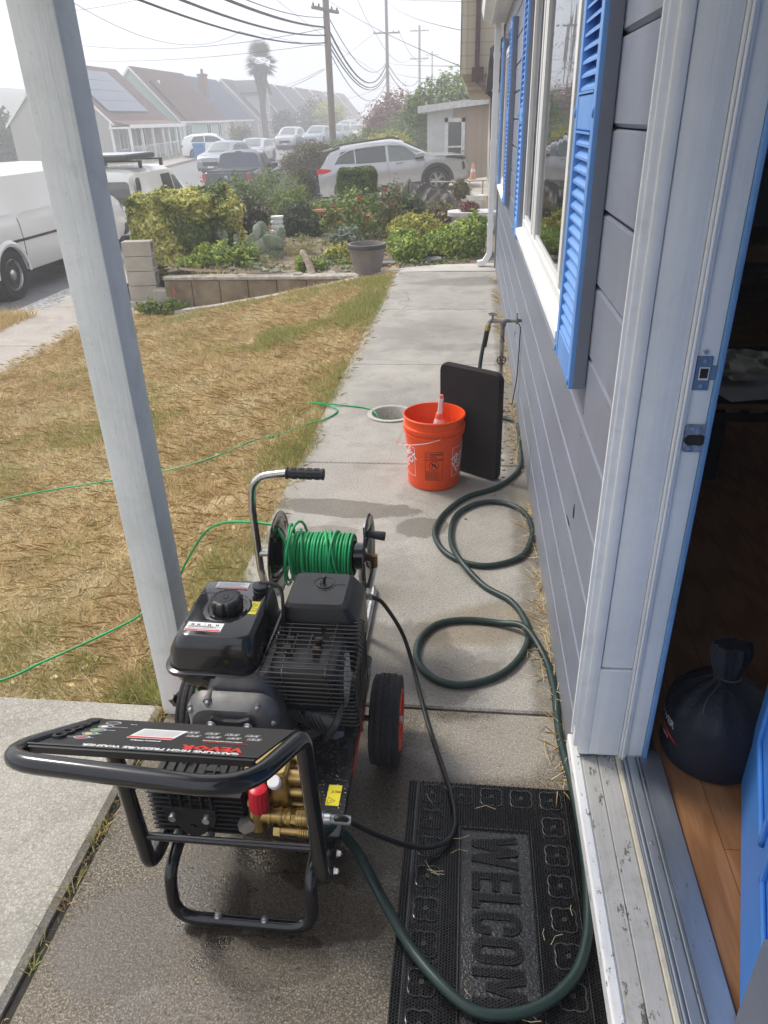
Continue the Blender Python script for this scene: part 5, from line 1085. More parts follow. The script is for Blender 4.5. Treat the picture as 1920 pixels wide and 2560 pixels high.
for cx, cy in flw:
    pts = []
    for k in range(32):
        a = 2 * math.pi * k / 32; r = .030 + .0055 * abs(math.cos(2 * a)) - .004 * abs(math.sin(2 * a)); pts.append(V(cx + r * math.cos(a + .785), cy + r * math.sin(a + .785), .0115))
    g.tube(pts, .0016, 5, closed=True); g.tube([V(cx + .004 * math.cos(a), cy + .004 * math.sin(a), .0135) for a in (0, 1.05, 2.1, 3.14, 4.2, 5.25)], .0018, 4, closed=True)
for xa in (x0 + .024, x1 - .032, px0 - .008, px1 + .008): g.tube([V(xa, y0 + .01, .0115), V(xa, (y1 - .015) if xa in (x0 + .024, x1 - .032) else py0 + .01, .0115)], .0012, 4)
g.tube([V(px0 - .008, py0 + .01, .0115), V(px1 + .008, py0 + .01, .0115)], .0012, 4)
part('raised_pattern', g, PM('rubber_edge', (.05, .05, .052), .22), mt)

# ================================================================ bucket, spray bottle, pad, tap, cover ring
BC = V(-.148, 3.415, 0)
bk = thing('bucket', 'orange five gallon bucket with warning label holding a spray bottle', 'bucket', BC)
MAT['orange'] = PM('orange_plastic', (.86, .085, .012), .38, var=.05, vs=8)
g = G(); rb, rt, H_ = .131, .149, .37
g.lathe([(.0, .002), (rb - .01, .0), (rb - .002, .004), (rb, .012), (rb + .0115, .275), (rb + .0115, .276), (rt + .002, .279), (rt + .002, .287), (rb + .013, .290), (rb + .013, .300), (rt + .005, .303), (rt + .006, .320), (rb + .0145, .324), (rb + .0150, .352), (rt + .004, .356), (rt + .005, .366), (rt + .001, .370), (rt - .003, .369), (rt - .004, .352), (rb - .002, .015), (.0, .013)], BC, (0, 0, 1), 72)
for k in range(24):
    a = 2 * math.pi * k / 24; g.bbox(-.001, .001, 0, .014, .290, .303, .0005, M=Matrix.Translation(BC) @ Matrix.Rotation(a, 4, 'Z') @ Matrix.Translation((0, rb + .004, 0)))
part('bucket_body', g, MAT['orange'], bk, smooth=35)
def on_bucket(p, h=.0008):
    """flat x (arc length), y (height) to the bucket's face; x = 0 is the side turned to the camera"""
    r = rb + .0115 * (p.y - .012) / .263 + h + p.z; a = math.radians(-88) + p.x / .137
    return BC + V(r * math.cos(a), r * math.sin(a), p.y)
def bprint(name, gg, mat):
    gg.fn(lambda p: on_bucket(p)); return part(name, gg, mat, bk, smooth=0)
def rect_(g, x, y, w_, h_, t=None):
    def q(a, b_, c_, d_):
        n = max(1, int((b_ - a) / .012))
        for i in range(n): xa, xb = a + (b_ - a) * i / n, a + (b_ - a) * (i + 1) / n; g.add([V(xa, c_, 0), V(xb, c_, 0), V(xb, d_, 0), V(xa, d_, 0)], [(0, 1, 2, 3)])
    if t is None: q(x, x + w_, y, y + h_)
    else: q(x, x + w_, y, y + t); q(x, x + w_, y + h_ - t, y + h_); q(x, x + t, y, y + h_); q(x + w_ - t, x + w_, y, y + h_)
def txt(g, s, size, x, y, X=(1, 0, 0), Y=(0, 1, 0), bold=0, sx=1., align='LEFT'):
    vs, fs = text_geo(s, size, (x, y, 0), X, Y, .0001, bold, align, 2, sx); g.add(vs, fs)
MAT['ink'] = PM('black_ink', (.05, .02, .015), .5)
g = G(); ox, oy = -.028, .062; rect_(g, ox - .014, oy, .088, .155, .0018)
txt(g, 'WARNING', .0135, ox + .006, oy + .138, bold=.0005); txt(g, 'AVISO', .0135, ox + .006, oy + .124, bold=.0005); txt(g, 'AVERTISSEMENT', .0095, ox + .006, oy + .112, bold=.0003)
for k in range(3): 
    for a_, b_ in (((-.008, 0), (.000, 0)), ((-.008, 0), (-.004, .008)), ((-.004, .008), (.0, 0))):
        A = V(ox + a_[0], oy + .1385 - .0135 * k + a_[1], 0); B = V(ox + b_[0], oy + .1385 - .0135 * k + b_[1], 0); d = (B - A).normalized(); n_ = V(-d.y, d.x, 0) * .0007; g.add([A - n_, B - n_, B + n_, A + n_], [(0, 1, 2, 3)])
rect_(g, ox - .013, oy + .107, .086, .0013); rect_(g, ox - .013, oy + .052, .086, .0013)
cx, cy = ox + .030, oy + .081
for k in range(28):
    a, b_ = 6.2832 * k / 28, 6.2832 * (k + 1) / 28; g.add([V(cx + r * math.cos(t), cy + r * math.sin(t), 0) for r, t in ((.0225, a), (.0252, a), (.0252, b_), (.0225, b_))], [(0, 1, 2, 3)])
# small figure bending over a pail
for (x, y, rx, ry) in ((-.008, .010, .005, .005), (-.001, .006, .007, .005), (.006, .001, .006, .006), (.010, -.006, .0035, .008), (-.008, -.001, .002, .007)):
    g.add([V(cx + x + rx * math.cos(6.283 * k / 10), cy + y + ry * math.sin(6.283 * k / 10), 0) for k in range(10)], [tuple(range(10))])
rect_(g, cx - .013, cy - .013, .012, .007, .0014)
A = V(cx - .016, cy + .016, 0); B = V(cx + .016, cy - .016, 0); n_ = V(.7, .7, 0) * .0014; g.add([A - n_, B - n_, B + n_, A + n_], [(0, 1, 2, 3)])
for k in range(12): rect_(g, ox - .010, oy + .006 + .0037 * k, .078 - .01 * (k % 3), .0013)
bprint('warning_label', g, MAT['ink'])
g = G()
def home(g, x, y, w_):
    rect_(g, x, y, w_, w_ * 1.15, .0025); u = V(.80, .60, 0)
    for s, sz, a, b_ in (('THE', .030, .02, .60), ('HOME', .052, .10, .36), ('DEPOT', .052, .26, .10)):
        txt(g, s, sz * w_ / .15, x + a * w_, y + b_ * w_, X=(.80, .60, 0), Y=(-.60, .80, 0), bold=.0012)
home(g, .098, .07, .135); home(g, -.235, .07, .135); bprint('logo_print', g, MAT['white'])
g = G(); a0 = math.radians(-150); a1 = math.radians(-62)
A = BC + V(.158 * math.cos(math.radians(-200)), .158 * math.sin(math.radians(-200)), .29); B = BC + V(.157 * math.cos(math.radians(-75)), .157 * math.sin(math.radians(-75)), .29)
g.tube(spline([A, A + V(-.015, -.08, -.03), BC + V(-.165, -.13, -.032 + .29), BC + V(-.12, -.16, .262), BC + V(-.03, -.17, .275), B], 8), .0017, 6); bail = part('bail', g, MAT['screw'], bk)
g = G(); g.cyl(BC + V(-.175, -.11, .262), BC + V(-.145, -.145, .258), .006, n=10); part('bail_grip', g, PM('bail_grip', (.5, .2, .15), .5), bail)
g = G(); g.sphere(B, .006, 8, 6); part('bail_ear', g, MAT['orange'], bk)
sb = thing('spray_bottle', 'white spray bottle with red collar standing inside the orange bucket', 'spray bottle', BC + V(.01, .02, .02))
o_ = BC + V(.012, .0, .05); tl = Matrix.Translation(o_) @ Matrix.Rotation(math.radians(3), 4, 'Y')
g = G(); g.lathe([(.0, 0), (.038, 0), (.042, .01), (.042, .16), (.040, .19), (.036, .225), (.028, .27), (.020, .30), (.015, .315)], tl @ V(0, 0, 0), tl.to_3x3() @ V(0, 0, 1), 28); part('bottle', g, PM('milky_plastic', (.72, .58, .56), .4, var=.05), sb)
g = G(); g.lathe([(.022, .285), (.023, .300), (.019, .318), (.014, .320)], tl @ V(0, 0, 0), tl.to_3x3() @ V(0, 0, 1), 24); part('collar', g, PM('salmon_red', (.75, .14, .08), .45), sb)
g = G(); g.loft([(.315, -.013, .013, -.013, .013, .005), (.36, -.011, .012, -.012, .012, .005), (.395, -.009, .014, -.020, .010, .005), (.405, -.007, .012, -.018, .008, .004)], 3, M=tl); part('spray_head', g, MAT['white'], sb)
g = G(); g.loft([(.400, -.008, .012, -.022, .008, .004), (.413, -.006, .010, -.018, .006, .003)], 3, M=tl); g.loft([(.335, .012, .018, -.028, -.016, .003), (.385, .010, .016, -.022, -.012, .003)], 3, M=tl); part('trigger', g, PM('trigger_red', (.65, .12, .07), .45), sb)
# foam pad leaning
pd = V(.165, -.115, 0).normalized(); pnn = V(-pd.y, pd.x, 0); org = V(-.128, 3.612, 0)
Mp = Matrix.Translation(org) @ Matrix(((pd.x, 0, pnn.x, 0), (pd.y, 0, pnn.y, 0), (0, 1, 0, 0), (0, 0, 0, 1))) @ Matrix.Rotation(math.radians(-1.0), 4, 'X')
g = G(); g.loft([(0, .008, .357, .006, .560, .035), (.012, 0, .365, 0, .568, .042), (.034, 0, .365, 0, .568, .042), (.046, .008, .357, .006, .560, .035)], 6, M=Mp)
pad = solo('kneeling_pad', g, PM('black_foam', (.014, .010, .010), .9, var=.3, vs=9, bmp=.5, bs=260, bd=.001, speck=(14, .70, (.07, .065, .07))), 'black foam kneeling pad propped upright behind the orange bucket', 'kneeling pad', base=(org.x + .16, org.y - .1, 0), smooth=35)
# tap on its standpipe
MAT['pipe'] = PM('old_galvanised', (.16, .165, .18), .6, .5, col2=(.40, .37, .31), vs=14, thr=(.45, .6), bmp=.4, bs=60)
tp = thing('wall_tap', 'old galvanised standpipe with brass tap beside the grey wall', 'tap', (.225, 4.46, 0))
zt = .565; tx = .215; ty = 4.45
g = G(); g.cyl((tx, ty, 0), (tx, ty, zt), .0125, n=14); g.cyl((tx, ty, .0), (tx, ty, .012), .035, n=16); g.cyl((tx - .055, ty, zt), (.33, ty + .02, zt), .0115, n=12); g.cyl((tx - .018, ty, zt), (tx + .02, ty, zt), .018, n=14); g.cyl((tx, ty, zt - .03), (tx, ty, zt + .005), .018, n=14)
for z in (.34, .30, .44): g.cyl((tx, ty, z), (tx, ty, z + .012), .0165, n=12)
g.cyl((.292, ty + .015, zt), (.302, ty + .016, zt), .022, n=8); g.cyl((.297, ty + .015, zt + .015), (.297, ty + .015, zt + .045), .006, n=6)
part('standpipe', g, MAT['pipe'], tp)
g = G(); g.tube(fillet([V(tx - .05, ty, zt), V(tx - .075, ty, zt + .004), V(tx - .088, ty - .005, zt - .03)], .015, 4), .013, 10); g.cyl((tx - .062, ty, zt), (tx - .062, ty, zt + .038), .006); g.tube([V(tx - .062 + .024 * math.cos(t), ty + .024 * math.sin(t), zt + .042) for t in [6.283 * k / 14 for k in range(14)]], .004, 6, closed=True); g.tube([V(tx - .085, ty, zt + .04), V(tx - .04, ty, zt + .04)], .003, 5); part('tap_valve', g, MAT['pipe'], tp)
g = G(); g.cyl((tx - .085, ty - .004, zt - .022), (tx - .092, ty - .008, zt - .055), .0175, n=12); part('brass_coupling', g, MAT['brass'], tp)
g = G(); g.cyl((tx - .092, ty - .008, zt - .055), (tx - .108, ty - .02, zt - .15), .0155, n=12); part('hose_sleeve', g, MAT['rubber'], tp)
g = G()
for k in range(6): a = math.pi / 3 * k; g.tube([V(tx, ty - .028, .335), V(tx + .024 * math.cos(a), ty - .028, .335 + .024 * math.sin(a))], .0035, 5)
g.tube([V(tx + .026 * math.cos(t), ty - .028, .335 + .026 * math.sin(t)) for t in [6.283 * k / 16 for k in range(16)]], .004, 6, closed=True); g.cyl((tx, ty, .335), (tx, ty - .034, .335), .007); part('gate_valve', g, PM('rusty_iron', (.16, .09, .06), .8, .3), tp)
g = G(); g.tube(spline([V(.30, 4.47, .55), V(.318, 4.45, .53), V(.316, 4.40, .45), V(.312, 4.38, .25), V(.300, 4.42, .10), V(.295, 4.45, .04)], 6), .0032, 6); part('ground_wire', g, MAT['black'], tp)
# round cover ring let into the walkway
mc = V(-.462, 4.36, 0); g = G(); g.lathe([(.150, .004), (.148, .010), (.122, .010), (.118, .004), (.112, -.08), (.0, -.08)], mc, (0, 0, 1), 40)
# the walkway slab is opened for it
cutter = part('cutter', G().cyl(mc + V(0, 0, -.3), mc + V(0, 0, .1), .135, n=40), MAT['joint'], None)
for tgt in (walk, bpy.data.objects['joint_bed']):
    bo = tgt.modifiers.new('hole', 'BOOLEAN'); bo.object = cutter; bo.operation = 'DIFFERENCE'; bo.solver = 'EXACT'
bpy.context.view_layer.update(); dg = bpy.context.evaluated_depsgraph_get()
for tgt in (walk, bpy.data.objects['joint_bed']):
    me = bpy.data.meshes.new_from_object(tgt.evaluated_get(dg)); tgt.modifiers.clear(); tgt.data = me; me.polygons.foreach_set('use_smooth', [False] * len(me.polygons))
bpy.data.objects.remove(cutter)
solo('meter_ring', g, MAT['curbc'], 'round concrete rimmed opening in the walkway that the green hose enters', 'drain opening', base=(mc.x, mc.y, -.08), smooth=40)

# ================================================================ indoors
MAT['bag'] = PM('navy_nylon', (.006, .008, .018), .62, var=.25, vs=12, bmp=.6, bs=22, bd=.012)
bg_ = thing('drawstring_bag', 'dark navy drawstring bag standing on the wood floor inside the door', 'bag', (.668, 1.50, .14))
bc = V(.672, 1.505, .14); n = 64; prof = [(.0, 0), (.110, 0), (.124, .010), (.128, .03), (.128, .10), (.126, .15), (.117, .178), (.094, .205), (.062, .228), (.034, .243), (.026, .250), (.030, .262), (.040, .285), (.046, .31), (.040, .328), (.02, .325), (.0, .32)]
vs = []
for r, h in prof:
    for i in range(n):
        a = 2 * math.pi * i / n; fold = (.10 * abs(math.sin(a * 5.5 + h * 9)) + .07 * math.sin(a * 13 + 1.3 + h * 30) + .06 * math.sin(5 * a)) * max(0, min(1, (h - .13) / .08)); q_ = 1 + fold * (.55 if h < .24 else 1.3)
        sh = max(0, h - .22) * .35; vs.append(bc + V(r * q_ * math.cos(a) + sh * .35, r * q_ * math.sin(a) * (1 if h < .25 else .6) + sh, h))
g = G(); g.add(vs, [(l * n + i, l * n + (i + 1) % n, (l + 1) * n + (i + 1) % n, (l + 1) * n + i) for l in range(len(prof) - 1) for i in range(n)])
part('bag_body', g, MAT['bag'], bg_, smooth=60)
def on_bag(p): a = math.radians(-158) + p.x / .128; r = .1288; return bc + V(r * math.cos(a), r * math.sin(a), p.y)
g = G(); txt(g, 'POWER', .028, -.098, .115, bold=.001); txt(g, 'KETTLEBELL', .012, -.078, .072, bold=.0003); g.fn(on_bag); part('bag_lettering', g, MAT['white'], bg_, smooth=0)
g = G(); K = 14
for i in range(K):
    xa, xb = -.10 + .122 * i / K, -.10 + .122 * (i + 1) / K; ya = lambda t: .098 - .020 * t / .122; wd = lambda t: .010 * (1 - max(0, t - .08) / .045)
    g.add([V(xa, ya(xa + .1), 0), V(xb, ya(xb + .1), 0), V(xb, ya(xb + .1) + wd(xb + .1), 0), V(xa, ya(xa + .1) + wd(xa + .1), 0)], [(0, 1, 2, 3)])
g.fn(on_bag); part('bag_stripe', g, MAT['redprint'], bg_, smooth=0)
g = G(); g.tube([bc + V(.027 * math.cos(t) + .01, .024 * math.sin(t) + .01, .250) for t in [6.283 * k / 16 for k in range(16)]], .003, 6, closed=True); g.tube(spline([bc + V(-.02, -.02, .25), bc + V(-.06, -.06, .225), bc + V(-.07, -.08, .20)], 5), .002, 5); part('drawcord', g, PM('cord', (.05, .05, .06), .6), bg_)
tb = thing('low_table', 'dark low wooden table with comb jointed edge inside the room', 'table', (1.5, 3.6, .14))
g = G(); g.box(1.02, 1.95, 3.16, 4.2, .44, .485); part('tabletop', g, PM('dark_wood', (.035, .02, .015), .4, var=.3), tb, smooth=0)
g = G()
for k in range(9): g.box(1.03 + .10 * k, 1.085 + .10 * k, 3.150, 3.159, .4855, .50)
g.box(1.02, 1.95, 3.15, 3.20, .50, .508); part('edge_strip', g, PM('pale_wood', (.38, .25, .12), .5), tb, smooth=0)
each('leg', ((1.1, 3.2), (1.8, 3.2), (1.1, 4.1), (1.8, 4.1)), lambda g, q: g.box(q[0], q[0] + .06, q[1], q[1] + .06, .14, .44), MAT['dark'], tb, smooth=0)
def sheet_paper(name, cx, cy, z, w_, h_, rot, mat, amp, label, cat, nn=18):
    g = G(); 
    g.v = [tuple(V(cx, cy, z) + Matrix.Rotation(rot, 3, 'Z') @ V(w_ * (i / nn - .5), h_ * (j / nn - .5), amp * (1 + mnoise.noise(V(i * .35, j * .35, z * 10)) + .7 * mnoise.noise(V(i * .9, j * .8, 1))))) for j in range(nn + 1) for i in range(nn + 1)]
    g.f = [(j * (nn + 1) + i, j * (nn + 1) + i + 1, (j + 1) * (nn + 1) + i + 1, (j + 1) * (nn + 1) + i) for j in range(nn) for i in range(nn)]; g.m = [0] * len(g.f)
    return solo(name, g, mat, label, cat, base=(cx, cy, z), smooth=20)
sheet_paper('paper_sheet', 1.40, 3.52, .512, .62, .50, .25, PM('paper', (.85, .85, .88), .7), .004, 'flat white paper lying on the low table under grey cloth', 'paper', 8)
sheet_paper('dust_cloth', 1.32, 3.66, .530, .5, .5, -.15, PM('grey_cloth', (.78, .78, .74), .8), .022, 'crumpled pale grey cloth on top of the white paper', 'cloth')
# ================================================================ vehicles
MAT['tyre'] = PM('car_tyre', (.025, .025, .026), .8)
MAT['carglass'] = PM('car_glass', (.02, .024, .026), .06, var=.1, ior=1.9)
MAT['carglass2'] = PM('car_glass_clear', (.10, .13, .13), .06, var=.1, ior=1.9)
MAT['cladding'] = PM('car_cladding', (.035, .036, .038), .6)
MAT['alloy'] = PM('alloy_rim', (.42, .43, .44), .3, .7)
MAT['tail'] = PM('tail_lamp_red', (.62, .02, .02), .2)
MAT['lamp'] = PM('lamp_clear', (.55, .57, .58), .12, .3)
def carpaint(n, c, metal=.0): return PM(n, c, .25, metal, var=.01, vs=2, coat=.6)
PAINT = {k: carpaint('paint_' + k, *v) for k, v in dict(silver=((.44, .45, .47), .45), white=((.84, .85, .85),), cream=((.78, .78, .73),), slate=((.075, .09, .115), .3), black=((.02, .021, .024), .2), grey=((.28, .31, .35), .4), bluegrey=((.24, .27, .30), .3), tan=((.45, .42, .36),)).items()}
def ip(t, x): return float(np.interp(x, [p[0] for p in t], [p[1] for p in t]))
def car(name, label, L, W, top, belt, axles, r, paint, glass=(), clear=.22, cat='car', group=None, shield=None, rear=None, clad=False, detail=1, rim='alloy', doors=(), plan=.08, extra=None, tumble=.16, arch=1.16):
    """vehicle in its own frame: x forward, origin on the ground at mid length. top/belt: (x, z) outlines"""
    t = thing(name, label, cat, (0, 0, 0), group)
    xs = sorted(set(np.round(np.concatenate([np.linspace(-L / 2, L / 2, 46 if detail else 22)] + [a + np.linspace(-1, 1, 17 if detail else 9) * r * arch for a in axles] + [[p[0] for p in top]]), 3)))
    ra = r * arch
    def sec(x):
        e = max(0, (abs(x) - (L / 2 - .55)) / .55); hw = W / 2 * (1 - plan * e ** 2.2); zb = clear + .06 * e
        in_a = False
        for a in axles:
            if abs(x - a) < ra: zb = max(zb, r + math.sqrt(max(0, ra * ra - (x - a) ** 2)) * .98); in_a = True
        zt = ip(top, x); be = min(ip(belt, x), zt - .015); g_ = zt - be; tb = tumble * min(1, g_ / .5); zb = min(zb, be - .05)
        return [(hw * .95, zb), (hw * .995, zb + .22 * (be - zb)), (hw * 1.0, zb + .62 * (be - zb)), (hw * .985, zb + .9 * (be - zb)), (hw * .96, be), (hw * .96 - tb * .86 * (1 if g_ > .1 else .5), be + g_ * .84), (hw * .90 - tb - .04, be + g_ * .96), (hw * .55 - tb * .5, zt), (0, zt + .012)]
    g = G(); n = 9
    for x in xs:
        s = sec(x); g.v += [(x, -p[0], p[1]) for p in s] + [(x, p[0], p[1]) for p in s[-2::-1]]
    k = 2 * n - 1
    g.f = [(i * k + j, i * k + j + 1, (i + 1) * k + j + 1, (i + 1) * k + j) for i in range(len(xs) - 1) for j in range(k - 1)] + [tuple(range(k)), tuple((len(xs) - 1) * k + j for j in range(k))[::-1]]
    g.m = [0] * len(g.f); part('car_body', g, paint, t, smooth=32)
    g = G(); g.box(-L / 2 + .15, L / 2 - .15, -W / 2 + .10, W / 2 - .10, clear - .04, clear + .25)
    for a in axles: g.cyl((a, -W / 2 + .06, r), (a, W / 2 - .06, r), ra * .96, n=20)
    part('underbody', g, MAT['cladding'], t, smooth=0)
    def S(x, f, side, off=.006):      # f 0..1 up the side glass
        s = sec(x); a, b_ = s[4], s[5]; y = a[0] + (b_[0] - a[0]) * f; z = a[1] + (b_[1] - a[1]) * f
        return V(x, side * (y + off), z + off * .2)
    for gi, (xa, xb, fa, fb, cut_a, cut_b, mm) in enumerate(glass):
        for side in (-1, 1):
            g = G(); m_ = 8; P = []
            for i in range(m_ + 1):
                u_ = i / m_; P.append((S(xa + (xb - xa) * u_, fa, side), S(xa + cut_a + (xb + cut_b - xa - cut_a) * u_, fb, side)))
            for p, q_ in zip(P[:-1], P[1:]): g.quad(p[0], q_[0], q_[1], p[1])
            part('side_window', g, MAT[mm], t, smooth=0)
    def across(x0, x1, nm, mm, w0=.86, w1=.80, fz=None):
        g = G(); m_ = 6; rows = []
        for i in range(m_ + 1):
            x = x0 + (x1 - x0) * i / m_; s = sec(x); hw = s[6][0] * (w0 + (w1 - w0) * i / m_); zt = ip(top, x); sg = 1 if x0 > 0 else -1
            rows.append([V(x + sg * .012, y_ * hw, zt + .02 + (1 - abs(y_)) * .004 - (.0 if abs(y_) < .9 else .012)) for y_ in (-1, -.5, 0, .5, 1)])
        for a, b_ in zip(rows[:-1], rows[1:]):
            for j in range(4): g.quad(a[j], a[j + 1], b_[j + 1], b_[j])
        part(nm, g, MAT[mm], t, smooth=0)
    if shield: across(shield[0], shield[1], 'windscreen', 'carglass2')
    if rear: across(rear[0], rear[1], 'rear_window', 'carglass')
    for a in axles:
        for side in (-1, 1):
            g = G(); y0 = side * (W / 2 - .11); g.lathe([(r * .66, -.10), (r * .93, -.11), (r, -.08), (r, .08), (r * .93, .11), (r * .66, .10)], (a, y0, r), (0, 1, 0), 28)
            wh = part('wheel', g, MAT['tyre'], t, smooth=40)
            g = G(); g.lathe([(r * .66, -.1), (r * .66, .085), (r * .62, .09), (r * .58, .05), (r * .58, .03), (.0, .03)], (a, y0, r), (0, side, 0), 24)
            rm_ = part('rim', g, MAT['alloy'] if rim == 'alloy' else MAT['screw'], wh, smooth=40)
            if detail:
                g = G()
                for k_ in range(5):
                    an = 2 * math.pi * k_ / 5 + .3
                    if rim == 'alloy':
                        for d_ in (-.17, .17): g.prism([(-.018, .05), (.018, .05), (.014, r * .6), (-.014, r * .6)], (a, y0 + side * .05, r), (math.cos(an + d_), 0, math.sin(an + d_)), (-math.sin(an + d_), 0, math.cos(an + d_)), (0, side * .02, 0))
                    else: g.lathe([(.028, 0), (.028, .02), (.0, .02)], (a + .17 * math.cos(an) * r / .39, y0 + side * .035, r + .17 * math.sin(an) * r / .39), (0, side, 0), 10)
                if rim == 'alloy': g.lathe([(.06, .04), (.055, .08), (.0, .08)], (a, y0, r), (0, side, 0), 12); part('spokes', g, MAT['alloy'], rm_, smooth=20)
                else: part('hub_holes', g, MAT['dark'], rm_); g = G(); g.lathe([(.09, .03), (.085, .07), (.05, .10), (.0, .105)], (a, y0, r), (0, side, 0), 14); part('hub_cap', g, MAT['chrome'], rm_)
                if rim == 'alloy':
                    g = G(); g.lathe([(r * .57, .032), (.05, .032)], (a, y0, r), (0, side, 0), 24); part('rim_shadow_gap', g, MAT['dark'], rm_)
            if clad:
                g = G(); pts = []
                for i in range(21):
                    an = math.pi * i / 20 * 1.06 - .09; pts.append((math.cos(an), math.sin(an)))
                for p, q_ in zip(pts[:-1], pts[1:]):
                    ri, ro, yy = ra * .97, ra * 1.2, side * (W / 2 + .008)
                    g.quad(V(a + ri * p[0], yy, r + ri * p[1]), V(a + ri * q_[0], yy, r + ri * q_[1]), V(a + ro * q_[0], yy - side * .004, r + ro * q_[1]), V(a + ro * p[0], yy - side * .004, r + ro * p[1]))
                    g.quad(V(a + ri * p[0], yy, r + ri * p[1]), V(a + ri * q_[0], yy, r + ri * q_[1]), V(a + ri * q_[0], yy - side * .1, r + ri * q_[1]), V(a + ri * p[0], yy - side * .1, r + ri * p[1]))
                part('wheel_arch', g, MAT['cladding'], t, smooth=30)
    for x in doors:
        for side in (-1, 1):
            g = G()
            for z0_, z1_ in ((.12, .9),):
                P = []
                for f in (.08, .3, .6, .9, 1.0):
                    s = sec(x); be = s[4][1]; zb = s[0][1]; z = zb + f * (be - zb); y = float(np.interp(z, [q_[1] for q_ in s[:5]], [q_[0] for q_ in s[:5]])); P.append(V(x, side * (y + .003), z))
                g.tube(P, .006, 4)
            part('door_gap', g, MAT['cladding'], t)
    if extra: extra(t, sec)
    return t
def seat(root, x, y, ang, z=None, pitch=0, roll=0):
    root.location = (x, y, ZR(y) if z is None else z); root.rotation_euler = (roll, -pitch, ang); return root
TOP_SUV = [(-2.30, .70), (-2.29, .98), (-2.22, 1.10), (-1.86, 1.56), (-1.5, 1.66), (-.7, 1.695), (.0, 1.68), (.36, 1.60), (1.18, 1.13), (1.35, 1.09), (1.9, 1.035), (2.16, .96), (2.28, .80), (2.30, .62)]
BELT_SUV = [(-2.30, .70), (-2.29, .95), (-2.2, 1.07), (-1.7, 1.17), (-1.0, 1.10), (.2, 1.03), (1.2, 1.01), (1.9, .93), (2.16, .86), (2.3, .60)]
def suv_extra(t, sec):
    for side in (-1, 1):
        g = G(); g.prism([(-2.32, .98), (-2.31, 1.10), (-2.18, 1.12), (-1.84, 1.05), (-1.86, 1.0), (-2.1, .97)], (0, side * .80, 0), (1, 0, 0), (0, 0, 1), (0, side * .115, 0)); part('tail_light', g, MAT['tail'], t, smooth=0)
        g = G(); g.prism([(2.26, .90), (2.18, .965), (1.72, 1.02), (1.62, .99), (1.95, .915), (2.2, .86)], (0, side * .80, 0), (1, 0, 0), (0, 0, 1), (0, side * .115, 0)); part('headlight', g, MAT['carglass'], t, smooth=0)
        g = G(); g.prism([(2.13, .55), (2.20, .60), (2.18, .80), (2.11, .78)], (0, side * .86, 0), (1, 0, 0), (0, 0, 1), (0, side * .055, 0)); part('bumper_vent', g, MAT['cladding'], t, smooth=0)
        g = G(); g.bbox(.72, .98, side * .92 - .0, side * .92 + side * .14 if side > 0 else side * .92, 1.08, 1.22, .02) if side > 0 else g.bbox(.72, .98, -1.06, -.92, 1.08, 1.22, .02); g.box(.82, .9, min(side * .86, side * .95), max(side * .86, side * .95), 1.03, 1.10); mi = part('side_mirror', g, PAINT['silver'], t, smooth=40)
        g = G(); g.box(.74, .96, min(side * .93, side * 1.058), max(side * .93, side * 1.058), 1.055, 1.085); part('mirror_base', g, MAT['cladding'], mi)
        for x in (-.95, .12): g = G(); g.bbox(x, x + .22, min(side * .925, side * .965), max(side * .925, side * .965), .985, 1.015, .008); part('door_handle', g, PAINT['silver'], t, smooth=40)
        g = G(); g.tube([V(-1.75, side * .62, 1.66), V(-1.6, side * .62, 1.705), V(.1, side * .64, 1.725), V(.3, side * .64, 1.655)], .016, 6); part('roof_rail', g, MAT['cladding'], t)
        g = G(); g.box(-1.0, 1.02, side * .915 if side > 0 else -.935, .935 if side > 0 else -.915, .24, .38); part('sill_trim', g, MAT['cladding'], t, smooth=0)
        g = G(); g.tube([V(-1.86, side * .80, 1.30), V(-1.2, side * .83, 1.555), V(-.4, side * .84, 1.585), V(.35, side * .83, 1.50), V(1.0, side * .85, 1.14)], .012, 5); part('window_chrome', g, MAT['lamp'], t)
    g = G(); g.bbox(2.10, 2.33, -.78, .78, .30, .52, .03); part('front_bumper', g, MAT['cladding'], t); g = G(); g.box(2.25, 2.31, -.62, .62, .56, .80); part('grille', g, MAT['dark'], t)
    g = G(); g.bbox(-2.31, -2.15, -.84, .84, .30, .55, .03); part('rear_bumper', g, MAT['cladding'], t)
    g = G(); g.prism([(-2.12, 1.60), (-1.55, 1.69), (-1.55, 1.66), (-2.0, 1.58)], (0, -.62, 0), (1, 0, 0), (0, 0, 1), (0, 1.24, 0)); part('spoiler', g, PAINT['silver'], t, smooth=0)
suv = car('parked_car', 'silver sport utility car parked nose up on the sloping driveway', 4.6, 1.86, TOP_SUV, BELT_SUV, (-1.36, 1.33), .362, PAINT['silver'], glass=[(-1.74, -1.12, .06, .86, .24, .0, 'carglass'), (-1.08, -.16, .04, .9, .0, .0, 'carglass'), (-.08, .92, .04, .9, .0, -.50, 'carglass2')], shield=(1.12, .42), rear=(-2.16, -1.90), clad=True, doors=(-1.12, -.12, 1.0), clear=.24, extra=suv_extra, tumble=.17)
r_ = V(-3.85, 24.33, 0); f_ = V(-.94, 24.79, 0); suv.scale = (1.0, 1, .95); seat(suv, (r_.x + f_.x) / 2 + .0, (r_.y + f_.y) / 2 + .9, math.atan2(.3, 2.9), z=drv_z(r_.x) * .5 + drv_z(f_.x) * .5 + .012, pitch=math.atan2(drv_z(f_.x) - drv_z(r_.x), 2.95))
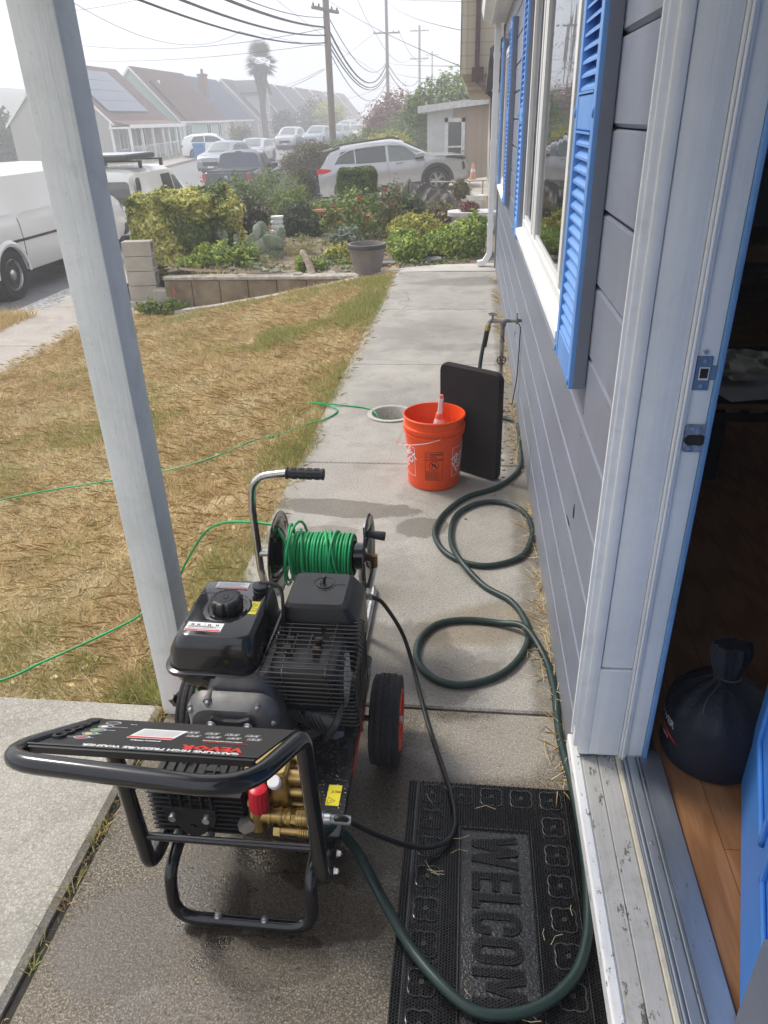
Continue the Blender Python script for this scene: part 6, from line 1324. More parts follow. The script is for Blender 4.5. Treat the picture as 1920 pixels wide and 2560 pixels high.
# white cargo van at the kerb
TOP_V = [(-2.86, .6), (-2.85, 1.9), (-2.75, 1.92), (-2.4, 1.97), (1.0, 1.97), (1.35, 1.88), (1.95, 1.42), (2.5, 1.25), (2.8, 1.1), (2.86, .9)]
BELT_V = [(-2.86, .55), (-2.85, 1.15), (-2.7, 1.22), (1.6, 1.20), (1.95, 1.18), (2.5, 1.08), (2.8, .98), (2.86, .8)]
def van_extra(t, sec):
    for side in (-1, 1):
        g = G(); g.box(-1.75, .55, side * 1.003 if side > 0 else -1.012, 1.012 if side > 0 else -1.003, .86, .90); part('rub_strip', g, MAT['cladding'], t, smooth=0)
        g = G(); g.tube([V(-2.6, side * .985, 1.30), V(-1.4, side * 1.0, 1.30)], .010, 4); g.tube([V(-1.2, side * 1.0, 1.30), V(1.1, side * 1.0, 1.30)], .010, 4); part('body_crease', g, PAINT['white'], t)
        g = G(); g.box(1.3, 1.5, min(side * 1.0, side * 1.22), max(side * 1.0, side * 1.22), 1.2, 1.5); part('side_mirror', g, MAT['cladding'], t)
        g = G(); g.box(2.72, 2.87, min(side * .55, side * .95), max(side * .55, side * .95), .78, 1.02); part('headlight', g, MAT['lamp'], t, smooth=0)
        g = G(); g.box(-2.87, -2.8, min(side * .86, side * .99), max(side * .86, side * .99), .8, 1.3); part('tail_light', g, MAT['tail'], t, smooth=0)
        for a in (-1.78, 1.78):
            g = G(); pts = [(math.cos(math.pi * i / 16), math.sin(math.pi * i / 16)) for i in range(17)]; ra = .39 * 1.16
            for p, q_ in zip(pts[:-1], pts[1:]):
                for ri, ro, o1, o2 in ((ra * .98, ra * 1.08, 1.02, 1.035), (ra * 1.08, ra * 1.2, 1.035, 1.002)):
                    g.quad(V(a + ri * p[0], side * o1, .39 + ri * p[1]), V(a + ri * q_[0], side * o1, .39 + ri * q_[1]), V(a + ro * q_[0], side * o2, .39 + ro * q_[1]), V(a + ro * p[0], side * o2, .39 + ro * p[1]))
            part('wheel_arch', g, PAINT['white'], t, smooth=60)
    g = G(); g.bbox(2.7, 2.95, -.98, .98, .42, .68, .04); part('front_bumper', g, MAT['cladding'], t); g = G(); g.bbox(-2.98, -2.8, -.98, .98, .45, .65, .03); part('rear_bumper', g, MAT['alloy'], t)
v1 = car('cargo_van', 'white cargo van parked at the kerb with black rub strip', 5.72, 2.01, TOP_V, BELT_V, (-1.78, 1.78), .39, PAINT['white'], glass=[(.75, 1.55, .06, .82, .0, -.35, 'carglass')], shield=(1.9, 1.42), clear=.38, cat='van', rim='steel', doors=(-1.30, .62, 1.6), extra=van_extra, tumble=.10, plan=.04)
seat(v1, -8.45, 13.62, math.pi / 2 + .0, z=-.86)
# cream mini cargo van with roof rack
TOP_N = [(-2.25, .5), (-2.24, 1.55), (-2.15, 1.78), (-1.9, 1.86), (.3, 1.86), (.75, 1.74), (1.35, 1.22), (1.9, 1.08), (2.2, .9), (2.25, .7)]
BELT_N = [(-2.25, .5), (-2.24, 1.02), (-2.1, 1.05), (1.2, 1.02), (1.9, .92), (2.2, .8), (2.25, .6)]
def mini_extra(t, sec):
    for side, nm in ((-1, 'rear_door_window'), (1, 'rear_door_window')):
        g = G(); g.loft([(0, .06, .68, 1.02, 1.58, .09), (.012, .065, .675, 1.025, 1.575, .09)], 5, M=Matrix(((0, 0, -1, -2.243), (-side, 0, 0, 0), (0, 1, 0, 0), (0, 0, 0, 1)))); part(nm, g, MAT['carglass'], t)
        g = G(); g.prism([(-2.10, 1.0), (-2.03, 1.0), (-1.98, 1.5), (-2.04, 1.66), (-2.12, 1.6)], (0, side * .80, 0), (1, 0, 0), (0, 0, 1), (0, side * .07, 0)); part('tail_light', g, MAT['cladding'], t, smooth=0)
        g = G(); g.box(-2.24, -2.14, min(side * .87, side * .93), max(side * .87, side * .93), 1.25, 1.32); part('door_hinge', g, PAINT['cream'], t)
    for x in (-1.5, -.1):
        g = G(); g.box(x - .03, x + .03, -.78, .78, 1.99, 2.03)
        for s_ in (-.74, .74): g.box(x - .05, x + .05, s_ - .03, s_ + .03, 1.84, 2.0)
        part('roof_bar', g, MAT['cladding'], t, smooth=0)
    g = G(); g.bbox(-2.0, -.25, -.66, .66, 2.05, 2.17, .02); rk = part('roof_tray', g, MAT['cladding'], t); g = G(); g.bbox(-1.95, -.30, -.62, .62, 2.171, 2.19, .005); part('tray_lid', g, MAT['alu'], rk)
    g = G(); g.bbox(-2.33, -2.2, -.84, .84, .32, .58, .03); part('rear_bumper', g, PAINT['cream'], t)
v2 = car('mini_van', 'cream mini cargo van with black roof tray behind the hedge', 4.5, 1.76, TOP_N, BELT_N, (-1.4, 1.45), .33, PAINT['cream'], glass=[(-.35, .38, .08, .86, .03, .0, 'carglass'), (.46, 1.18, .08, .84, .0, -.42, 'carglass2')], shield=(1.3, .8), clear=.28, cat='van', rim='steel', doors=(-.95, .42), extra=mini_extra, tumble=.14)
c2 = px(281, 512, 17.3); v2.scale = (1, 1, .93); seat(v2, c2.x - .70, c2.y + 2.6, math.pi / 2 + .02, z=-.96)
# dark pickup
TOP_P = [(-2.85, .6), (-2.84, 1.12), (-2.6, 1.16), (-.98, 1.18), (-.93, 1.22), (-.80, 1.78), (-.5, 1.86), (.35, 1.84), (.6, 1.74), (1.25, 1.22), (2.4, 1.1), (2.8, .95), (2.85, .7)]
BELT_P = [(-2.85, .55), (-2.84, 1.08), (-1.0, 1.13), (1.2, 1.10), (2.4, 1.0), (2.8, .85), (2.85, .6)]
def truck_extra(t, sec):
    g = G(); g.quad(V(-.865, -.66, 1.30), V(-.865, .66, 1.30), V(-.785, .58, 1.72), V(-.785, -.58, 1.72)); part('rear_window', g, MAT['carglass'], t, smooth=0)
    g = G(); g.box(-.80, -.74, -.12, .12, 1.80, 1.83); part('brake_lamp', g, MAT['tail'], t)
    g = G(); g.bbox(-2.66, -1.0, -.82, .82, 1.02, 1.20, .01); part('bed_liner', g, MAT['cladding'], t)
    for side in (-1, 1):
        g = G(); g.box(-2.87, -2.80, min(side * .84, side * .965), max(side * .84, side * .965), .78, 1.10); part('tail_light', g, MAT['tail'], t, smooth=0)
        g = G(); g.box(.95, 1.1, min(side * .95, side * 1.17), max(side * .95, side * 1.17), 1.08, 1.28); part('side_mirror', g, MAT['cladding'], t)
    g = G(); g.cyl((-2.86, 0, .98), (-2.835, 0, .98), .07, n=16); part('tailgate_badge', g, MAT['chrome'], t); g = G(); g.box(-2.852, -2.848, -.84, .84, .70, 1.08); part('tailgate', g, PAINT['slate'], t, smooth=0); g = G(); g.box(-2.96, -2.945, -.17, .17, .54, .66); part('number_plate', g, MAT['white'], t, smooth=0); g = G(); g.bbox(-2.95, -2.82, -.9, .9, .5, .68, .02); part('rear_bumper', g, MAT['chrome'], t)
tr = car('pickup_truck', 'dark grey pickup truck parked with tailgate towards the garden', 5.7, 1.96, TOP_P, BELT_P, (-1.75, 1.75), .39, PAINT['slate'], glass=[(-.66, -.18, .06, .86, .04, .0, 'carglass'), (-.08, 1.02, .06, .86, .0, -.45, 'carglass')], shield=(1.2, .64), clear=.34, cat='truck', doors=(-.85, -.12, 1.15), extra=truck_extra, tumble=.16)
pt = px(490, 395, 29); seat(tr, pt.x, pt.y + 2.85, math.pi / 2 - .0, z=-1.2)
# parked cars farther up the street
TOP_C = [(-2.2, .6), (-2.18, .95), (-2.0, 1.0), (-1.7, 1.05), (-1.05, 1.42), (-.3, 1.47), (.25, 1.42), (1.0, 1.02), (1.9, .9), (2.15, .75), (2.2, .55)]
BELT_C = [(-2.2, .55), (-2.18, .9), (-1.7, .95), (1.0, .93), (1.9, .82), (2.2, .5)]
TOP_X = [(-2.2, .65), (-2.18, 1.05), (-1.95, 1.45), (-1.5, 1.60), (-.2, 1.65), (.25, 1.58), (1.05, 1.12), (1.9, 1.0), (2.15, .85), (2.2, .6)]
BELT_X = [(-2.2, .6), (-2.18, 1.0), (-1.6, 1.08), (1.0, 1.03), (1.9, .92), (2.2, .55)]
def far_extra(t, sec):
    for side in (-1, 1):
        g = G(); g.box(2.0, 2.19, min(side * .5, side * .8), max(side * .5, side * .8), .66, .80); part('headlight', g, MAT['lamp'], t, smooth=0)
        g = G(); g.box(-2.2, -2.1, min(side * .6, side * .85), max(side * .6, side * .85), .8, .95); part('tail_light', g, MAT['tail'], t, smooth=0)
    g = G(); g.box(2.1, 2.21, -.45, .45, .45, .66); part('grille', g, MAT['dark'], t, smooth=0)
    g = G(); g.box(2.205, 2.225, -.17, .17, .36, .45); part('number_plate', g, MAT['white'], t, smooth=0)
    g = G(); g.bbox(2.02, 2.20, -.8, .8, .22, .38, .02); part('front_bumper', g, MAT['cladding'], t)
def fcar(lbl, kind, paint, u, v, d, ang, nm='parked_car'):
    T, B = (TOP_C, BELT_C) if kind == 'c' else (TOP_X, BELT_X)
    c = car(nm, lbl, 4.4, 1.78, T, B, (-1.32, 1.32), .33, PAINT[paint], glass=[(-1.5, -.55, .08, .86, .25, .0, 'carglass'), (-.48, .88, .08, .86, .0, -.45, 'carglass')], shield=(1.0, .32) if kind == 'x' else (.95, .3), rear=(-1.95, -1.6) if kind == 'x' else (-1.6, -1.12), clear=.24, detail=0, extra=far_extra, group='cars parked along the foggy street')
    p = px(u, v, d); seat(c, p.x, p.y, ang, z=ZR(p.y)); return c
UP = -math.pi / 2 - .12
fcar('grey sport utility car facing us just beyond the pickup truck', 'x', 'bluegrey', 488, 335, 42, UP)
fcar('silver saloon facing us behind the grey car by the lawn', 'c', 'silver', 552, 325, 48, UP + .1)
fcar('white crossover side on in front of the mint green house', 'x', 'white', 462, 310, 53, 0.15)
fcar('small silver hatchback facing us beyond the round garden tree', 'x', 'silver', 628, 300, 62, UP + .1)
fcar('grey car with pale windscreen facing us left of the utility pole', 'x', 'grey', 688, 290, 63, UP)
fcar('blue grey car facing us right of the utility pole base', 'x', 'bluegrey', 729, 290, 66, UP)
fcar('pale car half hidden behind the blue grey car', 'x', 'silver', 748, 280, 82, UP)
fcar('pale saloon next in the row right of the pole', 'c', 'tan', 772, 283, 70, UP)
fcar('faint silver car at the far end of the row', 'c', 'silver', 790, 272, 96, UP)
fcar('black car half hidden between pickup and round garden tree', 'c', 'black', 625, 372, 27, math.pi * .97)

# ================================================================ houses across the street
def hpaint(n, c, lap=.17):
    m, nt, b = new_mat(n); pos = world_coords(nt); sx = N(nt, 'ShaderNodeSeparateXYZ'); nt.links.new(pos, sx.inputs[0])
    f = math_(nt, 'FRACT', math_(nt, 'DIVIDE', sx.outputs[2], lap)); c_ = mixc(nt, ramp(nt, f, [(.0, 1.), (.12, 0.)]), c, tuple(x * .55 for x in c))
    nt.links.new(mixc(nt, math_(nt, 'MULTIPLY', noise(nt, pos, 1.5, 4), .3), c_, tuple(x * .85 for x in c)), b.inputs['Base Color']); b.inputs['Roughness'].default_value = .8; bump(nt, b, f, .4, .02); return m
HW = {k: hpaint('wall_' + k, c) for k, c in dict(grey=(.42, .41, .40), mint=(.48, .62, .56), white=(.64, .64, .62), cream=(.60, .58, .54), blue=(.22, .30, .36), slate=(.20, .24, .26), rose=(.42, .34, .32), beige=(.52, .46, .38)).items()}
def rpaint(n, c):
    m, nt, b = new_mat(n); pos = world_coords(nt); sx = N(nt, 'ShaderNodeSeparateXYZ'); nt.links.new(pos, sx.inputs[0]); f = math_(nt, 'FRACT', math_(nt, 'DIVIDE', sx.outputs[2], .13))
    c_ = mixc(nt, ramp(nt, noise(nt, world_coords(nt, (3, 3, 7)), 1, 3, .7), [(.38, 0.), (.62, 1.)]), tuple(x * .75 for x in c), tuple(x * 1.3 for x in c)); c_ = mixc(nt, ramp(nt, noise(nt, pos, .35, 5, .7), [(.45, 0.), (.65, 1.)]), c_, tuple(x * 1.25 + .01 for x in c))
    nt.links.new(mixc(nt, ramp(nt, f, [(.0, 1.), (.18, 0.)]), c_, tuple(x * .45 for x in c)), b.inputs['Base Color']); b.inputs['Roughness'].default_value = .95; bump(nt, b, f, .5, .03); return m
RF = {k: rpaint('roof_' + k, c) for k, c in dict(brown=(.12, .075, .06), grey=(.10, .10, .11), blue=(.09, .11, .15), red=(.15, .095, .08), dark=(.08, .09, .095)).items()}
MAT['houseglass'] = PM('house_glass', (.05, .06, .065), .12, var=.2, ior=1.8)
MAT['housetrim'] = PM('house_trim', (.84, .84, .83), .6, var=.05)
def hwin(par, o, X, Y, w_, h_, nrm):
    """window on a wall: o centre, X along the wall, Y up, nrm outwards"""
    g = G(); X = Vector(X); Y = Vector(Y); nrm = Vector(nrm); t = .09
    for a, b_, c_, d_ in ((-w_ / 2 - t, w_ / 2 + t, -h_ / 2 - t, -h_ / 2), (-w_ / 2 - t, w_ / 2 + t, h_ / 2, h_ / 2 + t), (-w_ / 2 - t, -w_ / 2, -h_ / 2, h_ / 2), (w_ / 2, w_ / 2 + t, -h_ / 2, h_ / 2), (-.025, .025, -h_ / 2, h_ / 2)):
        g.prism([(a, c_), (b_, c_), (b_, d_), (a, d_)], Vector(o), X, Y, nrm * .06)
    f = part('window', g, MAT['housetrim'], par, smooth=0); g = G(); g.prism([(-w_ / 2, -h_ / 2), (w_ / 2, -h_ / 2), (w_ / 2, h_ / 2), (-w_ / 2, h_ / 2)], Vector(o), X, Y, nrm * .02); part('pane', g, MAT['houseglass'], f, smooth=0)
def hhouse(label, xr, W, y0, y1, zb, ze, zp, wall, roof, gw=(), fw=(), chimney=None, trim=True, ov=.25, wallg=None):
    t = thing('house', label, 'house', (xr - W / 2, (y0 + y1) / 2, zb), 'houses in the row across the street')
    g = G(); xl = xr - W; xm = xr - W / 2
    g.box(xl, xr, y0, y1, zb - .6, ze); g.prism([(xl, ze), (xr, ze), (xm, zp)], (0, y0, 0), (1, 0, 0), (0, 0, 1), (0, y1 - y0, 0)); part('wall', g, HW[wall], t, smooth=0)
    g = G(); sl = (zp - ze) / (W / 2); th = .12
    g.prism([(xr + ov, ze - ov * sl), (xm, zp), (xl - ov, ze - ov * sl), (xl - ov, ze - ov * sl + th), (xm, zp + th * 1.5), (xr + ov, ze - ov * sl + th)], (0, y0 - .12, 0), (1, 0, 0), (0, 0, 1), (0, y1 - y0 + .24, 0)); rf = part('roof', g, RF[roof], t, smooth=0)
    if trim:
        g = G(); g.prism([(xr + ov, ze - ov * sl - .05), (xm, zp - .05), (xl - ov, ze - ov * sl - .05), (xl - ov, ze - ov * sl + th), (xm, zp + th * 1.5), (xr + ov, ze - ov * sl + th)], (0, y0 - .16, 0), (1, 0, 0), (0, 0, 1), (0, .035, 0)); g.box(xr + ov, xr + ov + .06, y0 - .1, y1 + .1, ze - ov * sl - .05, ze - ov * sl + .1); g.box(xr + .001, xr + .05, y0 - .02, y0 + .12, zb, ze); part('barge_board', g, MAT['housetrim'], t, smooth=0)
    for (u, z, w_, h_) in gw: hwin(t, (xl + u * W, y0 - .002, z), (1, 0, 0), (0, 0, 1), w_, h_, (0, -1, 0))
    for (v, z, w_, h_) in fw: hwin(t, (xr + .002, y0 + v * (y1 - y0), z), (0, 1, 0), (0, 0, 1), w_, h_, (1, 0, 0))
    if chimney:
        g = G(); x, y, z1 = chimney; g.box(x - .35, x + .35, y - .35, y + .35, ze, z1); g.box(x - .42, x + .42, y - .42, y + .42, z1 - .18, z1 - .05); g.cyl((x, y, z1), (x, y, z1 + .4), .13); part('chimney', g, PM('chimney_brick', (.25, .14, .11), .9), rf, smooth=0)
    return t, rf
h1, rf1 = hhouse('grey house with solar panels and white posted front porch', -24.4, 7.2, 54, 64.6, -.66, 2.0, 5.45, 'grey', 'red', gw=(), fw=((.15, .9, 1.1, 1.3), (.45, .9, 1.6, 1.3)))
g = G(); sl = (5.45 - 2.0) / 3.6; 
for i in range(4):
    for j in range(5):
        d0 = .55 + i * .86; y = 54.9 + j * 1.42; xx = -24.9 - d0 + 0; 
        P = [(-24.4 - (.35 + i * .70), y), (-24.4 - (.35 + i * .70 + .67), y)]; zz = [2.0 + sl * (.35 + i * .70) + .30, 2.0 + sl * (.35 + i * .70 + .67) + .30]
        g.add([V(P[0][0], y, zz[0]), V(P[1][0], y, zz[1]), V(P[1][0], y + 1.38, zz[1]), V(P[0][0], y + 1.38, zz[0]), V(P[0][0], y, zz[0] - .05), V(P[1][0], y, zz[1] - .05), V(P[1][0], y + 1.38, zz[1] - .05), V(P[0][0], y + 1.38, zz[0] - .05)], [(0, 3, 2, 1), (4, 5, 6, 7), (0, 1, 5, 4), (1, 2, 6, 5), (2, 3, 7, 6), (3, 0, 4, 7)])
part('solar_panel', g, PM('solar_cell', (.07, .09, .14), .2, .2, var=.1), rf1, smooth=0)
pr = part('porch_roof', G().add([V(-24.5, 53.9, 2.05), V(-23.0, 53.9, 1.72), V(-23.0, 64.7, 1.72), V(-24.5, 64.7, 2.05), V(-24.5, 53.9, 1.95), V(-23.0, 53.9, 1.6), V(-23.0, 64.7, 1.6), V(-24.5, 64.7, 1.95)], [(0, 1, 2, 3), (7, 6, 5, 4), (0, 4, 5, 1), (1, 5, 6, 2), (2, 6, 7, 3), (3, 7, 4, 0)]), RF['red'], h1, smooth=0)
g = G(); g.box(-23.0, -22.92, 53.9, 64.7, 1.52, 1.74); g.box(-24.5, -23.0, 53.84, 53.92, 1.5, 1.62); part('porch_fascia', g, MAT['housetrim'], h1, smooth=0)
for y in (54, 56, 58, 60, 61.2, 62.8, 64.5): g = G(); g.box(-23.18, -23.04, y - .08, y + .08, -.6, 1.5); part('porch_post', g, MAT['housetrim'], h1, smooth=0)
g = G(); g.box(-24.44, -24.30, 53.9, 54.05, -.6, 2.0); part('porch_post', g, MAT['housetrim'], h1, smooth=0)
hwin(h1, (-24.2, 54.6, .75), (1, 0, 0), (0, 0, 1), .01, .01, (0, -1, 0)) if False else None
h2, _ = hhouse('mint green house with steep brown roof and white eaves', -23.8, 6.8, 65.5, 77.8, -.45, 2.07, 5.7, 'mint', 'brown', fw=((.18, 1.0, 1.6, 1.2), (.62, 1.0, 1.1, 1.3), (.88, 1.0, .9, 1.3)), gw=())
g = G(); g.prism([(-23.9, 2.3), (-23.4, 1.95), (-26.0, 4.9), (-26.3, 4.75)], (0, 66.6, 0), (1, 0, 0), (0, 0, 1), (0, 2.6, 0)); part('gable_roof', g, RF['brown'], h2, smooth=0)
g = G(); g.cyl((-25.9, 68, 4.2), (-25.9, 68, 4.95), .12); part('vent_pipe', g, MAT['housetrim'], h2)
hhouse('white house with brick chimney and blue grey roof', -24.0, 6.8, 78.6, 88.6, -.25, 2.1, 5.6, 'white', 'blue', fw=((.25, 1.1, 1.1, 1.3), (.7, 1.1, 1.0, 1.3)), gw=((.8, 1.2, .8, 1.2),), chimney=(-25.9, 79.6, 5.9))
h4, _ = hhouse('cream house with tall narrow dormer window tower', -23.4, 7.2, 89.2, 99.5, -.1, 2.1, 5.75, 'cream', 'grey', fw=((.2, 1.2, 1.2, 1.4), (.75, 1.2, 1.1, 1.3)))
g = G(); g.box(-26.6, -23.2, 91.6, 94.6, 2.0, 4.6); g.prism([(91.6, 4.6), (94.6, 4.6), (93.1, 5.6)], (-26.6, 0, 0), (0, 1, 0), (0, 0, 1), (3.4, 0, 0)); part('dormer', g, HW['cream'], h4, smooth=0)
g = G(); g.prism([(91.3, 4.45), (93.1, 5.65), (94.9, 4.45), (94.9, 4.62), (93.1, 5.85), (91.3, 4.62)], (-26.8, 0, 0), (0, 1, 0), (0, 0, 1), (3.9, 0, 0)); part('dormer_roof', g, RF['grey'], h4, smooth=0)
hwin(h4, (-23.19, 93.1, 3.5), (0, 1, 0), (0, 0, 1), .9, 1.7, (1, 0, 0))
specs = [('slate blue house with white cross window beyond the palm', -23.0, 'blue', 'dark', 5.9), ('cream house with pale green barge board and grey roof', -22.8, 'white', 'grey', 5.85), ('rose brown house with pinkish barge board', -22.6, 'rose', 'brown', 5.9), ('faint beige house with long pale barge board', -22.4, 'beige', 'brown', 5.9), ('fog pale house near the street end', -22.2, 'cream', 'grey', 5.95), ('last fog dimmed house before the street disappears', -22.0, 'beige', 'red', 6.0)]
for i, (lb, xr, wl, rf, zp) in enumerate(specs):
    y0 = 100.3 + i * 11.2; hhouse(lb, xr, 7.2, y0, y0 + 10.4, ZR(y0), 1.9, zp, wl, rf, fw=((.3, 1.5, 1.4, 1.2), (.75, 1.5, 1.0, 1.2)), gw=((.7, 1.4, .9, 1.2),))
# low chain link fence, bin, walls and planting over there
g = G()
for i in range(9): p = V(-21.6 + .10 * i, 50.5 + 1.25 * i, 0); g.cyl((p.x, p.y, ZR(p.y)), (p.x, p.y, ZR(p.y) + 1.25), .035, n=6)
for z in (1.2, .15): g.tube([V(-21.6, 50.5, ZR(50) + z), V(-20.8, 60.5, ZR(60) + z)], .022, 5)
for i in range(60): t_ = i / 60; a = V(-21.6 + .8 * t_, 50.5 + 10 * t_, ZR(50.5 + 10 * t_)); g.tube([a + V(0, 0, .15), a + V(0, .6, 1.2)], .006, 3); g.tube([a + V(0, 0, 1.2), a + V(0, .6, .15)], .006, 3)
solo('chain_link_fence', g, MAT['screw'], 'low chain link fence in front of the grey porch house', 'fence', smooth=0)
bn = px(433, 340, 50); bt = thing('wheelie_bin', 'blue wheeled recycling bin on the far pavement', 'bin', (bn.x, bn.y, ZR(bn.y) + .15))
g = G(); z0 = ZR(bn.y) + .15; g.loft([(z0 + .05, bn.x - .26, bn.x + .26, bn.y - .30, bn.y + .26, .04), (z0 + .95, bn.x - .33, bn.x + .33, bn.y - .38, bn.y + .34, .04)], 3); part('bin_body', g, PM('bin_blue', (.03, .19, .42), .5), bt)
g = G(); g.loft([(z0 + .95, bn.x - .36, bn.x + .36, bn.y - .41, bn.y + .40, .05), (z0 + 1.05, bn.x - .34, bn.x + .34, bn.y - .38, bn.y + .38, .05)], 3); part('bin_lid', g, PM('bin_lid', (.035, .22, .47), .5), bt)
each('bin_wheel', (-.28, .28), lambda g, s_: g.cyl((bn.x + s_ - .03, bn.y + .3, z0 + .1), (bn.x + s_ + .03, bn.y + .3, z0 + .1), .1), MAT['tyre'], bt)
g = G(); g.box(-20.6, -20.4, 96, 108, .1, 1.35); g.box(-20.3, -20.0, 92, 94, 0, 1.6); solo('garden_wall', g, HW['rose'], 'low rose brown garden wall beyond the foggy lawn', 'wall', smooth=0)

# ================================================================ poles and wires
MAT['polewood'] = PM('pole_wood', (.20, .17, .145), .9, var=.2, vs=3, bmp=.4, bs=20, stretch=(8, 8, .6))
def pole(label, x, y, zt, r, arms):
    t = thing('utility_pole', label, 'utility pole', (x, y, ZR(y)), 'utility poles along the street')
    g = G(); g.cyl((x, y, ZR(y) - .3), (x, y, zt), r * 1.15, r * .85, n=14); part('pole', g, MAT['polewood'], t)
    for (z, dx, dy) in arms:
        g = G(); d = V(dx, dy, 0).normalized() * 1.2; n_ = V(-d.y, d.x, 0).normalized() * .06; c = V(x, y - r, z)
        g.add([c + d * s1 + n_ * s2 + V(0, 0, s3) for s1 in (-1, 1) for s2 in (-1, 1) for s3 in (-.06, .06)], [(0, 1, 3, 2), (4, 6, 7, 5), (0, 4, 5, 1), (2, 3, 7, 6), (0, 2, 6, 4), (1, 5, 7, 3)]); a = part('cross_arm', g, MAT['polewood'], t, smooth=0)
        g = G()
        for k in (-.93, -.5, .5, .93): g.lathe([(.02, 0), (.05, .03), (.03, .07), (.045, .1), (.0, .14)], c + d * k + V(0, 0, .06), (0, 0, 1), 8)
        part('insulator', g, MAT['dark'], a)
    return t
pole('thick near wooden utility pole behind the silver car', -6.88, 40.5, 11.5, .155, [(6.15, .33, .94)])
pole('second utility pole with wide cross arm over the red bush', -7.95, 79, 13, .15, [(8.5, 1, .05), (12.2, 1, .05)])
pole('third fainter utility pole with low cross arm above the shed', -7.15, 113.7, 12.2, .16, [(8.5, 1, .05), (11.6, 1, .05)])
pole('faintest distant utility pole lost in the fog', -7.7, 160, 12.4, .16, [(11.8, 1, 0)])
pole('utility pole out of frame left whose wires cross the sky', -7.4, 1.5, 11.5, .155, []) if False else None
MAT['cable'] = PM('cable_black', (.03, .03, .033), .7)
def wire(a, b_, sag, r, label):
    a = Vector(a); b_ = Vector(b_); n = 26; g = G(); g.tube([a.lerp(b_, i / n) - V(0, 0, sag * 4 * (i / n) * (1 - i / n)) for i in range(n + 1)], r, 4); 
    return solo('overhead_wire', g, MAT['cable'], label, 'wire', base=tuple(a), group='overhead wires', smooth=0)
P1 = lambda z: (-6.98, 40.4, z); P0 = lambda z, x=-7.3: (x, 2.0, z)
wire(P1(5.87), P0(6.3), 1.1, .016, 'uppermost wire reaching the near pole from the left'); wire(P1(5.49), P0(5.6), .78, .045, 'thickest bundled cable reaching the near pole from the left'); wire(P1(5.17), P0(5.2), .85, .035, 'second thick cable below the bundled one left of the near pole'); wire(P1(4.88), P0(4.9), .88, .028, 'lowest thick cable left of the near pole')
wires = [((-6.98, 40.5, 5.45), px(148, 95, 46), .5, .014, 'thin wire from near pole to the grey solar house'), ((-6.98, 40.5, 4.85), px(150, 130, 52), .3, .012, 'thin lower wire sloping down left to the solar house'),
  (px(150, 24, 30), px(330, -8, 34), .05, .010, 'short thin wire in the upper left sky'), (px(140, -6, 24), px(520, 68, 36), .9, .010, 'thin wire sagging across the upper left sky'), (px(515, 67, 36), px(705, 98, 60), .2, .01, 'thin wire continuing right towards the second pole')]
P2 = lambda z, s_=0: (-7.95 + s_, 78.9, z)
for i, (z1, z2, sg, r, lb) in enumerate([(5.9, 6.35, 1.5, .02, 'highest sagging wire between first and second poles'), (5.35, 6.28, 1.9, .045, 'thick sagging cable between first and second poles'), (4.95, 5.7, 1.7, .035, 'second thick sagging cable between the first two poles'), (4.7, 5.45, 1.6, .03, 'third thick sagging cable between the first two poles'), (4.45, 4.95, 1.9, .02, 'lowest thin sagging wire between the first two poles')]): wire((-6.8, 40.6, z1), P2(z2), sg, r, lb)
for i, (dx, z1, z3, lb) in enumerate([(-1.1, 8.65, 8.65, 'left power line from second to third pole arm'), (1.1, 8.65, 8.65, 'right power line from second to third pole arm'), (0, 6.2, 6.2, 'upper cable from second to third pole'), (.1, 5.5, 5.6, 'lower cable from second to third pole')]): wire((-7.95 + dx, 79, z1), (-7.15 + dx, 113.6, z3), 1.3, .02 if i < 2 else .035, lb)
wires += [((-7.1, 41, 11.0), (-9.05, 79, 8.65), .8, .016, 'power line dropping from near pole to left arm end'), ((-9.0, 79, 8.6), px(607, 195, 80), .5, .012, 'wire dropping from left arm end to roofs'),
  (px(700, 148, 40), px(590, 190, 95), .2, .012, 'upper wire of the pair falling left from near pole'), (px(700, 151, 40), px(592, 193, 95), .3, .012, 'lower wire of the pair falling left from near pole'), (px(838, 183, 78), px(640, 214, 100), .8, .014, 'long shallow wire from second pole to far roofs'),
  (px(700, 0 - 6, 30), px(994, 143, 13.6), .12, .006, 'wire slanting down right to the beige wall'), (px(835, 0, 60), px(994, 65, 13.8), .25, .007, 'wire sagging from top to the beige wall'), (px(820, -2, 70), px(1000, 3, 13.4), .02, .006, 'nearly level wire at the very top'),
  (px(840, 137, 78), px(994, 143, 14), .05, .008, 'level wire from second pole to the beige wall'), (px(846, 155, 78), px(997, 176, 14), .12, .008, 'lower level wire from second pole to the beige wall'), (px(838, 175, 78), px(1000, 205, 34), .4, .010, 'lowest wire from second pole towards the shed roof'), (px(562, 71, 38), px(715, 100, 44), .1, .008, 'thin wire passing behind the near pole'), (px(598, 0, 45), px(840, 172, 78), .2, .012, 'thin steep wire crossing between the poles')]
for a in wires: wire(*a)

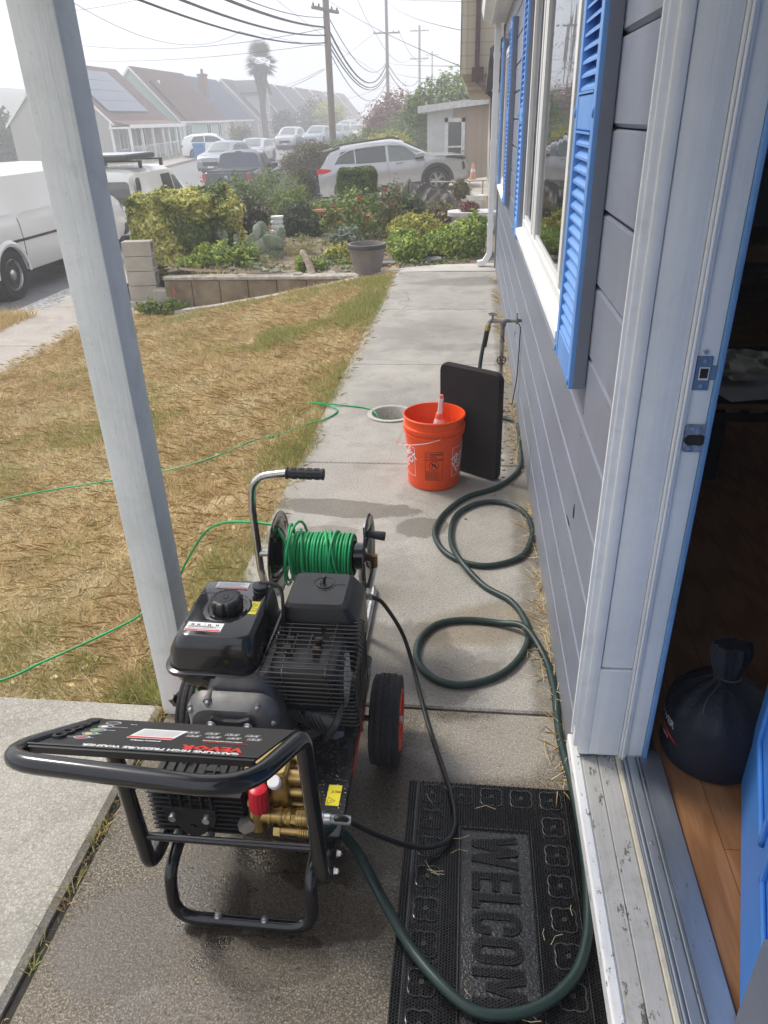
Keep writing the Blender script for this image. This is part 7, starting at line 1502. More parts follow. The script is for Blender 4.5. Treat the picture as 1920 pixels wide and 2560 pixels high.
# ================================================================ neighbour's house and shed
nb = thing('beige_house', 'beige clapboard house with brown downpipe beyond the grey one', 'house', (2, 16, 0))
bl = hpaint('wall_tan', (.50, .44, .34), .20); MAT['brown'] = PM('brown_gutter', (.085, .05, .045), .5)
cA = px(997, 165, 14); cB = px(1056, 176, 14)
g = G(); g.box(cA.x, 6, 15.6, 26, cA.z, 7.2); part('upper_wall', g, bl, nb, smooth=0)
g = G(); g.add([V(cA.x, 15.6, cA.z), V(6, 15.6, cA.z), V(6, 15.9, cA.z - .2), V(cA.x + .12, 15.9, cA.z - .2), V(cA.x, 26, cA.z), V(cA.x + .12, 26, cA.z - .2)], [(0, 1, 2, 3), (0, 3, 5, 4)]); g.box(cA.x + .12, 6, 15.9, 26, cA.z - .24, cA.z - .2); part('soffit', g, bl, nb, smooth=0)
g = G(); g.box(.50, 6, 17.2, 26, -.2, 2.25); part('lower_wall', g, hpaint('wall_tan_low', (.50, .47, .40), 9), nb, smooth=0)
g = G(); g.box(cA.x - .012, cA.x + .09, 15.58, 15.6, cA.z, 7.2); g.box(cA.x - .02, cA.x, 15.58, 15.7, cA.z, 7.2); g.box(.40, .52, 14.95, 15.05, -.15, 2.0); part('corner_board', g, bl, nb, smooth=0)
dA = px(1030, 60, 13.9); g = G(); 
P = fillet([V(dA.x + .02, 15.5, 6), V(dA.x + .02, 15.5, 2.22), V(dA.x + .32, 15.3, 1.95), V(dA.x + .36, 15.3, .0)], .12, 4); rect_tube(g, P, .085, .085); g.box(dA.x - .07, dA.x + .14, 15.42, 15.6, 2.2, 2.42); g.box(dA.x + .02, dA.x + .25, 15.0, 15.5, 1.80, 2.0) if False else None; part('downpipe', g, MAT['brown'], nb, smooth=30)
g = G(); g.add([V(.22, 12.2, 2.48), V(1.6, 12.2, 3.5), V(1.6, 15.3, 3.1), V(.22, 15.3, 2.1), V(.22, 12.2, 2.36), V(1.6, 12.2, 3.38), V(1.6, 15.3, 2.98), V(.22, 15.3, 1.98)], [(0, 1, 2, 3), (7, 6, 5, 4), (0, 4, 5, 1), (3, 2, 6, 7), (0, 3, 7, 4)]); part('lean_to_roof', g, MAT['shingle'], nb, smooth=0)
g = G(); g.box(.34, .42, 13.0, 15.0, -.1, 1.95); part('side_panel', g, PM('cream_board', (.55, .52, .46), .8), nb, smooth=0)
sh = thing('shed', 'small white and tan shed with glazed white door behind the car', 'shed', (-.6, 31.5, -.5))
SL = px(921, 235, 27.5); SR = px(1045, 216, 27.5); y0 = 31.0
g = G(); g.prism([(SL.x + .05, -.6), (SL.x + .05, SL.z - .1), (SL.x + 1.0, SL.z - .02), (SL.x + 1.0, -.6)], (0, y0, 0), (1, 0, 0), (0, 0, 1), (0, 4, 0)); part('white_wall', g, HW['white'] if False else PM('shed_white', (.58, .60, .62), .8, var=.06, vs=3), sh, smooth=0)
g = G(); g.prism([(SL.x + 1.0, -.6), (SL.x + 1.0, SL.z - .02), (SR.x + 3, SR.z + .12), (SR.x + 3, -.6)], (0, y0 + .02, 0), (1, 0, 0), (0, 0, 1), (0, 4, 0)); part('tan_wall', g, PM('shed_tan', (.42, .33, .27), .85, var=.08, vs=2, bmp=.3, bs=5, stretch=(6, 6, .1)), sh, smooth=0)
g = G(); g.prism([(SL.x - .28, SL.z - .14), (SR.x + 3, SR.z + .12), (SR.x + 3, SR.z + .36), (SL.x - .28, SL.z + .08)], (0, y0 - .35, 0), (1, 0, 0), (0, 0, 1), (0, 4.6, 0)); part('roof', g, PM('shed_fascia', (.62, .64, .66), .7), sh, smooth=0)
dL = px(961, 255, 27.2); dR = px(1005, 253, 27.2); dz = dL.z; g = G(); dy = y0 - .06
for a, b_, c_, d_ in ((dL.x, dR.x, -.5, .35), (dL.x, dL.x + .13, .35, dz), (dR.x - .13, dR.x, .35, dz), (dL.x, dR.x, dz - .14, dz), (dL.x + .13, dR.x - .13, .62, .68)): g.box(a, b_, dy, dy + .08, c_, d_)
do = part('door', g, PM('door_white', (.70, .72, .74), .5), sh, smooth=0); g = G(); g.box(dL.x + .13, dR.x - .13, dy + .02, dy + .05, .35, dz - .14); part('door_glass', g, MAT['houseglass'], do, smooth=0); g = G(); g.sphere((dR.x - .06, dy - .03, .5), .035, 8, 6); part('door_knob', g, MAT['brass'], do)
cp = px(1021, 397, 25.5); cn = thing('traffic_cone', 'faded orange traffic cone by the driveway wall', 'cone', (cp.x, cp.y, cp.z))
g = G(); g.loft([(cp.z, cp.x - .18, cp.x + .18, cp.y - .18, cp.y + .18, .03), (cp.z + .04, cp.x - .18, cp.x + .18, cp.y - .18, cp.y + .18, .03)], 3); g.lathe([(.14, .04), (.08, .38)], cp, (0, 0, 1), 16); part('cone_body', g, PM('cone_orange', (.62, .30, .20), .7), cn); g = G(); g.lathe([(.081, .38), (.065, .47)], cp, (0, 0, 1), 16); part('cone_band', g, MAT['white'], cn); g = G(); g.lathe([(.065, .47), (.04, .66), (.0, .66)], cp, (0, 0, 1), 16); part('cone_tip', g, PM('cone_tip', (.7, .35, .25), .6), cn)

g = G(); nx_, ny_ = 60, 10; g.v = []
for j in range(ny_ + 1):
    for i in range(nx_ + 1):
        x = -290 + 300 * i / nx_; y = 150 + 110 * j / ny_; hh_ = max(0, min(1, (-x - 6) / 90)) * 13.5 * math.sin(math.pi * min(1, j / ny_ * .9 + .02)) ** .7 * (.75 + .55 * mnoise.noise(V(x * .03, y * .02, 0))); g.v.append((x, y, -1.6 + hh_))
g.f = [(j * (nx_ + 1) + i, j * (nx_ + 1) + i + 1, (j + 1) * (nx_ + 1) + i + 1, (j + 1) * (nx_ + 1) + i) for j in range(ny_) for i in range(nx_)]; g.m = [0] * len(g.f)
struct('hills', g, PM('hill_scrub', (.035, .045, .035), .95, col2=(.07, .075, .05), vs=.05, world=True), smooth=60)
# ================================================================ block wall and column
MAT['block'] = PM('cinder_block', (.36, .33, .28), .92, col2=(.46, .43, .37), vs=5, bmp=.6, bs=70, bd=.006)
MAT['blockbrown'] = PM('stained_block', (.17, .125, .075), .92, col2=(.29, .23, .155), vs=4, bmp=.5, bs=70, bd=.006)
cl = thing('block_column', 'stack of hollow concrete blocks at the end of the low wall', 'block column', (-4.5, 10.1, -.6))
def hollow_block(g, M, w_=.39, d=.19, h=.188, t=.032):
    """hollow opening faces +x"""
    for a in ((-w_ / 2, w_ / 2, -d / 2, -d / 2 + t, 0, h), (-w_ / 2, w_ / 2, d / 2 - t, d / 2, 0, h), (-w_ / 2, w_ / 2, -d / 2 + t, d / 2 - t, 0, t), (-w_ / 2, w_ / 2, -d / 2 + t, d / 2 - t, h - t, h), (-w_ / 2, -w_ / 2 + .03, -d / 2 + t, d / 2 - t, t, h - t), (-.01, .02, -d / 2 + t, d / 2 - t, t, h - t)): g.bbox(*a, .003, M=M)
for k in range(4):
    g = G(); z = -.50 + .195 * k; hollow_block(g, Matrix.Translation((-4.50 + .006 * (k % 2), 10.13, z)) @ Matrix.Rotation(.10, 4, 'Z')); part('block', g, MAT['block'], cl, smooth=30)
g = G(); g.bbox(-4.70, -4.28, 10.0, 10.24, -.66, -.503, .02); g.bbox(-4.32, -4.08, 9.93, 10.12, -.62, -.34, .02); part('footing', g, MAT['block'], cl)
wl = thing('block_wall', 'low stained concrete block retaining wall edging the garden', 'wall', (-2.8, 9.85, -.5))
A = V(-4.10, 9.98, 0); B = V(-1.25, 9.56, 0); nB = 7; d = (B - A); L_ = d.length; u_ = d.normalized(); ang = math.atan2(u_.y, u_.x)
for k in range(nB):
    c = A + u_ * (L_ / nB * (k + .5)); Mb = Matrix.Translation((c.x, c.y, 0)) @ Matrix.Rotation(ang, 4, 'Z'); g = G(); g.bbox(-L_ / nB / 2 + .006, L_ / nB / 2 - .006, -.09, .09, -.75, -.205 + .012 * k, .008, M=Mb); part('block', g, MAT['blockbrown'], wl, smooth=30)
Mb = Matrix.Translation(((A + B) / 2).to_tuple()) @ Matrix.Rotation(ang, 4, 'Z') @ Matrix.Rotation(-.027, 4, 'Y'); g = G(); g.bbox(-L_ / 2, L_ / 2, -.11, .10, -.168, -.120, .01, M=Mb); part('mortar_cap', g, PM('mortar', (.42, .38, .33), .95, var=.25, vs=12, bmp=.9, bs=30, bd=.02), wl)

# ================================================================ garden
LM = dict(
    varieg=leafmat('variegated_leaf', [(.07, .12, .02), (.24, .27, .04), (.62, .58, .14), (.85, .80, .34)]),
    green=leafmat('mid_green_leaf', [(.06, .11, .02), (.13, .20, .035), (.26, .32, .06)]),
    dark=leafmat('dark_green_leaf', [(.025, .045, .018), (.05, .075, .025), (.10, .13, .045)]),
    bright=leafmat('bright_green_leaf', [(.08, .16, .02), (.24, .34, .04), (.44, .50, .09)]),
    olive=leafmat('olive_leaf', [(.08, .08, .035), (.15, .14, .06), (.24, .22, .11)]),
    yellow=leafmat('yellow_green_leaf', [(.22, .26, .04), (.42, .40, .06), (.55, .50, .10)]),
    redl=leafmat('dark_red_leaf', [(.13, .04, .04), (.22, .07, .06), (.30, .13, .10)]),
    grey=leafmat('grey_green_leaf', [(.14, .17, .12), (.22, .26, .18), (.32, .36, .27)]),
    straw=leafmat('straw_leaf', [(.30, .24, .12), (.45, .36, .18), (.24, .26, .08)]),
    palm=leafmat('palm_leaf', [(.05, .06, .035), (.09, .10, .05), (.15, .14, .09)]))
PET = {k: PM('petal_' + k, c, .6, var=.2, vs=30) for k, c in dict(red=(.60, .03, .07), pink=(.62, .32, .42), yellow=(.85, .62, .03), orange=(.85, .35, .02), white=(.75, .75, .72)).items()}
def flowers(t, ells, n, size, mat, name='flower'):
    p, d, v = crown_pts(ells, n, shell=.9); q = []
    k_ = 0
    for c, dd_ in zip(p, d):
        if dd_[1] > .3 or k_ >= 60: continue
        g = G(); c = Vector(c); s = size * random.uniform(.6, 1.2); k_ += 1
        for i in range(5): a = 6.283 * i / 5; g.sphere(c + V(math.cos(a), 0, math.sin(a)) * s * .5, (s * .5, s * .5, s * .45), 5, 3)
        part(name, g, mat, t, smooth=0)
# the variegated hedge
t = thing('hedge', 'clipped yellow variegated hedge behind the block column', 'hedge', (-4.6, 11.4, -.3))
cs_ = []
def hedge_box(n, x0, x1, y0, y1, z0, z1, rnd=.12):
    p = np.stack([x0 + (x1 - x0) * rng.random(n), y0 + (y1 - y0) * rng.random(n), z0 + (z1 - z0) * rng.random(n)], 1)
    ax = rng.integers(0, 3, n); lo = rng.random(n); sd_ = np.where(rng.random(n) < .5, 0, 1)
    B0 = np.array([x0, y0, z0]); B1 = np.array([x1, y1, z1]); 
    side = np.where(ax == 0, rng.integers(0, 2, n), np.where(ax == 1, (rng.random(n) < .15).astype(int), 1))
    p[np.arange(n), ax] = B0[ax] * (1 - side) + B1[ax] * side - (side * 2 - 1) * np.abs(rng.normal(size=n)) * .05
    out = np.zeros((n, 3)); out[np.arange(n), ax] = side * 2 - 1
    wob = np.array([mnoise.noise(V(*(a * 2.6))) for a in p]) * rnd; p += out * wob[:, None] * 1.6
    return p, out
pa, oa = hedge_box(17000, -4.86, -3.70, 10.75, 12.2, -.34, .73); pb, ob = hedge_box(4200, -3.85, -3.50, 10.9, 11.9, -.30, .55)
p = np.concatenate([pa, pb]); o_ = np.concatenate([oa, ob]); gpat = np.array([mnoise.noise(V(*(a * 1.5)) + V(5, 0, 2)) for a in p]); v = np.clip(.62 + .22 * rng.normal(size=len(p)) - np.clip(gpat, 0, 1) * 1.6, 0, 1)
np_mesh('foliage', leaf_quads(p, .040, .5, .25, o_), 4, v, LM['varieg'], t)
g = G(); g.loft([(-.4, -4.75, -3.75, 10.9, 12.1, .1), (.55, -4.7, -3.8, 10.95, 12.05, .1)], 3); part('shade_core', g, PM('hedge_shade', (.035, .04, .018), .95, var=.5, vs=20), t)  # dark solid core, its colour standing in for shade between the leaves
G_ = lambda x, y: -.10 if x < -1.2 else -.05
def shrub(label, x, y, ells, n, size, mk, cat='shrub', name='shrub', fl=(), z=None, **k):
    z = G_(x, y) if z is None else z
    E_ = [(x + a, y + b_, z + c_, d_, e_, f_) for a, b_, c_, d_, e_, f_ in ells]
    t = plant(name, label, cat, (x, y, z), E_, n, size, LM[mk], **k)
    for (mt_, m_, s_, nm) in fl: flowers(t, E_, m_, s_, PET[mt_], nm)
    return t
shrub('dark shrub with small pink flower heads beside the variegated hedge', -3.62, 12.5, [(0, 0, .34, .36, .32, .38)], 3200, .028, 'dark', fl=[('pink', 150, .022, 'flower')])
shrub('large mid green rounded shrub between hedge and pickup truck', -4.45, 14.8, [(0, 0, .32, .50, .5, .50), (.50, .1, .14, .42, .4, .46), (-.42, 0, .30, .40, .45, .42)], 8000, .032, 'green', clump=260, cs=.09)
shrub('dark upright spurge bush beside the slate stepping stone', -2.92, 13.1, [(0, 0, .26, .33, .3, .32), (.30, -.1, .18, .24, .22, .22)], 4200, .032, 'dark', asp=.3, fl=[('orange', 3, .03, 'flower')])
shrub('spiky grass tuft above the dark spurge bush', -3.15, 13.9, [(0, 0, .42, .28, .3, .28)], 700, .09, 'green', asp=.09, up=.0)
shrub('feathery grey green shrub behind the tall spiky tuft', -3.75, 16.0, [(0, 0, .35, .34, .3, .30)], 1500, .03, 'grey', asp=.3, clump=120, cs=.09)
t = thing('shrub', 'clipped dark green barrel shaped topiary in front of the car', 'shrub', (-2.33, 16.5, -.1))
p, o_ = hedge_box(9500, -2.74, -1.93, 16.15, 16.9, -.02, .79, .07); c_ = np.array([-2.335, 16.5, .40]); e_ = (p - c_) / np.array([.41, .38, .42]); k4 = (np.abs(e_) ** 4).sum(1) ** .25; sc_ = np.where(k4 > 1, 1 / k4, 1); p = c_ + (p - c_) * sc_[:, None]; p[:, 0] = c_[0] + (p[:, 0] - c_[0]) * (1 - .16 * np.clip((.4 - p[:, 2]) / .4, 0, 1))
np_mesh('foliage', leaf_quads(p, .026, .5, .25, o_), 4, np.clip(rng.random(len(p)) * .7 + .1 * o_[:, 2], 0, 1), LM['green'], t)
g = G(); g.loft([(-.02, -2.60, -2.07, 16.25, 16.8, .15), (.68, -2.66, -2.0, 16.22, 16.82, .2)], 4); part('shade_core', g, PM('shrub_shade', (.025, .035, .012), .95, var=.5, vs=20), t)  # dark filling coloured as the shade deep inside the clipped leaves
g = G(); g.cyl((-2.33, 16.5, -.15), (-2.33, 16.5, .02), .04, n=8); part('stem', g, MAT['bark'], t)
shrub('straggly rose bush with dark red blooms behind the planter pot', -1.72, 12.3, [(0, 0, .38, .55, .35, .40), (.45, .3, .35, .35, .3, .35), (-.35, 0, .25, .3, .3, .28)], 2200, .032, 'green', clump=110, cs=.07, fl=[('red', 22, .030, 'bloom')], limbs=10, trunk=.008)
shrub('strap leaved lily clump in front of the tarpaulin', -1.05, 12.9, [(0, 0, .28, .35, .3, .30)], 700, .12, 'dark', asp=.07, up=-.1)
shrub('thin orange flowered rose stems by the grey tarpaulin', -1.2, 12.2, [(0, 0, .42, .18, .18, .42)], 420, .03, 'olive', fl=[('red', 9, .028, 'bloom')], limbs=7, trunk=.007)
shrub('yellow green variegated low shrub beside the terracotta pot', -.85, 11.9, [(0, 0, .2, .42, .3, .22)], 2300, .03, 'yellow')
shrub('low bright green shrub right of the weathered planter pot', -.78, 10.3, [(0, 0, .14, .26, .24, .17), (-.12, .4, .2, .22, .2, .18)], 2200, .028, 'bright')
shrub('biggest bright green shrub under the downspout corner', -.12, 10.6, [(0, 0, .2, .36, .35, .26), (.18, .2, .32, .22, .25, .22), (-.3, .1, .16, .25, .25, .2)], 4600, .03, 'bright', fl=[('yellow', 5, .02, 'flower')])
shrub('small yellow green ground shrub beside the topiary', -1.0, 10.95, [(0, 0, .08, .14, .12, .10)], 500, .022, 'yellow')
shrub('golden green succulent cushion with yellow flowers below the hedge', -3.45, 10.35, [(0, 0, .13, .30, .2, .17), (.38, .1, .14, .18, .16, .15), (-.35, 0, .05, .25, .2, .1)], 2200, .028, 'yellow' if False else 'bright', fl=[('yellow', 12, .02, 'flower')])
shrub('ragged weedy groundcover at the foot of the block column', -4.1, 9.7, [(0, 0, .03, .35, .12, .10)], 900, .03, 'green', z=-.58)
shrub('small leafy sprout around the driftwood stump', -2.15, 9.95, [(0, 0, .08, .12, .1, .1), (.2, .05, .05, .08, .08, .07)], 420, .024, 'bright')
shrub('pink and green shrub at the rear bumper of the silver car', -4.75, 20.2, [(0, 0, .15, .45, .4, .42), (-.5, .2, .35, .3, .3, .3)], 2600, .034, 'green', clump=120, cs=.1, fl=[('pink', 40, .02, 'flower')])
shrub('dark low bush against the rear of the silver car', -4.35, 20.6, [(0, 0, .15, .33, .3, .45)], 2600, .03, 'dark')
shrub('sprawling sage green plant between brick planter and driveway', -2.75, 17.3, [(0, 0, .12, .45, .3, .18)], 1300, .04, 'grey', asp=.3)
shrub('dry yellow stemmed weed near the brick planter', -1.95, 13.0, [(0, 0, .3, .18, .15, .3)], 350, .035, 'straw', limbs=8, trunk=.006)
shrub('dry straw clump between the cactus and stump', -2.65, 11.2, [(0, 0, .05, .35, .2, .10)], 500, .07, 'straw', asp=.05)
shrub('tiny ball topiary on a stem beside the white bucket', -.17, 14.6, [(0, 0, .52, .16, .15, .16)], 1300, .018, 'olive', limbs=1, trunk=.012)
# trees
def tree(label, x, y, z, ells, n, size, mk, trunk=.06, clump=0, cs=.2, limbs=7, asp=.5, name='tree'): 
    return plant(name, label, 'tree', (x, y, z), [(x + a, y + b_, z + c_, d_, e_, f_) for a, b_, c_, d_, e_, f_ in ells], n, size, LM[mk], clump=clump, cs=cs, trunk=trunk, limbs=limbs, asp=asp, shell=.35)
tc_ = px(655, 345, 25.5); tree('small bushy garden tree with bare branching trunk left of the silver car', tc_.x, tc_.y, -.45, [(0, 0, .45 + tc_.z + .10, .55, .5, .40), (-.42, 0, .45 + tc_.z - .10, .38, .4, .34), (.45, 0, .45 + tc_.z + .12, .48, .4, .46), (.78, 0, .45 + tc_.z - .02, .32, .35, .42)], 9000, .034, 'olive', trunk=.045, clump=340, cs=.10, limbs=12)
tree('dark red leaved bush beyond the silver car roof', -5.35, 55, -.4, [(0, 0, 1.7, 1.75, 1.3, 1.9), (-.8, 0, 1.2, 1.0, 1, 1.3), (1, 0, 1.6, 1.0, 1, 1.5)], 9000, .10, 'redl', clump=420, cs=.26)
tree('tall green bush merging into the red one beside the shed', -3.2, 44, -.4, [(0, 0, .9, 1.5, 1.2, 1.4), (1.0, 0, 1.3, 1.0, 1, 1.6), (-1.2, 0, .6, .9, .9, .9), (1.4, 0, .4, .9, .9, 1.3)], 9000, .085, 'green', clump=380, cs=.22)
tree('low pale green bush right of the utility pole', -5.9, 38, -.6, [(0, 0, .75, 1.0, .8, .75), (1.2, 0, 1.0, 1.0, .8, .8)], 5000, .07, 'green', clump=240, cs=.16)
tree('golden yellow bush behind the silver car roof', -3.35, 33.5, -.45, [(0, 0, 1.0, .95, .7, .55), (-1.6, .5, .55, .6, .5, .35)], 4200, .06, 'yellow', clump=200, cs=.13)
tree('green leafy tree rising over the shed roof', -.3, 37.5, -.3, [(-.6, 0, 2.6, 1.6, 1.3, .9), (1.0, 0, 2.9, 1.3, 1.2, .95), (-1.9, 0, 2.2, .8, .8, .7)], 9000, .09, 'bright' if False else 'green', clump=420, cs=.2)
tree('dark rounded bush in front of the slate blue house', -21.0, 92, -.05, [(0, 0, 1.2, 1.3, 1.3, 1.3)], 2600, .14, 'dark', clump=150, cs=.3)
tree('big dark bush left of the yellow one by the far wall', -18.8, 99, 0, [(0, 0, 1.8, 2.4, 2, 1.9)], 3000, .17, 'dark', clump=170, cs=.4)
tree('hazy yellow tree in front of the far houses', -16.6, 97, 0, [(0, 0, 2.1, 1.7, 1.5, 1.4)], 2400, .16, 'yellow', clump=140, cs=.35)
tree('scrawny leafy bush by the mint house corner', -20.0, 70, -.3, [(0, 0, .9, .9, .8, .9)], 1500, .09, 'olive', clump=90, cs=.2)
tree('shadowy tree at the far left behind the white van', -34.5, 57, -.6, [(0, 0, 1.3, 2.2, 2, 1.9), (-1.8, 0, 2.2, 2.2, 2, 2.3), (1.8, 1, .9, 1.5, 1.5, 1.4)], 6000, .17, 'dark', clump=200, cs=.4)
# palm
pm = thing('palm_tree', 'tall shaggy fan palm fading into the fog before the far roofs', 'tree', (-21.3, 84, -.15))
PT = V(-21.3, 84, 6.1); PC = V(-21.2, 84, 7.0); g = G(); g.tube(spline([V(-21.3, 84, -.4), V(-21.35, 84, 3), V(-21.3, 84, 6.6)], 5), .30, 10); part('trunk', g, MAT['bark'], pm)
q = []; vv = []
for k in range(90):
    a = random.uniform(0, 6.283); el = random.uniform(-.8, 1.4); L = random.uniform(1.3, 1.85); d = V(math.cos(a) * math.cos(el), math.sin(a) * math.cos(el), math.sin(el)); hub = PC + d * L * .55; s = d.cross(V(0, 0, 1)).normalized(); u_ = s.cross(d)
    for j in range(13):
        b_ = (j - 6) / 6 * 1.15; f = (d * math.cos(b_) + s * math.sin(b_)); tip = hub + f * L * .62 + V(0, 0, -.16 * L * abs(b_)) ; w_ = (s * math.cos(b_) - d * math.sin(b_)) * .05
        q += [hub, (hub + tip) / 2 + w_, tip, (hub + tip) / 2 - w_]; vv.append(random.random())
np_mesh('crown', np.array([tuple(x) for x in q]), 4, vv, LM['palm'], pm)
q = []; vv = []
for k in range(260):
    a = random.uniform(0, 6.283); z = random.uniform(0, 2.9); r = .70 * (1 - z / 4.2); c = V(PT.x + r * math.cos(a), PT.y + r * math.sin(a), PT.z + .7 - z); w_ = V(-math.sin(a), math.cos(a), 0) * .16
    q += [c, c + w_ - V(0, 0, .5), c - V(0, 0, 1.1), c - w_ - V(0, 0, .5)]; vv.append(random.random() * .7)
np_mesh('dead_fronds', np.array([tuple(x) for x in q]), 4, vv, LM['olive'], pm)
# cactus clumps
MAT['pad'] = PM('cactus_pad', (.17, .21, .13), .7, var=.35, vs=9, speck=(60, .58, (.40, .41, .33)), bmp=.4, bs=50, bd=.004)
MAT['padgrey'] = PM('cactus_pad_scarred', (.42, .42, .37), .8, col2=(.24, .27, .20), vs=16, speck=(50, .6, (.55, .55, .5)))
def cactus(label, x, y, pads):
    z = -.12; t = thing('prickly_pear', label, 'cactus', (x, y, z), 'prickly pear clumps under the hedge')
    for (dx, dy, dz, w_, h_, tilt, yaw, m_) in pads:
        M_ = Matrix.Rotation(yaw, 4, 'Z') @ Matrix.Rotation(tilt, 4, 'Y'); g = G(); g.sphere((0, 0, h_ / 2), (w_ / 2, .028, h_ / 2), 18, 12)
        g.fn(lambda p: V(p.x * (.72 + .5 * p.z / h_), p.y, p.z)); g.fn(lambda p: M_ @ p + V(x + dx, y + dy, z + dz)); part('pad', g, MAT[m_], t, smooth=60)
    return t
cactus('left prickly pear clump of upright green pads', -3.52, 10.95, [(0, 0, 0, .10, .22, .0, .1, 'padgrey'), (-.03, 0, .16, .17, .30, -.12, .1, 'pad'), (.14, .02, .0, .10, .36, .08, -.2, 'padgrey'), (.15, 0, .2, .09, .16, .1, 0, 'pad')])
cactus('middle prickly pear with grey scarred horizontal pad', -3.13, 10.85, [(-.05, 0, .05, .20, .42, .95, .05, 'padgrey'), (.12, 0, .28, .12, .22, .02, .2, 'padgrey'), (.26, 0, .24, .09, .16, .15, -.1, 'pad'), (-.05, 0, -.05, .1, .2, .1, 0, 'padgrey')])
cactus('right prickly pear with broad overlapping green pads', -2.86, 10.85, [(.05, 0, -.03, .27, .26, .25, .1, 'pad'), (-.14, .03, .18, .26, .22, -.75, .1, 'pad'), (.06, -.04, .16, .34, .20, .3, .0, 'pad'), (-.05, .05, .28, .17, .26, -.25, .1, 'pad'), (.16, .04, .22, .14, .24, .22, .0, 'pad')])
# planter pot
po_ = V(-1.255, 9.47, -.05); pt_ = thing('planter_pot', 'large weathered grey brown planter pot at the garden edge', 'planter', po_)
g = G(); g.lathe([(.0, 0), (.150, 0), (.158, .01), (.185, .10), (.210, .20), (.222, .275), (.226, .28), (.226, .292), (.236, .30), (.238, .345), (.232, .350), (.214, .350), (.208, .33), (.19, .18), (.0, .16)], po_, (0, 0, 1), 48)
part('pot_body', g, PM('weathered_plastic', (.17, .145, .135), .65, col2=(.28, .26, .25), vs=4, thr=(.3, .7), bmp=.2, bs=20), pt_, smooth=35); g = G(); g.lathe([(.237, .298), (.2395, .302), (.2395, .344), (.237, .349)], po_, (0, 0, 1), 48); part('pot_rim', g, PM('dark_rim', (.07, .068, .07), .6, var=.2), pt_)
# stump, slabs, stones
g = G(); g.tube(spline([V(-2.02, 9.75, -.14), V(-2.08, 9.82, .02), V(-2.18, 9.9, .16)], 4), .05, 8, rr=[.075, .06, .055, .05, .048, .045, .042, .04, .02]); solo('driftwood_stump', g, PM('driftwood', (.36, .29, .22), .9, var=.3, vs=20, bmp=.6, bs=40), 'leaning driftwood stump in the bare garden soil', 'stump')
slabs = [((-2.05, 10.35), .30, .62, -.45, 'slate slab leading towards the brick planter'), ((-1.75, 11.3), .3, .5, -.3, 'second slate slab beyond the first towards the roses'), ((-.72, 10.85), .34, .34, .1, 'square slate slab between two bright green shrubs'), ((-.5, 11.6), .36, .5, .1, 'far slate slab near the white planter'), ((-1.15, 9.98), .4, .16, .05, 'narrow slate slab against the planter pot'), ((-.5, 10.25), .28, .2, .1, 'small slate slab left of the biggest shrub')]
MAT['slate'] = PM('slate', (.20, .205, .21), .8, var=.2, vs=5, bmp=.3, bs=30)
for (x, y), a, b_, an, lb in slabs: g = G(); g.bbox(-a / 2, a / 2, -b_ / 2, b_ / 2, 0, .035, .006, M=Matrix.Translation((x, y, G_(x, y) + .012)) @ Matrix.Rotation(an, 4, 'Z')); solo('stepping_stone', g, MAT['slate'], lb, 'paving slab', group='slate slabs in the garden')
g = G()
MAT['stone'] = PM('stone', (.36, .33, .28), .9, var=.35, vs=8, bmp=.5, bs=30)
spots = [(-2.72, 10.0), (-2.9, 10.2), (-2.75, 10.12), (-2.6, 10.25), (-2.45, 10.15), (-2.3, 10.3), (-1.65, 10.05), (-1.5, 10.15), (-1.6, 9.85), (-1.4, 10.35), (-2.95, 10.45), (-3.1, 10.5), (-1.75, 9.75), (-2.55, 9.95), (-2.2, 9.7), (-3.2, 10.1)]
st0 = None
def stone_mesh(s):
    g = G(); g.sphere((0, 0, 0), (s, s * .75, s * .45), 10, 7); g.fn(lambda p: p * (1 + .25 * mnoise.noise(p * (2 / s)))); return g
s0 = solo('garden_stone', stone_mesh(.07), MAT['stone'], 'pale rounded stone lying among others on the garden soil', 'stone', base=(0, 0, 0), group='pale stones scattered on the garden soil'); s0.location = (*spots[0], -.10)
for i, (x, y) in enumerate(spots[1:]): copy_tree(s0, (x, y, G_(x, y) - .0), random.uniform(0, 6), scale=(random.uniform(.5, 1.5), random.uniform(.5, 1.3), random.uniform(.6, 1.2)))
g = G(); rk = stone_mesh(.24); rk.fn(lambda p: p + V(-3.12, 10.6, -.06)); solo('flat_rock', rk, PM('brown_rock', (.26, .22, .18), .9, var=.25, vs=6, bmp=.5, bs=20), 'flat brown rock in front of the prickly pears', 'rock')
# stacked white pots
wp = V(-2.98, 11.95, -.1); t = thing('stacked_pots', 'stack of small white plastic pots beside the cactus', 'pots', wp)
for k in range(4): g = G(); z = .07 * k; g.lathe([(.07, z), (.085, z + .14), (.10, z + .145), (.10, z + .175), (.0, z + .175)], wp + V(.01 * (k % 2), 0, .08), (0, 0, 1), 16); part('pot', g, MAT['vinyl'], t)
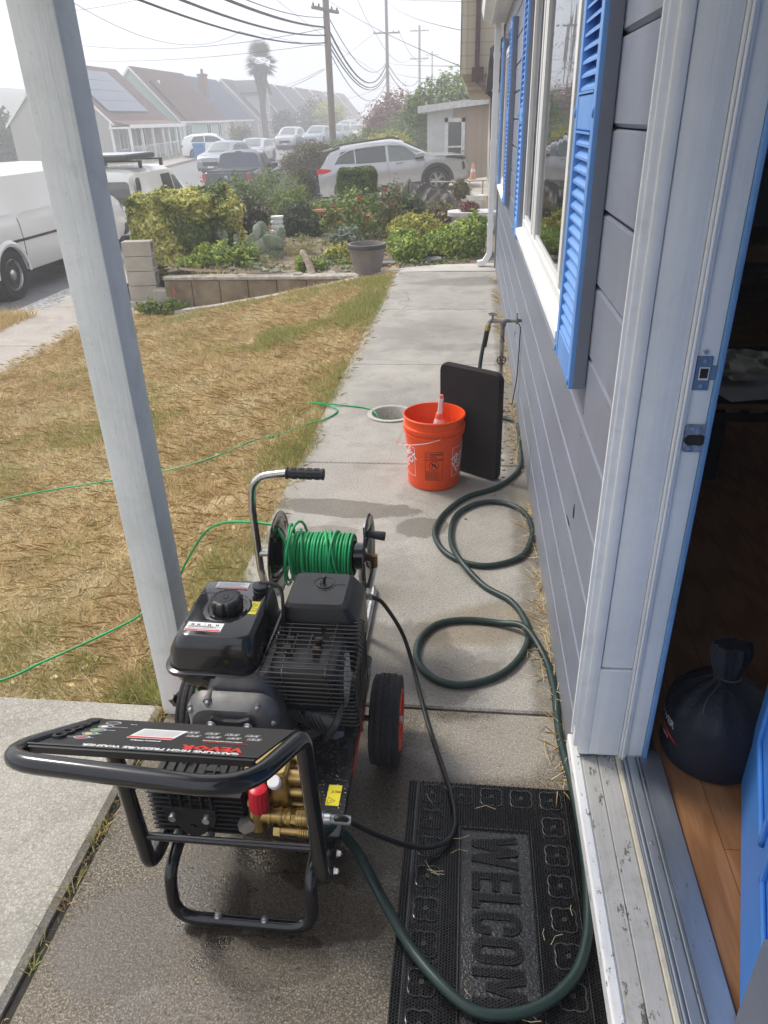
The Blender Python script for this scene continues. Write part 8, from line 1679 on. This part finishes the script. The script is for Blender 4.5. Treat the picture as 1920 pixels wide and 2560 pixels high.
# brick planter box
MAT['terra'] = PM('terracotta', (.42, .17, .095), .85, var=.2, vs=6, bmp=.4, bs=40)
t = thing('brick_planter', 'terracotta brick planter box with a broken log on its rim', 'planter', (-2.3, 13.7, -.1))
g = G()
for r_ in range(3):
    for k in range(4): g.bbox(-2.72 + .235 * k + (.1 if r_ % 2 else 0), -2.50 + .235 * k + (.1 if r_ % 2 else 0), 13.55, 13.65, -.1 + .105 * r_, -.005 + .105 * r_, .008)
g.box(-2.70, -1.75, 13.64, 14.2, -.1, .16); part('brickwork', g, MAT['terra'], t, smooth=30); g = G(); g.tube([V(-2.75, 13.6, .24), V(-2.3, 13.58, .25), V(-1.9, 13.62, .23)], .05, 8); part('rim_log', g, MAT['terra'], t)
g = G(); g.cyl((-2.3, 13.45, .02), (-1.9, 13.4, .06), .03, n=8); solo('charred_log', g, PM('charred', (.05, .045, .045), .9), 'dark charred log leaning by the brick planter', 'log')
# terracotta pot, white planter, bucket, board, tarp
tc = V(-.62, 12.3, -.05); t = thing('terracotta_pot', 'brown terracotta flower pot between yellow shrub and white planter', 'pot', tc); g = G(); g.lathe([(.0, 0), (.09, 0), (.13, .22), (.155, .225), (.16, .28), (.14, .28), (.13, .2), (.0, .2)], tc, (0, 0, 1), 24); part('pot_body', g, PM('brown_pot', (.22, .11, .075), .8, var=.2), t)
t = thing('white_planter', 'white oval planter with red succulent near the downspout', 'planter', (.06, 12.9, -.05)); g = G()
g.loft([(-.05, -.25, .38, 12.7, 13.1, .15), (.22, -.30, .42, 12.65, 13.15, .18), (.235, -.36, .45, 12.62, 13.2, .2), (.29, -.36, .45, 12.62, 13.2, .2)], 5); part('planter_body', g, PM('planter_white', (.62, .61, .62), .6, var=.15, vs=4), t)
p, d, v = crown_pts([(-.02, 12.85, .34, .16, .12, .10)], 260, shell=.4); np_mesh('succulent', leaf_quads(p, .05, .2, .2, d), 4, v, LM['redl'], t)
t = thing('white_bucket', 'white plastic bucket stack behind the white planter', 'bucket', (.08, 14.5, -.05)); g = G(); bb = V(.10, 14.5, -.05); g.lathe([(.0, 0), (.14, 0), (.165, .36), (.175, .365), (.175, .38), (.168, .40), (.18, .405), (.18, .44), (.16, .44), (.0, .40)], bb, (0, 0, 1), 28); part('bucket_body', g, MAT['vinyl'], t)
pA = px(875, 472, 14.2); g = G(); g.bbox(-1.35, -.10, 14.6, 14.95, .02, .06, .006, M=Matrix.Translation((0, 0, .0))); solo('timber_board', g, PM('plywood', (.55, .36, .19), .7, var=.12, vs=3, stretch=(1, 8, 1)), 'pale orange timber board lying in front of the tarpaulin', 'board')
g = G(); nn = 44; g.v = []
for j in range(nn + 1):
    for i in range(nn + 1):
        u_, v_ = i / nn, j / nn; x = -1.98 + 1.95 * u_; y = 15.35 + 1.6 * v_
        hgt = .50 * max(0, 1 - abs((u_ - .40) / .42) ** 2.2) ** .9 * max(0, math.sin(math.pi * v_)) ** .7 + .24 * math.exp(-((u_ - .84) / .12) ** 2) * math.sin(math.pi * v_)
        nn_ = mnoise.noise(V((u_ - .4) * 5 * (1.4 - v_ * .6), v_ * 1.3, 4)); fold = .09 * (1 - min(1, abs(nn_) * 5)) + .06 * (1 - min(1, 5 * abs(mnoise.noise(V(u_ * 7 - v_ * 2, v_ * 2.5, 9))))) + .02 * mnoise.noise(V(u_ * 9, v_ * 5, 3)); g.v.append((x + .06 * mnoise.noise(V(u_ * 4, v_ * 4, 8)), y + .1 * mnoise.noise(V(u_ * 4, v_ * 4, 5)), -.05 + max(0, hgt) + fold * (.3 + hgt * 1.6)))
g.f = [(j * (nn + 1) + i, j * (nn + 1) + i + 1, (j + 1) * (nn + 1) + i + 1, (j + 1) * (nn + 1) + i) for j in range(nn) for i in range(nn)]; g.m = [0] * len(g.f)
solo('tarpaulin', g, PM('grey_tarp', (.085, .078, .076), .6, var=.15, vs=3), 'crumpled dark grey tarpaulin over a heap below the car', 'tarpaulin', base=(-1, 16, -.05), smooth=50)
g = G()
for s_ in (0, .26): g.cyl((-.02 + s_, 15.9, -.1), (-.02 + s_, 15.9, .52), .014, n=6)
g.cyl((-.06, 15.9, .52), (.30, 15.9, .53), .014, n=6); g.cyl((-.3, 16.0, -.1), (-.3, 16.0, .5), .014, n=6); g.cyl((-.8, 16.2, .5), (-.28, 16.0, .51), .014, n=6)
solo('tool_rack', g, PM('pale_pipe', (.48, .42, .34), .7), 'thin pale pipe rack standing behind the white bucket', 'rack')
# flags
def flag(x, y, z, c, lb, s=.055):
    t = thing('marker_flag', lb, 'flag', (x, y, z - .3), 'small garden marker flags'); g = G(); g.cyl((x, y, z - .3), (x, y, z + s), .0025, n=5); part('wire', g, MAT['screw'], t); g = G(); g.prism([(0, s), (.01, -s), (s * .9, -s * .9), (s * .3, .0)], (x, y, z), (1, 0, 0), (0, 0, 1), (0, .003, 0)); part('flag_cloth', g, PET[c], t, smooth=0)
f_ = px(363, 562, 10.3); flag(f_.x, f_.y, f_.z, 'yellow', 'yellow pinwheel flag beside the block column', .07); f_ = px(374, 628, 9.9); flag(f_.x, f_.y, f_.z, 'red', 'orange red marker flag on the stained block wall', .055)
f_ = px(436, 500, 10.9); flag(f_.x, f_.y, f_.z, 'orange', 'orange flag poking out of the variegated hedge', .05)
shrub('loose yellow green weedy clump beside the driftwood stump', -1.75, 10.6, [(0, 0, .08, .22, .16, .12)], 700, .028, 'yellow')
shrub('small grey leaved plant left of the planter pot', -1.9, 11.9, [(0, 0, .14, .24, .2, .16)], 900, .03, 'grey')
shrub('low red tinged succulent between the roses and slate slab', -1.35, 11.1, [(0, 0, .06, .2, .14, .09)], 500, .035, 'redl', asp=.25)
shrub('mixed green filler bush between topiary and brick planter', -2.9, 15.2, [(0, 0, .14, .36, .3, .24)], 1800, .03, 'green')
shrub('dry brown flower stalks beside the tarpaulin', -.45, 13.6, [(0, 0, .22, .3, .2, .22)], 500, .035, 'olive', limbs=9, trunk=.006)
# weeds, dry stalks and clods over the bare soil
xs = -5.0 + 5.2 * rng.random(9000); ys = 9.75 + 9 * rng.random(9000) ** 1.5; kk = np.array([mnoise.noise(V(a * 1.3, b_ * 1.3, 6.)) > .02 for a, b_ in zip(xs, ys)]) & (xs > -4.2 - .1 * (ys - 9.7)); xs = xs[kk]; ys = ys[kk]; n_ = len(xs)
blades('garden_weeds', xs, ys, lambda a, b_: G_(a, b_) - .02, .03 + .09 * rng.random(n_) ** 2, .008 * np.ones(n_), .3 + .65 * rng.random(n_), np.clip(rng.random(n_) * 1.1, 0, 1), MAT['blade'])
p = np.stack([-4.0 + 4.1 * rng.random(8000), 9.75 + 7 * rng.random(8000) ** 1.5, -.08 + .10 * rng.random(8000) ** 2], 1); kk = np.array([mnoise.noise(V(a[0] * 2.3, a[1] * 2.3, 1.)) > .08 for a in p]); p = p[kk]
o = np_mesh('ground_cover', leaf_quads(p + np.array([0, 0, .03]), .03, .5, .8), 4, rng.random(len(p)), LM['green']); o['kind'] = 'stuff'
g = G()
for i in range(140):
    x, y = random.uniform(-3.9, .1), 9.8 + 5 * random.random() ** 1.6; a = random.uniform(0, 6.3); L = random.uniform(.04, .25)
    g.tube([V(x, y, G_(x, y) + .02), V(x + L * math.cos(a), y + L * math.sin(a), G_(x, y) + .02 + random.uniform(0, .05))], .004, 4)
struct('dry_twigs', g, PM('twig', (.38, .31, .21), .9, var=.3), kind='stuff')
g = G()
for i in range(260):
    x, y = random.uniform(-4.0, .2), 9.75 + 6 * random.random() ** 1.4; r = random.uniform(.012, .035); g.sphere((x, y, G_(x, y) + .01), (r, r * .8, r * .6), 6, 4)
struct('soil_clods', g, PM('clod', (.26, .20, .15), .95, var=.4, vs=9), kind='stuff', smooth=60)
# ================================================================ fog
hz = G(); hz.box(-320, 320, -220, 420, -3.2, 15.5)
m = bpy.data.materials.new('fog'); m.use_nodes = True; nt = m.node_tree; nt.nodes.clear(); out = nt.nodes.new('ShaderNodeOutputMaterial'); pv = nt.nodes.new('ShaderNodeVolumePrincipled')
pv.inputs['Color'].default_value = (.93, .95, 1, 1); pv.inputs['Density'].default_value = .0056; pv.inputs['Anisotropy'].default_value = .2; nt.links.new(pv.outputs[0], out.inputs['Volume'])
struct('haze', hz, m, 'stuff', smooth=0)
